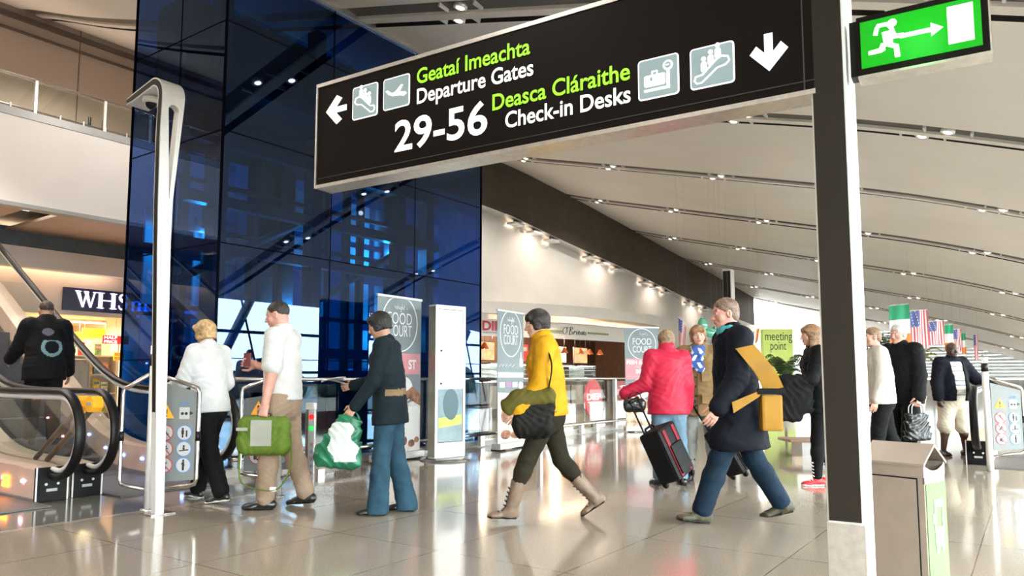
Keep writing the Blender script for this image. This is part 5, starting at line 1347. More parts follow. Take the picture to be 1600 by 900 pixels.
# wall washers under the slatted bulkhead
for k, (px, py) in enumerate([(804, 339), (833, 351), (860, 363), (919, 389), (940, 398), (962, 408), (1005, 429), (1022, 438), (1039, 446), (1074, 463), (1087, 471), (1100, 478)]):
    P = onY(px, py, BY+0.25); z = blk(P[0])[1]
    g = ('first', 'second', 'third', 'fourth')[k//3]
    t = thing('wall_washer', 'small white spotlight under the slatted bulkhead, in the %s cluster of three' % g, 'spotlight', (P[0], BY+0.2, z-0.055), 0, '%s cluster under the bulkhead' % g)
    b = MB(); b.bb((-0.26, -0.16, -0.07), (0.26, 0.16, 0.0), 0.02); b.build('housing', M_PALE, t)
    b = MB(); b.bb((-0.2, 0.162, -0.06), (0.2, 0.17, -0.01)); b.build('lens', mat('washer_glow', (1, 0.8, 0.65), emit=2, var=0), t)
    b = MB(); b.bb((-0.05, -0.05, 0.0), (0.05, 0.05, 0.07)); b.build('bracket', M_DARK, t)
    if k % 3 == 1: lamp('washer', 'SPOT', (P[0], BY-0.45, z-0.15), 16, (1.0, 0.84, 0.72), 0.03, (math.radians(40), 0, 0), spot=2.4)

# ================================================================ PEOPLE
# each figure is grown as a smooth distance field and skinned into one closed surface
class Field:
    def __init__(s, lo, hi, h):
        s.lo = np.array(lo, float); s.h = h
        s.n = np.maximum(4, np.ceil((np.array(hi)-s.lo)/h).astype(int)+1)
        s.D = np.full(s.n, 9.0, np.float32)
    def sub(s, lo, hi):
        a = np.clip(np.floor((np.array(lo)-s.lo)/s.h).astype(int), 0, s.n); b_ = np.clip(np.ceil((np.array(hi)-s.lo)/s.h).astype(int)+1, 0, s.n)
        if np.any(b_ <= a): return None
        sl = tuple(slice(i, j) for i, j in zip(a, b_))
        ax = [s.lo[k]+s.h*np.arange(a[k], b_[k]) for k in range(3)]
        return sl, np.stack(np.meshgrid(*ax, indexing='ij'), -1)
    def put(s, sl, d, k, op='u'):
        A = s.D[sl]
        if op == 'u':
            hh = np.clip(0.5+0.5*(A-d)/k, 0, 1); s.D[sl] = A*(1-hh)+d*hh-k*hh*(1-hh)
        elif op == 'cut':
            s.D[sl] = np.maximum(A, -d)
    def limb(s, a, b, ra, rb, lat=None, k=0.02, op='u'):
        """tapering limb; ra, rb = radius or (across, deep) with the across axis lat"""
        a = np.array(a, float); b = np.array(b, float)
        ra = np.array([ra, ra] if np.isscalar(ra) else ra, float); rb = np.array([rb, rb] if np.isscalar(rb) else rb, float)
        m = max(ra.max(), rb.max())+k+2*s.h
        r = s.sub(np.minimum(a, b)-m, np.maximum(a, b)+m)
        if r is None: return
        sl, P = r
        ab = b-a; L2 = max(ab@ab, 1e-9); L = math.sqrt(L2); ax = ab/L
        t = np.clip(((P-a)@ab)/L2, 0, 1)
        W = P-a-t[..., None]*ab
        if lat is None: lat = np.array([1, 0, 0]) if abs(ax[0]) < 0.8 else np.array([0, 1, 0])
        lat = np.array(lat, float); lat = lat-ax*(lat@ax); lat /= np.linalg.norm(lat); dp = np.cross(ax, lat)
        rx = ra[0]+(rb[0]-ra[0])*t; ry = ra[1]+(rb[1]-ra[1])*t; rm = np.minimum(rx, ry)
        q = np.sqrt(((W@lat)/rx)**2+((W@dp)/ry)**2+((W@ax)/rm)**2)+1e-9
        d = (q-1)*rm
        s.put(sl, d.astype(np.float32), k, op)
    def ell(s, c, r, k=0.02, R=None, op='u'):
        c = np.array(c, float); r = np.array([r]*3 if np.isscalar(r) else r, float)
        m = r.max()+k+2*s.h; q = s.sub(c-m, c+m)
        if q is None: return
        sl, P = q; V = P-c
        if R is not None: V = V@np.array(R)
        d = (np.sqrt(((V/r)**2).sum(-1))-1)*r.min()
        s.put(sl, d.astype(np.float32), k, op)
    def plane(s, p, n):
        """keep the side of the plane that n points away from"""
        r = s.sub(s.lo, s.lo+s.h*s.n); sl, P = r
        s.D[sl] = np.maximum(s.D[sl], ((P-np.array(p))@np.array(n)).astype(np.float32))
    def folds(s, amp, f, seed=0, zs=1.0):
        sl, P = s.sub(s.lo, s.lo+s.h*s.n); x, y, z = P[..., 0], P[..., 1], P[..., 2]
        wx = x+0.035*np.sin(17*z+seed)+0.02*np.sin(31*y+2*seed); wz = z+0.045*np.sin(13*x+1.3*seed)+0.03*np.sin(19*y+seed)
        a = np.sin(f*(0.8*wz+0.65*wx)+seed); b_ = np.sin(f*0.83*(0.75*wz-0.8*wx+0.3*y)+1.9*seed); c = np.sin(f*1.6*(wx+0.5*y)+2.7*seed)
        m = 0.5+0.5*np.sin(9*z+seed)*np.sin(11*x+5*y+seed)
        d = (np.abs(a)*2-1)*m+(np.abs(b_)*2-1)*(1-m)+0.25*c
        s.D[sl] = s.D[sl]+(amp*d).astype(np.float32)*(np.abs(s.D[sl]) < 0.08)
    def mesh(s):
        D = s.D.copy()
        for ax in range(3):
            for e in (0, -1):
                ix = [slice(None)]*3; ix[ax] = e; D[tuple(ix)] = np.maximum(D[tuple(ix)], 1e-3)
        S = D < 0; nx, ny, nz = D.shape
        c = np.zeros((nx-1, ny-1, nz-1), np.int8)
        for i in (0, 1):
            for j in (0, 1):
                for l in (0, 1): c += S[i:nx-1+i, j:ny-1+j, l:nz-1+l]
        act = np.argwhere((c > 0) & (c < 8))
        idx = np.full(c.shape, -1, np.int64); idx[tuple(act.T)] = np.arange(len(act))
        acc = np.zeros((len(act), 3)); cnt = np.zeros(len(act))
        cor = [(i, j, l) for i in (0, 1) for j in (0, 1) for l in (0, 1)]
        val = {q: D[act[:, 0]+q[0], act[:, 1]+q[1], act[:, 2]+q[2]] for q in cor}
        for q in cor:
            for ax in range(3):
                if q[ax]: continue
                r = list(q); r[ax] = 1; r = tuple(r); a, b_ = val[q], val[r]
                m = (a < 0) != (b_ < 0); t = np.where(m, a/np.where(m, a-b_, 1), 0)
                p = np.tile(np.array(q, float), (len(act), 1)); p[:, ax] += t
                acc[m] += p[m]; cnt[m] += 1
        V = s.lo+s.h*(act+acc/np.maximum(cnt, 1)[:, None])
        F = []
        for ax in range(3):
            A = S[tuple(slice(0, -1) if k == ax else slice(None) for k in range(3))]; B = S[tuple(slice(1, None) if k == ax else slice(None) for k in range(3))]
            e = np.argwhere(A != B); fl = A[tuple(e.T)]
            u, v = (ax+1) % 3, (ax+2) % 3
            ok = (e[:, u] > 0) & (e[:, v] > 0) & (e[:, u] < D.shape[u]-1) & (e[:, v] < D.shape[v]-1)
            e = e[ok]; fl = fl[ok]
            def cell(du, dv):
                q = e.copy(); q[:, u] -= du; q[:, v] -= dv; return idx[tuple(q.T)]
            Q = np.stack([cell(1, 1), cell(0, 1), cell(0, 0), cell(1, 0)], 1)
            Q[~fl] = Q[~fl][:, ::-1]; F.append(Q)
        F = np.concatenate(F) if F else np.zeros((0, 4), int)
        return V, F[(F >= 0).all(1)]

def np_mesh(name, parts, mats, parent, matidx=None):
    V = np.concatenate([p[0] for p in parts]); o = 0; Fs = []
    for p in parts: Fs.append(p[1]+o); o += len(p[0])
    F = np.concatenate(Fs)
    me = bpy.data.meshes.new(name)
    me.vertices.add(len(V)); me.vertices.foreach_set('co', V.astype(np.float32).ravel())
    me.loops.add(len(F)*4); me.loops.foreach_set('vertex_index', F.astype(np.int32).ravel())
    me.polygons.add(len(F)); me.polygons.foreach_set('loop_start', np.arange(0, len(F)*4, 4, dtype=np.int32))
    me.polygons.foreach_set('use_smooth', np.ones(len(F), bool))
    for m in (mats if isinstance(mats, (list, tuple)) else [mats]): me.materials.append(m)
    if matidx is not None: me.polygons.foreach_set('material_index', matidx(V[F].mean(1)).astype(np.int32))
    me.update(calc_edges=True); me.validate()
    ob = bpy.data.objects.new(name, me); COL.objects.link(ob); ob.parent = parent
    return ob

def rotx(a): c, s = math.cos(a), math.sin(a); return np.array([[1, 0, 0], [0, c, -s], [0, s, c]])
def roty(a): c, s = math.cos(a), math.sin(a); return np.array([[c, 0, s], [0, 1, 0], [-s, 0, c]])
def rotz(a): c, s = math.cos(a), math.sin(a); return np.array([[c, -s, 0], [s, c, 0], [0, 0, 1]])
DG = math.radians
def skeleton(H, legs, arms, lean=3, head=(0, 0, 0), twist=0):
    """legs, arms: (left, right). leg = (thigh forward, out, knee bend, foot pitch); arm = (forward, out, elbow bend, inward turn of forearm)"""
    J = {}; RT = rotx(-DG(lean)) @ rotz(DG(twist))
    hip = np.zeros(3); J['hip'] = hip
    sp = RT @ np.array([0, 0, 1.0]); fr = RT @ np.array([0, 1.0, 0]); lt = RT @ np.array([1.0, 0, 0])
    J['sp'], J['fr'], J['lt'] = sp, fr, lt
    at = lambda f, x=0, y=0: hip+sp*(f*H)+lt*(x*H)+fr*(y*H)
    J['waist'] = at(0.11); J['chest'] = at(0.21); J['nb'] = at(0.295, 0, -0.005); J['neck'] = at(0.345, 0, 0.008)
    HR = RT @ rotz(DG(head[0])) @ rotx(-DG(head[1])) @ roty(DG(head[2])); J['HR'] = HR
    J['head'] = J['neck']+HR @ np.array([0, 0.012*H, 0.055*H])
    for i, s in ((0, -1), (1, 1)):
        tf, to, kb, fp = legs[i]
        h = np.array([s*0.053*H, 0, -0.01*H]); R = rotx(DG(tf)) @ roty(-s*DG(to))
        d = R @ np.array([0, 0, -1.0]); kn = h+d*0.245*H
        d2 = R @ rotx(-DG(kb)) @ np.array([0, 0, -1.0]); an = kn+d2*0.232*H
        fd = rotx(DG(fp)) @ rotz(-s*DG(8)) @ np.array([0, 1.0, 0])
        J['hp%d' % i], J['kn%d' % i], J['an%d' % i], J['fd%d' % i] = h, kn, an, fd
        af, ao, eb, ai = arms[i]
        S = at(0.285, s*0.105, 0); R = RT @ rotx(DG(af)) @ roty(-s*DG(ao))
        d = R @ np.array([0, 0, -1.0]); el = S+d*0.175*H
        d2 = R @ rotz(s*DG(ai)) @ rotx(DG(eb)) @ np.array([0, 0, -1.0]); wr = el+d2*0.148*H
        J['sh%d' % i], J['el%d' % i], J['wr%d' % i], J['hd%d' % i] = S, el, wr, d2
    return J

SKINS = {'fair': (0.62, 0.36, 0.26), 'tan': (0.48, 0.26, 0.17), 'deep': (0.07, 0.032, 0.02), 'ruddy': (0.60, 0.30, 0.23)}
M_LIP = {k: mat('lip_'+k, tuple(c*q for c, q in zip(v, (0.8, 0.45, 0.5))), 0.45, var=0) for k, v in SKINS.items()}
M_SKIN = {k: mat('skin_'+k, v, 0.5, var=0.05, scale=20) for k, v in SKINS.items()}
M_EYE = mat('eye_dark', (0.02, 0.015, 0.012), 0.2, var=0); M_SCL = mat('eye_white', (0.7, 0.68, 0.65), 0.3, var=0)

def hand_field(J, i, H, curl, side_n=None, s=1.0):
    """palm, four fingers of different lengths and a thumb"""
    w = J['wr%d' % i]; d = J['hd%d' % i]; sg = -1 if i == 0 else 1
    inw = np.array([-sg, 0, 0.0]) if side_n is None else np.array(side_n, float)       # palm faces the body
    pn = inw-d*(inw@d); pn /= np.linalg.norm(pn); sd = np.cross(d, pn)                 # sd: across the knuckles
    if (sd @ J['fr'])*1 < 0: sd = -sd                                                    # index finger on the forward side
    k = H/1.7*s*1.0
    f = Field(w-0.22*k, w+0.22*k, 0.0052)
    f.limb(w-d*0.03*k, w+d*0.02*k, (0.030*k, 0.022*k), (0.032*k, 0.02*k), sd, 0.01)
    f.limb(w+d*0.02*k, w+d*0.085*k, (0.033*k, 0.017*k), (0.040*k, 0.014*k), sd, 0.012)
    for q, (off, ln) in enumerate(((0.031, 0.072), (0.0105, 0.080), (-0.0105, 0.075), (-0.030, 0.058))):
        p = w+d*0.085*k+sd*off*k; dr = d+sd*off*1.5; dr /= np.linalg.norm(dr); a = 0
        for seg, fr_ in enumerate((0.45, 0.32, 0.25)):
            a += DG(curl*(0.75, 1.0, 0.7)[seg]); dd = dr*math.cos(a)+pn*math.sin(a); p2 = p+dd*ln*fr_*k*1.05
            f.limb(p, p2, (0.0093-0.0008*seg)*k, (0.0087-0.0008*seg)*k, None, 0.004); p = p2
    p = w+d*0.025*k+sd*0.028*k; t1 = d*0.55+sd*0.65+pn*0.5; t1 /= np.linalg.norm(t1); p2 = p+t1*0.045*k
    f.limb(p, p2, 0.014*k, 0.011*k, None, 0.01)
    t2 = d*0.9+sd*0.15+pn*(0.4+curl/90*0.5); t2 /= np.linalg.norm(t2); p3 = p2+t2*0.032*k
    f.limb(p2, p3, 0.0105*k, 0.0085*k, None, 0.004); f.limb(p3, p3+t2*0.018*k, 0.0087*k, 0.0075*k, None, 0.004)
    J['grip%d' % i] = w+d*0.075*k+pn*0.03*k
    return f.mesh()

def head_field(J, H, fem):
    k = H/1.7*(0.97 if fem else 1.0); c = J['head']; R = J['HR']
    g = lambda x, y, z: c+R @ (np.array([x, y, z])*k)
    X = R[:, 0]
    f = Field(c-0.20*k-np.array([0, 0, 0.06]), c+0.19*k, 0.0048)
    f.ell(g(0, -0.012, 0.030), (0.074*k, 0.092*k, 0.083*k), 0.02, R)            # cranium
    f.ell(g(0, 0.012, -0.025), (0.062*k, 0.073*k, 0.075*k), 0.03, R)            # face
    f.ell(g(0, 0.040, -0.078), (0.040*k, 0.036*k, 0.028*k), 0.025, R)           # jaw and chin
    f.ell(g(0, 0.066, -0.092), (0.018*k, 0.015*k, 0.014*k), 0.015, R)
    for s in (-1, 1):
        f.ell(g(s*0.042, 0.052, -0.030), (0.024*k, 0.020*k, 0.022*k), 0.02, R)  # cheekbone
        f.ell(g(s*0.030, 0.083, 0.004), (0.017*k, 0.012*k, 0.011*k), 0.01, R, 'cut')   # eye socket
        f.ell(g(s*0.030, 0.070, 0.003), (0.0135*k, 0.0125*k, 0.0115*k), 0.004, R)      # eyeball
        f.limb(g(s*0.014, 0.079, 0.021), g(s*0.046, 0.068, 0.024), 0.009*k, 0.007*k, None, 0.012)   # brow
        f.ell(g(s*0.077, -0.008, -0.008), (0.010*k, 0.020*k, 0.031*k), 0.006, R)
        f.ell(g(s*0.084, 0.000, -0.006), (0.006*k, 0.010*k, 0.018*k), 0.004, R, 'cut')
        f.ell(g(s*0.011, 0.092, -0.036), (0.009*k, 0.010*k, 0.008*k), 0.008, R)  # nostril wing
    f.limb(g(0, 0.080, 0.010), g(0, 0.101, -0.030), 0.0085*k, 0.012*k, None, 0.012)   # nose
    f.ell(g(0, 0.082, -0.055), (0.022*k, 0.010*k, 0.0062*k), 0.006, R)          # lips
    f.ell(g(0, 0.080, -0.066), (0.019*k, 0.010*k, 0.0068*k), 0.006, R)
    f.ell(g(0, 0.092, -0.0605), (0.020*k, 0.006*k, 0.0018*k), 0.002, R, 'cut')
    f.limb(g(0, -0.022, -0.06), J['nb']+J['sp']*0.0, (0.054*k, 0.056*k) if not fem else (0.047*k, 0.049*k), (0.062*k, 0.060*k) if not fem else (0.053*k, 0.052*k), J['lt'], 0.03)
    return f.mesh(), (lambda C: np.einsum('ij,nj->ni', R.T, C-c)/k)

def torso(f, J, H, g, t=0.0, lo=True, belly=0.0, bust=0.0):
    at = lambda q, x=0, y=0: J['hip']+J['sp']*(q*H)+J['lt']*(x*H)+J['fr']*(y*H)
    if lo: f.limb(at(-0.035), at(0.05), (0.094*H*g+t, 0.070*H*g+t), (0.092*H*g+t, 0.066*H*g+t), J['lt'], 0.04)
    f.limb(at(0.05, 0, belly*0.4), at(0.15, 0, belly*0.4), (0.088*H*g+t, (0.064+belly)*H*g+t), (0.086*H*g+t, (0.062+belly*0.7)*H*g+t), J['lt'], 0.05)
    f.limb(at(0.15), at(0.245), (0.092*H*g+t, 0.064*H*g+t), (0.094*H*g+t, 0.060*H*g+t), J['lt'], 0.05)
    f.limb(at(0.283, -0.085), at(0.283, 0.085), 0.037*H+t, 0.037*H+t, None, 0.04)
    f.limb(at(0.29), at(0.315, 0, 0), (0.060*H+t, 0.045*H+t), (0.034*H+t*0.6, 0.034*H+t*0.6), J['lt'], 0.03)
    if bust:
        for s in (-1, 1): f.ell(at(0.215, s*0.045, 0.05), (0.042*H+t, bust*H+t, 0.042*H+t), 0.04)
def arm(f, J, i, H, g, t=0.0, upto=1.0, cuff=0.0):
    S, E, W = J['sh%d' % i], J['el%d' % i], J['wr%d' % i]
    if upto <= 0.5:
        f.limb(S, S+(E-S)*upto*2, 0.034*H*g+t, 0.029*H*g+t+cuff, None, 0.03); return
    f.limb(S, E, 0.034*H*g+t, 0.0255*H*g+t, None, 0.03)
    f.limb(E, E+(W-E)*((upto-0.5)*2), 0.0265*H*g+t, 0.0175*H*g+t+cuff, None, 0.025)
def leg(f, J, i, H, g, t=0.0, flare=0.0, upto=1.0):
    h, k, a = J['hp%d' % i], J['kn%d' % i], J['an%d' % i]
    f.limb(h, k, 0.053*H*g+t, 0.035*H*g+t, None, 0.03)
    e = k+(a-k)*upto
    m = k+(e-k)*0.35; f.limb(k, m, 0.034*H*g+t, 0.034*H*g+t+flare*0.2, None, 0.03); f.limb(m, e, 0.033*H*g+t+flare*0.2, 0.022*H*g+t+flare, None, 0.03)

def person(label, at, rz, H, legs, arms, lean=3, head=(0, 0, 0), twist=0, girth=1.0, fem=False, belly=0.0, skin='fair', hair=None, hair_col=(0.05, 0.03, 0.02),
           top=None, trousers=None, shoes=None, curl=(18, 18), z0=None, skirt=None, extra=None, palm=(None, None)):
    J = skeleton(H, legs, arms, lean, head, twist)
    low = min(min(J['an%d' % i][2]-0.047*H, (J['an%d' % i]+J['fd%d' % i]*0.11*H)[2]-0.030*H) for i in (0, 1))
    zg = (z0 or 0.0)
    t = thing('person', label, 'person', (at[0], at[1], zg), rz)
    sh = np.array([0, 0, -low])
    for k_ in list(J):
        if k_ not in ('sp', 'fr', 'lt', 'HR') and not k_.startswith('hd') and not k_.startswith('fd'): J[k_] = J[k_]+sh
    pts = np.array([J[k_] for k_ in J if k_ not in ('sp', 'fr', 'lt', 'HR') and not k_.startswith('hd') and not k_.startswith('fd')])
    lo, hi = pts.min(0)-0.24, pts.max(0)+0.24; lo[2] = -0.03
    g = girth
    # ---- body: one skin from the crown to the toes
    f = Field(lo, hi, 0.0105)
    torso(f, J, H, g*0.94, -0.004, belly=belly)
    for i in (0, 1):
        arm(f, J, i, H, g*0.98); leg(f, J, i, H, g*0.94, -0.003)
        a, d = J['an%d' % i], J['fd%d' % i]
        un_ = np.cross(np.cross(d, np.array([0, 0, 1.0])), d)
        f.limb(a-un_*0.018*H, a+d*0.055*H-un_*0.026*H, 0.016*H, 0.010*H, None, 0.012)
    f.limb(J['nb'], J['head']-J['HR'][:, 2]*0.03, 0.029*H, 0.028*H, None, 0.02)
    parts = [f.mesh()]
    hm, loc = head_field(J, H, fem); parts.append(hm)
    for i in (0, 1): parts.append(hand_field(J, i, H, curl[i], palm[i], 0.93 if fem else 1.0))
    def mi(C):
        q = loc(C); m = np.zeros(len(C), int)
        inh = (np.abs(q) < 0.12).all(1) & (q[:, 1] > 0.05)
        ax_ = np.abs(np.abs(q[:, 0])-0.030)
        m[inh & (ax_ < 0.0125) & (np.abs(q[:, 2]-0.003) < 0.0055)] = 2
        m[inh & (ax_ < 0.0055) & (np.abs(q[:, 2]-0.003) < 0.0058)] = 3
        m[inh & (np.abs(np.abs(q[:, 0])-0.031) < 0.019) & (np.abs(q[:, 2]-0.026-0.15*(0.03-np.abs(np.abs(q[:, 0])-0.03))) < 0.0045)] = 4
        m[inh & (np.abs(q[:, 0]) < 0.023) & (np.abs(q[:, 2]+0.060) < 0.011-0.2*np.abs(q[:, 0])) & (q[:, 1] > 0.072)] = 1
        return m
    hm_ = mat('hair_%02d%02d%02d' % tuple(int(c*99) for c in hair_col), hair_col, 0.55, var=0.22, scale=30, bump=0.5)
    np_mesh('body', parts, [M_SKIN[skin], M_LIP[skin], M_SCL, M_EYE, hm_], t, mi)
    # ---- hair
    k = H/1.7*(0.97 if fem else 1.0); c = J['head']; R = J['HR']; G_ = lambda x, y, z: c+R @ (np.array([x, y, z])*k)
    if hair:
        f = Field(c-0.26*k-np.array([0, 0, 0.10]), c+0.22*k, 0.006)
        if hair == 'short':
            f.ell(G_(0, -0.016, 0.036), (0.080*k, 0.096*k, 0.086*k), 0.01, R); f.plane(G_(0, 0.062, 0.045), R @ np.array([0, 0.75, -0.65])); f.ell(G_(0, -0.052, -0.020), (0.066*k, 0.052*k, 0.062*k), 0.03, R); f.plane(G_(0, 0, -0.035), R @ np.array([0, 0.62, -0.78]))
        if hair == 'crop':
            f.ell(G_(0, -0.014, 0.033), (0.077*k, 0.094*k, 0.084*k), 0.01, R); f.plane(G_(0, 0.060, 0.055), R @ np.array([0, 0.75, -0.65])); f.plane(G_(0, -0.02, -0.005), R @ np.array([0, 0.3, -0.95]))
        if hair in ('bob', 'long', 'layer'):
            dn = {'bob': -0.075, 'layer': -0.055, 'long': -0.17}[hair]
            f.ell(G_(0, -0.014, 0.038), (0.088*k, 0.103*k, 0.090*k), 0.02, R)
            f.limb(G_(0, -0.045, 0.02), G_(0, -0.055, dn), (0.088*k, 0.062*k), (0.084*k if hair != 'layer' else 0.062*k, 0.050*k), R[:, 0], 0.03)
            for s in (-1, 1): f.limb(G_(s*0.072, 0.0, 0.03), G_(s*0.076, 0.008, dn+0.015), (0.022*k, 0.045*k), (0.02*k, 0.034*k), R[:, 0], 0.02)
            f.limb(G_(-0.05, 0.062, 0.062), G_(0.05, 0.062, 0.062), 0.026*k, 0.026*k, None, 0.02)
            f.ell(G_(0, 0.085, -0.03), (0.056*k, 0.075*k, 0.072*k), 0.01, R, 'cut'); f.plane(G_(0, 0, dn), R @ np.array([0, 0, -1.0]))
        if hair == 'pony':
            f.ell(G_(0, -0.016, 0.036), (0.081*k, 0.098*k, 0.087*k), 0.01, R); f.plane(G_(0, 0.062, 0.05), R @ np.array([0, 0.75, -0.65])); f.plane(G_(0, 0, -0.035), R @ np.array([0, 0.4, -0.92]))
            f.ell(G_(0, -0.10, 0.01), (0.035*k, 0.04*k, 0.04*k), 0.02, R)
        f.folds(0.0022, 150, 1.3, 0.35)
        np_mesh('hair', [f.mesh()], hm_, t)
    at_ = lambda q, x=0, y=0: J['hip']+J['sp']*(q*H)+J['lt']*(x*H)+J['fr']*(y*H)
    # ---- trousers
    if trousers:
        tr = dict(t=0.012, flare=0.012, upto=0.96, amp=0.0026, top=0.055); tr.update(trousers)
        f = Field(lo, hi, 0.0105)
        f.limb(at_(-0.045), at_(0.06), (0.094*H*g+tr['t']*0.8, 0.072*H*g+tr['t']*0.8), (0.090*H*g+tr['t']*0.8, 0.067*H*g+tr['t']*0.8), J['lt'], 0.04)
        if belly: f.limb(at_(0.0, 0, belly*0.3), at_(0.06, 0, belly*0.4), (0.088*H*g, (0.06+belly)*H*g+0.006), (0.088*H*g, (0.064+belly)*H*g+0.006), J['lt'], 0.04)
        for i in (0, 1): leg(f, J, i, H, g, tr['t'], tr['flare'], tr['upto'])
        f.folds(tr['amp'], 62, len(label) % 7, 1.25); f.plane(at_(tr['top']), J['sp'])
        if tr.get('flat_hem'): f.plane(np.array([0, 0, tr['flat_hem']]), np.array([0, 0, -1.0]))
        np_mesh('trousers', [f.mesh()], tr['m'], t)
    # ---- upper garment
    for tp in ([] if top is None else top if isinstance(top, list) else [top]):
        tp = dict(dict(t=0.016, sleeve=1.0, cuff=0.004, hem=-0.03, flare=0.0, amp=0.003, collar=0.0, name='jacket', f=52), **tp)
        f = Field(lo, hi, 0.0105)
        torso(f, J, H, g, tp['t'], lo=False, belly=belly, bust=0.026 if fem else 0.0)
        fl = tp['flare']
        f.limb(at_(0.10), at_(tp['hem']+0.012, 0, 0), (0.088*H*g+tp['t'], (0.066+belly*0.8)*H*g+tp['t']), (0.093*H*g+tp['t']+fl, 0.071*H*g+tp['t']+fl+belly*0.5*H), J['lt'], 0.04)
        if tp['hem'] > -0.06: f.limb(at_(0.02), at_(tp['hem']), (0.092*H*g+tp['t'], (0.069+belly*0.8)*H*g+tp['t']), (0.094*H*g+tp['t'], (0.07+belly*0.6)*H*g+tp['t']), J['lt'], 0.03)
        if tp['hem'] < -0.04:
            for i in (0, 1):
                h_, k_n = J['hp%d' % i], J['kn%d' % i]; f.limb(h_, h_+(k_n-h_)*0.62, 0.054*H*g+tp['t']*0.9, 0.046*H*g+tp['t']+fl*0.6, None, 0.06)
        if tp['collar']: f.limb(at_(0.295), at_(0.295+tp['collar'], 0, 0.006), 0.044*H+tp['t'], 0.038*H+tp['t'], None, 0.02)
        if tp.get('hood'): f.ell(at_(0.30, 0, -0.055), (0.085*H, 0.045*H, 0.055*H), 0.03)
        if tp['sleeve']:
            for i in (0, 1): arm(f, J, i, H, g, tp['t'], tp['sleeve'], tp['cuff'])
        f.folds(tp['amp'], tp['f'], len(label) % 9, 1.0); f.plane(at_(tp['hem']), -J['sp'])
        if tp.get('open'):       # open front: cut a wedge down the chest
            w_ = tp['open']
            sl, P = f.sub(f.lo, f.lo+f.h*f.n); q = P-J['hip']; x = q@J['lt']; y = q@J['fr']; z = q@J['sp']
            d = np.maximum(np.abs(x)-w_*(0.9+0.25*np.maximum(0, (z/H-0.05))*4), -(y-0.012)); 
            f.D[sl] = np.maximum(f.D[sl], np.where(z < 0.30*H, -d, f.D[sl]).astype(np.float32))
        mi2 = None; mats_ = tp['m']
        if tp.get('pattern'):
            fn = tp['pattern']; mats_ = [tp['m']]+tp['pm']
            mi2 = lambda C, fn=fn: fn(np.stack([(C-J['hip'])@J['lt'], (C-J['hip'])@J['fr'], (C-J['hip'])@J['sp']], 1)/H)
        np_mesh(tp['name'], [f.mesh()], mats_, t, mi2)
    # ---- shoes
    sh_ = dict(h=0.05, kind='shoe'); sh_.update(shoes or {})
    for i in (0, 1):
        a, d = J['an%d' % i], J['fd%d' % i]; sw = np.cross(d, np.array([0, 0, 1.0])); sw /= np.linalg.norm(sw); un = np.cross(sw, d)
        s_ = H/1.7*(0.92 if fem else 1.0); base = a-un*0.047*H
        q = lambda y, z, x=0: base+d*(y*s_)+un*(z*s_)+sw*(x*s_)
        f = Field(np.minimum(base, a)-0.26, np.maximum(base, a)+0.30, 0.0075)
        f.limb(q(-0.055, 0.040), q(0.01, 0.042), (0.036*s_, 0.040*s_), (0.038*s_, 0.046*s_), sw, 0.02)
        f.limb(q(0.01, 0.040), q(0.135, 0.022), (0.038*s_, 0.044*s_), (0.043*s_, 0.027*s_), sw, 0.02)
        f.limb(q(0.10, 0.018), q(0.165, 0.018), (0.044*s_, 0.026*s_), (0.034*s_, 0.021*s_), sw, 0.02)
        if sh_['kind'] == 'boot':
            top_ = a+(J['kn%d' % i]-a)*sh_['h']
            f.limb(q(-0.012, 0.06), top_, 0.054*s_, 0.066*s_, None, 0.03); f.plane(top_, (J['kn%d' % i]-a)/np.linalg.norm(J['kn%d' % i]-a))
            f.folds(0.003, 70, 2.0, 1.6)
        else: f.limb(q(-0.018, 0.05), a, 0.038*s_, 0.036*s_, None, 0.02)
        f.plane(q(0, 0.012), -un)
        if sh_.get('cuff'):
            f.limb(top_-un*0.012, top_+un*0.001, 0.074*s_, 0.074*s_, None, 0.01)
        so = np_mesh('shoe', [f.mesh()], sh_['m'], t, )
        f = Field(base-0.26, base+0.30, 0.0075)
        f.limb(q(-0.055, 0.012), q(0.03, 0.012), (0.040*s_, 0.014), (0.040*s_, 0.014), sw, 0.01)
        f.limb(q(0.03, 0.012), q(0.155, 0.012), (0.042*s_, 0.014), (0.044*s_, 0.014), sw, 0.01)
        f.limb(q(0.15, 0.012), q(0.172, 0.014), (0.043*s_, 0.013), (0.033*s_, 0.012), sw, 0.01)
        f.plane(q(0, 0.020), un); f.plane(q(0, 0.0), -un)
        np_mesh('sole', [f.mesh()], sh_.get('sole', M_RUBBER), so)
        if sh_.get('laces'):
            lb = MB(); ax_ = (J['kn%d' % i]-a); ax_ /= np.linalg.norm(ax_)
            for n_, zz in enumerate(np.linspace(0.02, 0.17, 5)):
                c0 = a+ax_*zz*s_+d*(0.056+0.004*n_)*s_; lb.tube([c0-sw*0.03*s_-d*0.012*s_, c0+ax_*0.008, c0+sw*0.03*s_-d*0.012*s_], 0.006, 5)
            for yy in (0.06, 0.09):
                c0 = q(yy, 0.075-0.35*(yy-0.05)); lb.tube([c0-sw*0.026*s_-un*0.008, c0, c0+sw*0.026*s_-un*0.008], 0.006, 5)
            lb.build('laces', sh_['laces'], so)
    if extra: extra(t, J, H, at_, lo, hi)
    W = Matrix.Translation((at[0], at[1], zg)) @ Matrix.Rotation(rz, 4, 'Z')
    J['W'] = lambda p: np.array(W @ Vector(tuple(map(float, p))))
    t['kind'] = 'thing'
    return t, J

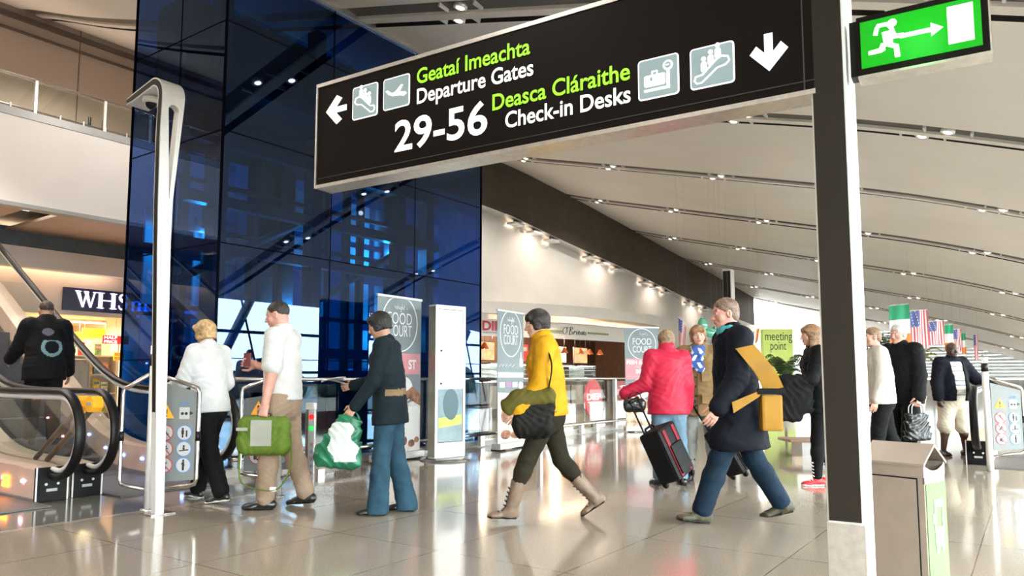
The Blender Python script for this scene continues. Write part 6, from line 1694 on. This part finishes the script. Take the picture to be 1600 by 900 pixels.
cloth = lambda n, c, r=0.8, v=0.07, s=5, b=0.15: mat('cloth_'+n, c, r, var=v, scale=s, bump=b, spec=0.2)
C_BLK = cloth('black', (0.0035, 0.0035, 0.004)); C_WHT = cloth('white', (0.72, 0.74, 0.74)); C_GRY = cloth('pale_grey', (0.58, 0.58, 0.56))
C_KHA = cloth('khaki', (0.30, 0.215, 0.15)); C_TEAL = cloth('dark_teal', (0.006, 0.014, 0.019)); C_JEAN = cloth('denim', (0.022, 0.062, 0.095), 0.8, 0.15, 8)
C_LJEAN = cloth('light_denim', (0.15, 0.25, 0.33), 0.8, 0.12, 8); C_YEL = cloth('yellow', (0.62, 0.31, 0.008), 0.6); C_OLV = cloth('dark_olive', (0.022, 0.017, 0.009))
C_PINK = cloth('raspberry', (0.52, 0.02, 0.055), 0.45, 0.08, 5, 0.25); C_TAN = cloth('tan', (0.25, 0.165, 0.075), 0.75); C_GJN = cloth('grey_denim', (0.30, 0.31, 0.29), 0.8, 0.12)
C_NAVY = cloth('navy', (0.0025, 0.0035, 0.008)); C_DJEAN = cloth('dark_denim', (0.005, 0.016, 0.032), 0.8, 0.15, 8); C_TURQ = cloth('turquoise', (0.08, 0.42, 0.50))
C_CREAM = cloth('cream', (0.60, 0.55, 0.48)); C_MUST = cloth('mustard', (0.32, 0.165, 0.02), 0.6); C_BEIGE = cloth('beige_short', (0.58, 0.50, 0.40))
L_BLK = mat('leather_black', (0.012, 0.011, 0.011), 0.3, var=0.05, coat=0.3); L_BEI = mat('boot_beige', (0.20, 0.135, 0.09), 0.5, var=0.1, scale=12); L_GRN = mat('boot_olive', (0.05, 0.046, 0.024), 0.6, var=0.15, scale=12)
L_RED = mat('trainer_red', (0.50, 0.02, 0.03), 0.5, var=0.05); SOLE_W = mat('sole_white', (0.75, 0.74, 0.70), 0.6, var=0.02)
LEFT = HEAD+PI/2          # bearing of picture-left, as seen along the rows
def face(deg): return HEAD-PI/2+DG(deg)     # 0 = walks away from the camera, +90 = walks to picture-left, 180 = comes towards it
def gp(px, py): return G(px, py)[:2]

# woman with fair bob, white shirt
pos = gp(322, 782)
person('person with a blonde bob in a white shirt, walking left past the symbol barrier', pos, face(68), 1.66, ((-16, 1, 8, -8), (17, 1, 4, 3)), ((24, 6, 50, 10), (2, 12, 48, 25)), lean=4, head=(0, 8, 0), fem=True,
       hair='bob', hair_col=(0.50, 0.33, 0.15), top=dict(m=C_WHT, name='shirt', hem=-0.045, t=0.018, amp=0.0032, collar=0.02), trousers=dict(m=C_BLK, t=0.016, flare=0.02), shoes=dict(m=L_BLK, sole=SOLE_W), girth=1.0)
# man in pale short-sleeved shirt
pos = gp(437, 793)
p3, J3 = person('person in a pale short-sleeved shirt and khaki trousers walking left with a green bag', pos, face(84), 1.77, ((8, 1, 5, 0), (-7, 1, 12, -6)), ((0, 8, 8, 0), (14, 5, 92, 5)), lean=1, head=(6, 12, 0),
       hair='crop', hair_col=(0.025, 0.018, 0.014), skin='ruddy', top=dict(m=C_GRY, name='shirt', hem=-0.02, t=0.020, sleeve=0.40, cuff=0.014, amp=0.0032, collar=0.022), trousers=dict(m=C_KHA, t=0.018, flare=0.015, amp=0.0032), shoes=dict(m=L_BLK), girth=1.05, curl=(70, 55))
# woman in dark teal top and jeans
pos = gp(607, 801)
p4, J4 = person('person in a dark teal top and flared blue jeans before the first banner', pos, face(86), 1.66, ((6, 1, 3, 0), (-5, 1, 8, -3)), ((14, 8, 26, 5), (22, 8, 62, 10)), lean=4, head=(0, 14, 0), fem=True,
       hair='layer', hair_col=(0.008, 0.006, 0.005), skin='tan', top=dict(m=C_TEAL, name='top', hem=-0.10, t=0.016, flare=0.01, pattern=lambda C: ((np.abs(C[:, 2]-0.055) < 0.016) & (C[:, 1] < -0.005)).astype(int), pm=[cloth('belt_tan', (0.22, 0.15, 0.08))]), trousers=dict(m=C_JEAN, t=0.013, flare=0.042, upto=1.12, flat_hem=0.008), shoes=dict(m=L_BLK), curl=(45, 60))
# woman in yellow jacket
pos = gp(858, 812)
p5, J5 = person('person in a yellow jacket and beige boots striding left', pos, face(92), 1.68, ((25, 1, 4, 4), (-15, 1, 26, -34)), ((14, 10, 30, 10), (-14, 10, 24, 0)), lean=4, head=(0, 6, 0), fem=True,
       hair='layer', hair_col=(0.018, 0.012, 0.010), skin='fair', top=dict(m=C_YEL, name='jacket', hem=-0.035, t=0.026, amp=0.0032, collar=0.03, cuff=0.01), trousers=dict(m=C_OLV, t=0.010, flare=0.0, upto=0.72), shoes=dict(m=L_BEI, kind='boot', h=0.55, laces=L_BLK), curl=(20, 25))
# woman in raspberry jacket, seen from behind
pos = gp(1047, 757)
p6, J6 = person('person in a raspberry pink jacket seen from behind beside the third banner', pos, face(8), 1.60, ((1, 3, 2, 0), (-2, 3, 2, 0)), ((4, 13, 52, -66), (3, 8, 14, 10)), lean=2, head=(-28, 4, 0), fem=True,
       hair='layer', hair_col=(0.26, 0.17, 0.09), top=dict(m=C_PINK, name='jacket', hem=-0.085, t=0.030, amp=0.0032, collar=0.05, flare=0.008, cuff=0.008), trousers=dict(m=C_LJEAN, t=0.012, flare=0.004), shoes=dict(m=L_BLK), girth=1.12, curl=(60, 20))
# woman in tan coat
pos = gp(1097, 750)
def scarf(t, J, H, at_, lo, hi):
    f = Field(lo, hi, 0.009)
    for k in range(10):
        a0, a1 = 2*PI*k/10, 2*PI*(k+1)/10
        f.limb(at_(0.318, 0.046*math.sin(a0), 0.012+0.044*math.cos(a0)), at_(0.318, 0.046*math.sin(a1), 0.012+0.044*math.cos(a1)), 0.026, 0.026, None, 0.01)
    f.limb(at_(0.305, -0.02, 0.066), at_(0.17, -0.015, 0.096), (0.040, 0.024), (0.052, 0.022), J['lt'], 0.02); f.limb(at_(0.305, 0.02, 0.066), at_(0.20, 0.03, 0.090), (0.036, 0.024), (0.045, 0.022), J['lt'], 0.02)
    f.folds(0.004, 60, 1)
    def pat(C):
        q = C*38; v = np.sin(q[:, 0]*1.7+np.sin(q[:, 2]))*np.sin(q[:, 2]*1.3+q[:, 1]); return (v > 0.25).astype(int)
    np_mesh('scarf', [f.mesh()], [cloth('scarf_blue', (0.05, 0.13, 0.42)), C_WHT], t, pat)
    for zq, n_ in ((0.10, 'chest_pocket'), (-0.04, 'hip_pocket')):
        for s in (-1, 1):
            b = MB(); b.box((0, 0, 0), (0.085, 0.014, 0.10), bev=0.005); b.box((0, 0.006, 0.045), (0.092, 0.012, 0.03), bev=0.004)
            o = b.build(n_, C_TAN, t); o.location = tuple(at_(zq+0.03, s*0.05, 0.094 if zq > 0 else 0.104)); o.rotation_euler = (0, 0, -s*0.35)
    for zq in (0.13, 0.07, 0.01, -0.05):
        b = MB(); b.ball((0, 0, 0), (0.011, 0.006, 0.011)); o = b.build('button', cloth('button_brown', (0.06, 0.035, 0.015)), t); o.location = tuple(at_(zq, 0.012, 0.102 if zq > 0 else 0.108))
    for s in (1,):
        b = MB(); b.tube([tuple(at_(0.15, 0, 0.094)), tuple(at_(0.02, 0, 0.100)), tuple(at_(-0.10, 0, 0.108))], 0.005, 5); b.build('placket', cloth('placket', (0.14, 0.09, 0.04)), t)
p7, J7 = person('person in a tan coat and blue patterned scarf facing the camera beside the pink jacket', pos, face(158), 1.67, ((0, 3, 2, 0), (1, 3, 2, 0)), ((4, 9, 20, 5), (2, 10, 12, 5)), lean=1, head=(14, 2, 4), fem=True,
       hair='bob', hair_col=(0.27, 0.14, 0.06), top=dict(m=C_TAN, name='coat', hem=-0.12, t=0.030, amp=0.0032, flare=0.02, collar=0.02, hood=True), trousers=dict(m=C_GJN, t=0.012, flare=0.004, upto=0.9), shoes=dict(m=L_BLK, kind='boot', h=0.42), curl=(65, 30), extra=scarf)
# dark coat walker with mustard bag
pos = gp(1157, 812)
def turq(t, J, H, at_, lo, hi):
    f = Field(lo, hi, 0.009)
    for k in range(10):
        a0, a1 = 2*PI*k/10, 2*PI*(k+1)/10
        f.limb(at_(0.322, 0.044*math.sin(a0), 0.008+0.042*math.cos(a0)), at_(0.322, 0.044*math.sin(a1), 0.008+0.042*math.cos(a1)), (0.03, 0.045), (0.03, 0.045), np.array([1, 0, 0]), 0.012)
    f.folds(0.004, 50, 1); np_mesh('scarf', [f.mesh()], C_TURQ, t)
p8, J8 = person('person in a long navy coat and turquoise scarf striding left with a mustard bag', pos, face(92), 1.80, ((25, 1, 4, 8), (-21, 1, 10, -14)), ((12, 8, 26, 5), (-12, 10, 22, 0)), lean=3, head=(0, 4, 0),
       hair='short', hair_col=(0.20, 0.13, 0.09), skin='ruddy', top=dict(m=C_NAVY, name='coat', hem=-0.19, t=0.034, amp=0.0032, flare=0.05, collar=0.02, cuff=0.01), trousers=dict(m=C_DJEAN, t=0.016, flare=0.02, upto=0.95), shoes=dict(m=L_GRN, kind='boot', h=0.22, laces=L_BLK), girth=1.05, curl=(20, 20), extra=turq)
# woman in black with red trainers
pos = gp(1284, 757)
def stripes(C): return np.zeros(len(C), int)
p9, J9 = person('person in black with long light brown hair and red trainers, left of the tall column', pos, face(80), 1.66, ((6, 1, 3, 0), (-6, 1, 8, 0)), ((20, 6, 62, 5), (8, 8, 70, 20)), lean=2, head=(4, 2, 0), fem=True,
       hair='long', hair_col=(0.24, 0.13, 0.06), top=dict(m=C_BLK, name='jacket', hem=-0.09, t=0.022, amp=0.0032), trousers=dict(m=C_BLK, t=0.010, flare=0.0), shoes=dict(m=L_RED, sole=SOLE_W, laces=SOLE_W), curl=(40, 40))
# person half hidden by the column
p = dep(1376, 590, 8.6)
person('person in a cream top and black trousers partly hidden behind the tall column', p[:2], face(75), 1.70, ((10, 1, 4, 0), (-10, 1, 10, -4)), ((5, 8, 15, 5), (2, 8, 12, 5)), lean=3, head=(10, 4, 0), fem=True,
       hair='short', hair_col=(0.22, 0.13, 0.07), top=dict(m=C_CREAM, name='top', hem=-0.06, t=0.020, amp=0.0032), trousers=dict(m=C_BLK, t=0.018, flare=0.01), shoes=dict(m=L_BLK), girth=1.08)
# white-haired man
p = dep(1412, 590, 9.0)
p11, J11 = person('person with white hair in a black jacket carrying a shiny black bag', p[:2], face(118), 1.76, ((12, 1, 4, 0), (-10, 1, 10, -4)), ((8, 10, 14, 10), (0, 12, 10, 0)), lean=3, head=(0, 2, 0),
       hair='short', hair_col=(0.62, 0.60, 0.57), skin='ruddy', top=dict(m=C_BLK, name='jacket', hem=-0.08, t=0.034, amp=0.0032, collar=0.02, cuff=0.008), trousers=dict(m=C_BLK, t=0.018, flare=0.012), shoes=dict(m=L_BLK), girth=1.08, curl=(60, 20))
# man in striped shirt
p = dep(1487, 590, 10.55)
ST = lambda C: (((C[:, 2]*24) % 1.0) < 0.22).astype(int)
p12, J12 = person('person in a striped shirt, open navy jacket and beige shorts leaning on the escalator end', p[:2], face(186), 1.60, ((2, 5, 3, 0), (-2, 5, 3, 0)), ((14, 34, 30, -20), (2, 14, 16, 10)), lean=0, head=(0, 2, 0), girth=1.16, belly=0.022,
       hair=None, skin='deep', top=[dict(m=C_CREAM, name='shirt', hem=-0.03, t=0.016, sleeve=0.3, amp=0.003, pattern=ST, pm=[cloth('stripe_grey', (0.20, 0.21, 0.22))]), dict(m=C_NAVY, name='jacket', hem=-0.05, t=0.036, amp=0.0032, collar=0.012, open=0.082)],
       trousers=dict(m=C_BEIGE, t=0.034, flare=0.03, upto=0.12, amp=0.0032), shoes=dict(m=L_BLK), curl=(25, 30))
# man on the escalator
p = dep(56, 560, 8.9)
def backprint(C):
    r1 = np.hypot(C[:, 0]*1.0+0.005, (C[:, 2]-0.235)*1.4); r2 = np.hypot(C[:, 0]-0.02, C[:, 2]-0.13)
    m = np.zeros(len(C), int); bk = C[:, 1] < -0.02
    m[bk & (r1 < 0.035)] = 1; m[bk & (np.abs(r2-0.055) < 0.011) & (C[:, 2] < 0.175)] = 2
    return m
person('person in a black jacket with a printed back riding up the escalator at far left', (4.02, 9.72), face(44), 1.74, ((8, 1, 10, 0), (-2, 1, 4, 0)), ((26, 14, 40, 5), (4, 10, 14, 5)), lean=4, head=(0, 6, 0),
       hair='crop', hair_col=(0.05, 0.028, 0.018), skin='tan', top=dict(m=C_BLK, name='jacket', hem=-0.09, t=0.034, amp=0.0032, collar=0.025, pattern=backprint, pm=[cloth('print_grey', (0.12, 0.11, 0.13)), cloth('print_teal', (0.16, 0.26, 0.28))]), trousers=dict(m=C_BLK, t=0.016, flare=0.01), shoes=dict(m=L_BLK), girth=1.08, z0=0.30)

# ================================================================ BAGS AND THINGS HELD
RG = RGT.copy(); FW_ = np.array([math.cos(HEAD), math.sin(HEAD), 0])
def suitcase(label, pivot, tilt, yaw, body_m, trim_m, W=0.34, D=0.24, H=0.52, pocket=True, ext=0.36):
    t = thing('suitcase', label, 'suitcase', (pivot[0], pivot[1], 0), RZI)
    T = Matrix.Rotation(-DG(tilt), 4, 'Y') @ Matrix.Rotation(DG(yaw), 4, 'Z')
    z0 = 0.035/math.cos(DG(tilt))+abs(math.sin(DG(tilt)))*0.16
    Mt = Matrix.Translation((0, 0, z0)) @ T
    def fin(b, name, m, par=t):
        bmesh.ops.transform(b.bm, matrix=Mt, verts=b.bm.verts); return b.build(name, m, par)
    b = MB(); b.box((0, 0, H/2+0.03), (W, D, H), bev=0.035); fin(b, 'shell', body_m)
    for s in (-1, 1):
        b = MB(); b.box((s*W*0.27, -D/2-0.004, H/2+0.03), (0.05, 0.012, H*0.9), bev=0.004); fin(b, 'stripe', trim_m)
    b = MB(); b.box((0, -D/2-0.012, H*0.42), (W*0.62, 0.03, H*0.55), bev=0.012); fin(b, 'pocket', body_m)
    b = MB(); b.tube([(-W/2+0.02, -D/2+0.03, 0.07), (-W/2+0.02, -D/2+0.03, H-0.02)], 0.008, 6); b.tube([(W/2-0.02, -D/2+0.03, 0.07), (W/2-0.02, -D/2+0.03, H-0.02)], 0.008, 6); fin(b, 'piping', trim_m)
    b = MB(); b.tube([(-0.09, D/2-0.05, H+0.02), (-0.07, D/2-0.05, H+0.06), (0.07, D/2-0.05, H+0.06), (0.09, D/2-0.05, H+0.02)], 0.012, 8); fin(b, 'carry_handle', M_RUBBER)
    for s in (-1, 1):
        b = MB(); b.tube([(s*0.075, D/2-0.02, 0.1), (s*0.075, D/2-0.02, H+ext)], 0.009, 8); fin(b, 'telescopic_rod', M_BLACK)
    b = MB(); b.tube([(-0.085, D/2-0.02, H+ext), (0.085, D/2-0.02, H+ext)], 0.016, 10); fin(b, 'grip', M_RUBBER)
    for s in (-1, 1):
        for y in (D/2-0.03, -D/2+0.03):
            b = MB(); b.lathe([(0.0, -0.012), (0.03, -0.012), (0.03, 0.012), (0, 0.012)], (s*(W/2-0.05), y, 0.015), 14, 'X'); fin(b, 'wheel', M_RUBBER)
    return t
C_CASE = cloth('case_black', (0.006, 0.006, 0.007), 0.6); C_CRED = cloth('case_red', (0.20, 0.006, 0.016), 0.5)
suitcase('black and red wheeled suitcase tilted beside the raspberry pink jacket', G(1062, 767)[:2], 24, 48, C_CASE, C_CRED)
suitcase('dark wheeled suitcase behind the walker with the mustard bag', G(1166, 754)[:2], 30, 35, C_CASE, C_CASE)

def fbag(name, label, cat, loc, rz, build):
    t = thing(name, label, cat, loc, rz); build(t); return t
def soft(t, name, prims, m, h=0.008, amp=0.003, f=60, planes=(), pat=None, seed=1):
    F_ = Field((-0.5, -0.35, -0.75), (0.5, 0.35, 0.35), h)
    for p in prims: F_.limb(*p)
    if amp: F_.folds(amp, f, seed)
    for p, n in planes: F_.plane(p, n)
    return np_mesh(name, [F_.mesh()], m, t, pat)
LX_ = np.array([1.0, 0, 0])
# green messenger bag in the hand of the man in the pale shirt
C_GRN = cloth('bag_green', (0.105, 0.17, 0.022), 0.7, 0.1, 6); C_BGR = cloth('bag_grey', (0.33, 0.34, 0.29), 0.7)
gw = J3['W'](J3['grip0'])
def green_bag(t):
    soft(t, 'body', [((-0.15, 0, -0.10), (0.15, 0, -0.10), (0.085, 0.07), (0.085, 0.07), np.array([0, 0, 1.0]), 0.03), ((-0.15, 0, -0.24), (0.15, 0, -0.24), (0.10, 0.08), (0.10, 0.08), np.array([0, 0, 1.0]), 0.05)], C_GRN, amp=0.004)
    b = MB(); b.box((0.0, -0.083, -0.15), (0.17, 0.012, 0.21), bev=0.004); b.build('flap_panel', C_BGR, t)
    b = MB(); b.box((-0.16, -0.072, -0.12), (0.09, 0.012, 0.025)); b.build('label_strip', C_BGR, t)
    b = MB(); b.tube([(-0.07, 0, -0.05), (-0.05, 0, 0.0), (0.0, 0, 0.015), (0.05, 0, 0.0), (0.07, 0, -0.05)], 0.012, 6, flat=0.5); b.build('carry_handle', L_BLK, t)
    b = MB(); q = spline([(0.22, 0, -0.20), (0.23, -0.02, -0.42), (0.14, -0.04, -0.60), (-0.02, -0.05, -0.605), (-0.17, -0.03, -0.54), (-0.20, 0, -0.30)], 24); b.tube(q, 0.018, 6, flat=0.3); b.build('strap', C_GRN, t)
    b = MB(); b.box((0.10, -0.045, -0.605), (0.05, 0.02, 0.035), bev=0.004); b.build('buckle', M_PALE, t)
fbag('messenger_bag', 'green and grey messenger bag with trailing strap carried by the pale shirted man', 'bag', gw+np.array([0, 0, 0.0]), RZI, green_bag)
gw = J3['W'](J3['grip1'])
t = thing('phone', 'small dark red phone held up by the man in the pale shirt', 'phone', gw, RZI)
b = MB(); b.box((0, 0, 0.03), (0.065, 0.010, 0.12), bev=0.004); b.build('case', mat('phone_red', (0.16, 0.03, 0.03), 0.3, var=0), t)
b = MB(); b.box((0, 0.006, 0.03), (0.055, 0.002, 0.105)); b.build('screen', M_BLACK, t)
# plastic bag and papers
C_PLG = mat('plastic_green', (0.01, 0.14, 0.065), 0.35, var=0.2, scale=8); C_PLW = mat('plastic_white', (0.55, 0.64, 0.58), 0.35, var=0.06)
gw = J4['W'](J4['grip0'])
def plastic(t):
    pat = lambda C: ((np.abs(C[:, 0]+0.05+0.25*(C[:, 2]+0.25)) < 0.10+0.02*np.sin(C[:, 2]*40)) & (C[:, 2] > -0.38) & (C[:, 2] < -0.07)).astype(int)
    soft(t, 'sack', [((0.0, 0, -0.06), (-0.10, 0, -0.34), (0.10, 0.05), (0.19, 0.08), LX_, 0.03), ((-0.22, 0, -0.36), (0.02, 0, -0.38), 0.07, 0.06, None, 0.05)], [C_PLG, C_PLW], amp=0.006, f=45, pat=pat)
    for s in (-1, 1):
        b = MB(); q = spline([(s*0.07, 0, -0.05), (s*0.045, 0, 0.0), (0, 0.01*s, 0.012)], 10); b.tube(q, [0.025, 0.022, 0.02, 0.018, 0.016, 0.014, 0.012, 0.011, 0.01, 0.01], 6, flat=0.4); b.build('carry_loop', C_PLG, t)
fbag('carrier_bag', 'green and white plastic carrier bag swinging in front of the person in jeans', 'bag', gw, RZI, plastic)
gw = J4['W'](J4['grip1'])
t = thing('papers', 'white papers held out by the person in the dark teal top', 'paper', gw, RZI+0.2)
for k in range(3):
    b = MB()
    b.grid(lambda a, c: (-0.20*a-0.0, -0.10+0.16*c, 0.02+0.012*k+0.03*math.sin(2.2*a+k*0.6)+0.01*c), 8, 3); b.grid(lambda a, c: (-0.20*a, -0.10+0.16*c, 0.022+0.012*k+0.03*math.sin(2.2*a+k*0.6)+0.01*c), 8, 3)
    b.build('sheet', mat('paper_white', (0.75, 0.78, 0.77), 0.7, var=0), t, fixn=False)
# shoulder bag of the yellow jacket walker
W5 = J5['W']
hp = W5(J5['hip']+J5['lt']*(-0.24)+J5['fr']*0.14+np.array([0, 0, 0.03]))
C_OB = cloth('bag_dark', (0.006, 0.0055, 0.004), 0.6); C_OM = cloth('bag_olive', (0.10, 0.085, 0.015), 0.7)
def sbag(t):
    soft(t, 'body', [((-0.10, 0, 0.02), (0.12, 0, 0.04), (0.10, 0.05), (0.10, 0.05), np.array([0, 0, 1.0]), 0.03), ((-0.10, 0, -0.12), (0.10, 0, -0.12), (0.12, 0.06), (0.12, 0.06), np.array([0, 0, 1.0]), 0.05)], C_OB, amp=0.004)
    soft(t, 'flap', [((-0.13, -0.02, 0.06), (0.12, -0.02, 0.08), (0.07, 0.055), (0.07, 0.055), np.array([0, 0, 1.0]), 0.03), ((-0.19, -0.02, 0.0), (-0.08, -0.02, 0.06), (0.07, 0.05), (0.06, 0.05), np.array([0, 0, 1.0]), 0.03)], C_OM, amp=0.003, seed=3)
    q0 = W5(J5['sh0']+np.array([0.02, 0, 0.055])); rot = Matrix.Rotation(-RZI, 3, 'Z'); v = rot @ Vector(tuple(q0-hp))
    b = MB(); q = spline([(0.11, -0.02, 0.10), (v.x*0.5+0.09, v.y*0.5-0.10, v.z*0.5+0.05), (v.x*0.95, v.y-0.04, v.z*0.93), (v.x, v.y, v.z)], 16); b.tube(q, 0.016, 6, flat=0.35); b.build('strap', C_OB, t)
fbag('shoulder_bag', 'dark and olive shoulder bag at the hip of the yellow jacket walker', 'bag', hp, RZI, sbag)
# mustard messenger bag of the navy coat walker
W8 = J8['W']; rot8 = Matrix.Rotation(-RZI, 3, 'Z')
hp = W8(J8['hip']+J8['lt']*(-0.27)+J8['fr']*(-0.10)+np.array([0, 0, 0.0]))
loc8 = lambda p: tuple(rot8 @ Vector(tuple(W8(p)-hp)))
def mbag(t):
    b = MB(); b.box((0.06, 0, -0.06), (0.16, 0.09, 0.27), bev=0.02); b.build('body', C_MUST, t)
    b = MB(); b.box((0.05, -0.052, 0.10), (0.21, 0.02, 0.045), bev=0.006); b.build('belt', C_BLK, t)
    b = MB(); q = spline([(0.08, -0.03, 0.10), (0.02, -0.06, 0.21), (-0.06, -0.06, 0.32), (-0.13, -0.03, 0.42)], 14)
    n_ = len(q)
    for i in range(n_-1):
        for o in (0.0, 0.012):
            w0 = 0.075; b.poly([(q[i][0]-w0, q[i][1]-0.01+o, q[i][2]), (q[i][0]+w0*0.9, q[i][1]-0.01+o, q[i][2]+0.03), (q[i+1][0]+w0*0.9, q[i+1][1]-0.01+o, q[i+1][2]+0.03), (q[i+1][0]-w0, q[i+1][1]-0.01+o, q[i+1][2])], True)
    b.build('strap', C_MUST, t, fixn=False)
    b = MB(); b.prism([(0.0, -0.05, 0.12), (-0.25, -0.07, 0.02), (-0.24, -0.07, -0.06), (-0.04, -0.05, 0.06)], (0, 0.012, 0)); b.build('strap_end', C_MUST, t)
fbag('messenger_bag', 'mustard yellow messenger bag with a wide strap on the navy coat walker', 'bag', hp, RZI, mbag)
# small handbag of the pink jacket
W6 = J6['W']; gw = W6(J6['wr0'])+RG*0.07-np.array([0, 0, 0.10])
def hbag(t):
    soft(t, 'body', [((-0.07, 0, -0.02), (0.08, 0, -0.02), (0.075, 0.045), (0.075, 0.045), np.array([0, 0, 1.0]), 0.02)], L_BLK, amp=0.002)
    b = MB(); b.tube([(-0.06, 0, 0.04), (-0.03, 0, 0.10), (0.05, 0, 0.12), (0.09, 0, 0.03)], 0.007, 6); b.build('strap', L_BLK, t)
    b = MB(); b.ball((0.0, -0.047, 0.0), 0.009); b.build('clasp', M_PALE, t)
fbag('handbag', 'small black handbag hanging under the pink sleeve above the suitcase', 'bag', gw-FW_*0.10, RZI, hbag)
# shiny black tote of the white-haired man
gw = J11['W'](J11['grip0'])
def tote(t):
    soft(t, 'body', [((0, 0, -0.14), (0, 0, -0.40), (0.14, 0.05), (0.17, 0.07), LX_, 0.03)], mat('patent_black', (0.005, 0.006, 0.0055), 0.3, var=0, coat=0.15), amp=0.007, f=48, planes=(((0, 0, -0.12), (0, 0, 1.0)), ((0, 0, -0.44), (0, 0, -1.0))))
    for y in (-0.03, 0.03):
        b = MB(); q = spline([(-0.08, y, -0.13), (-0.07, y, -0.04), (0, y*0.4, 0.01), (0.07, y, -0.04), (0.08, y, -0.13)], 16); b.tube(q, 0.005, 6); b.build('handle', M_PALE, t)
fbag('tote_bag', 'shiny black tote bag in the hand of the white-haired man', 'bag', gw, RZI+0.1, tote)
# dark coat carried over the arm of the woman with red trainers
gw = J9['W'](J9['wr0']*0.5+J9['el0']*0.5)
def coat(t):
    soft(t, 'cloth', [((-0.14, 0, 0.01), (0.10, 0, 0.01), 0.065, 0.07, None, 0.02), ((-0.08, 0, 0.0), (-0.12, 0, -0.36), (0.15, 0.06), (0.17, 0.05), LX_, 0.03), ((0.02, 0, 0.0), (0.03, 0, -0.28), (0.12, 0.06), (0.11, 0.05), LX_, 0.03)], C_BLK, amp=0.007, f=40)
    b = MB(); b.box((-0.22, -0.05, -0.33), (0.10, 0.02, 0.05), bev=0.005); b.build('cuff', C_BLK, t)
fbag('folded_coat', 'black coat carried over the forearm of the person in red trainers', 'coat', gw, RZI, coat)
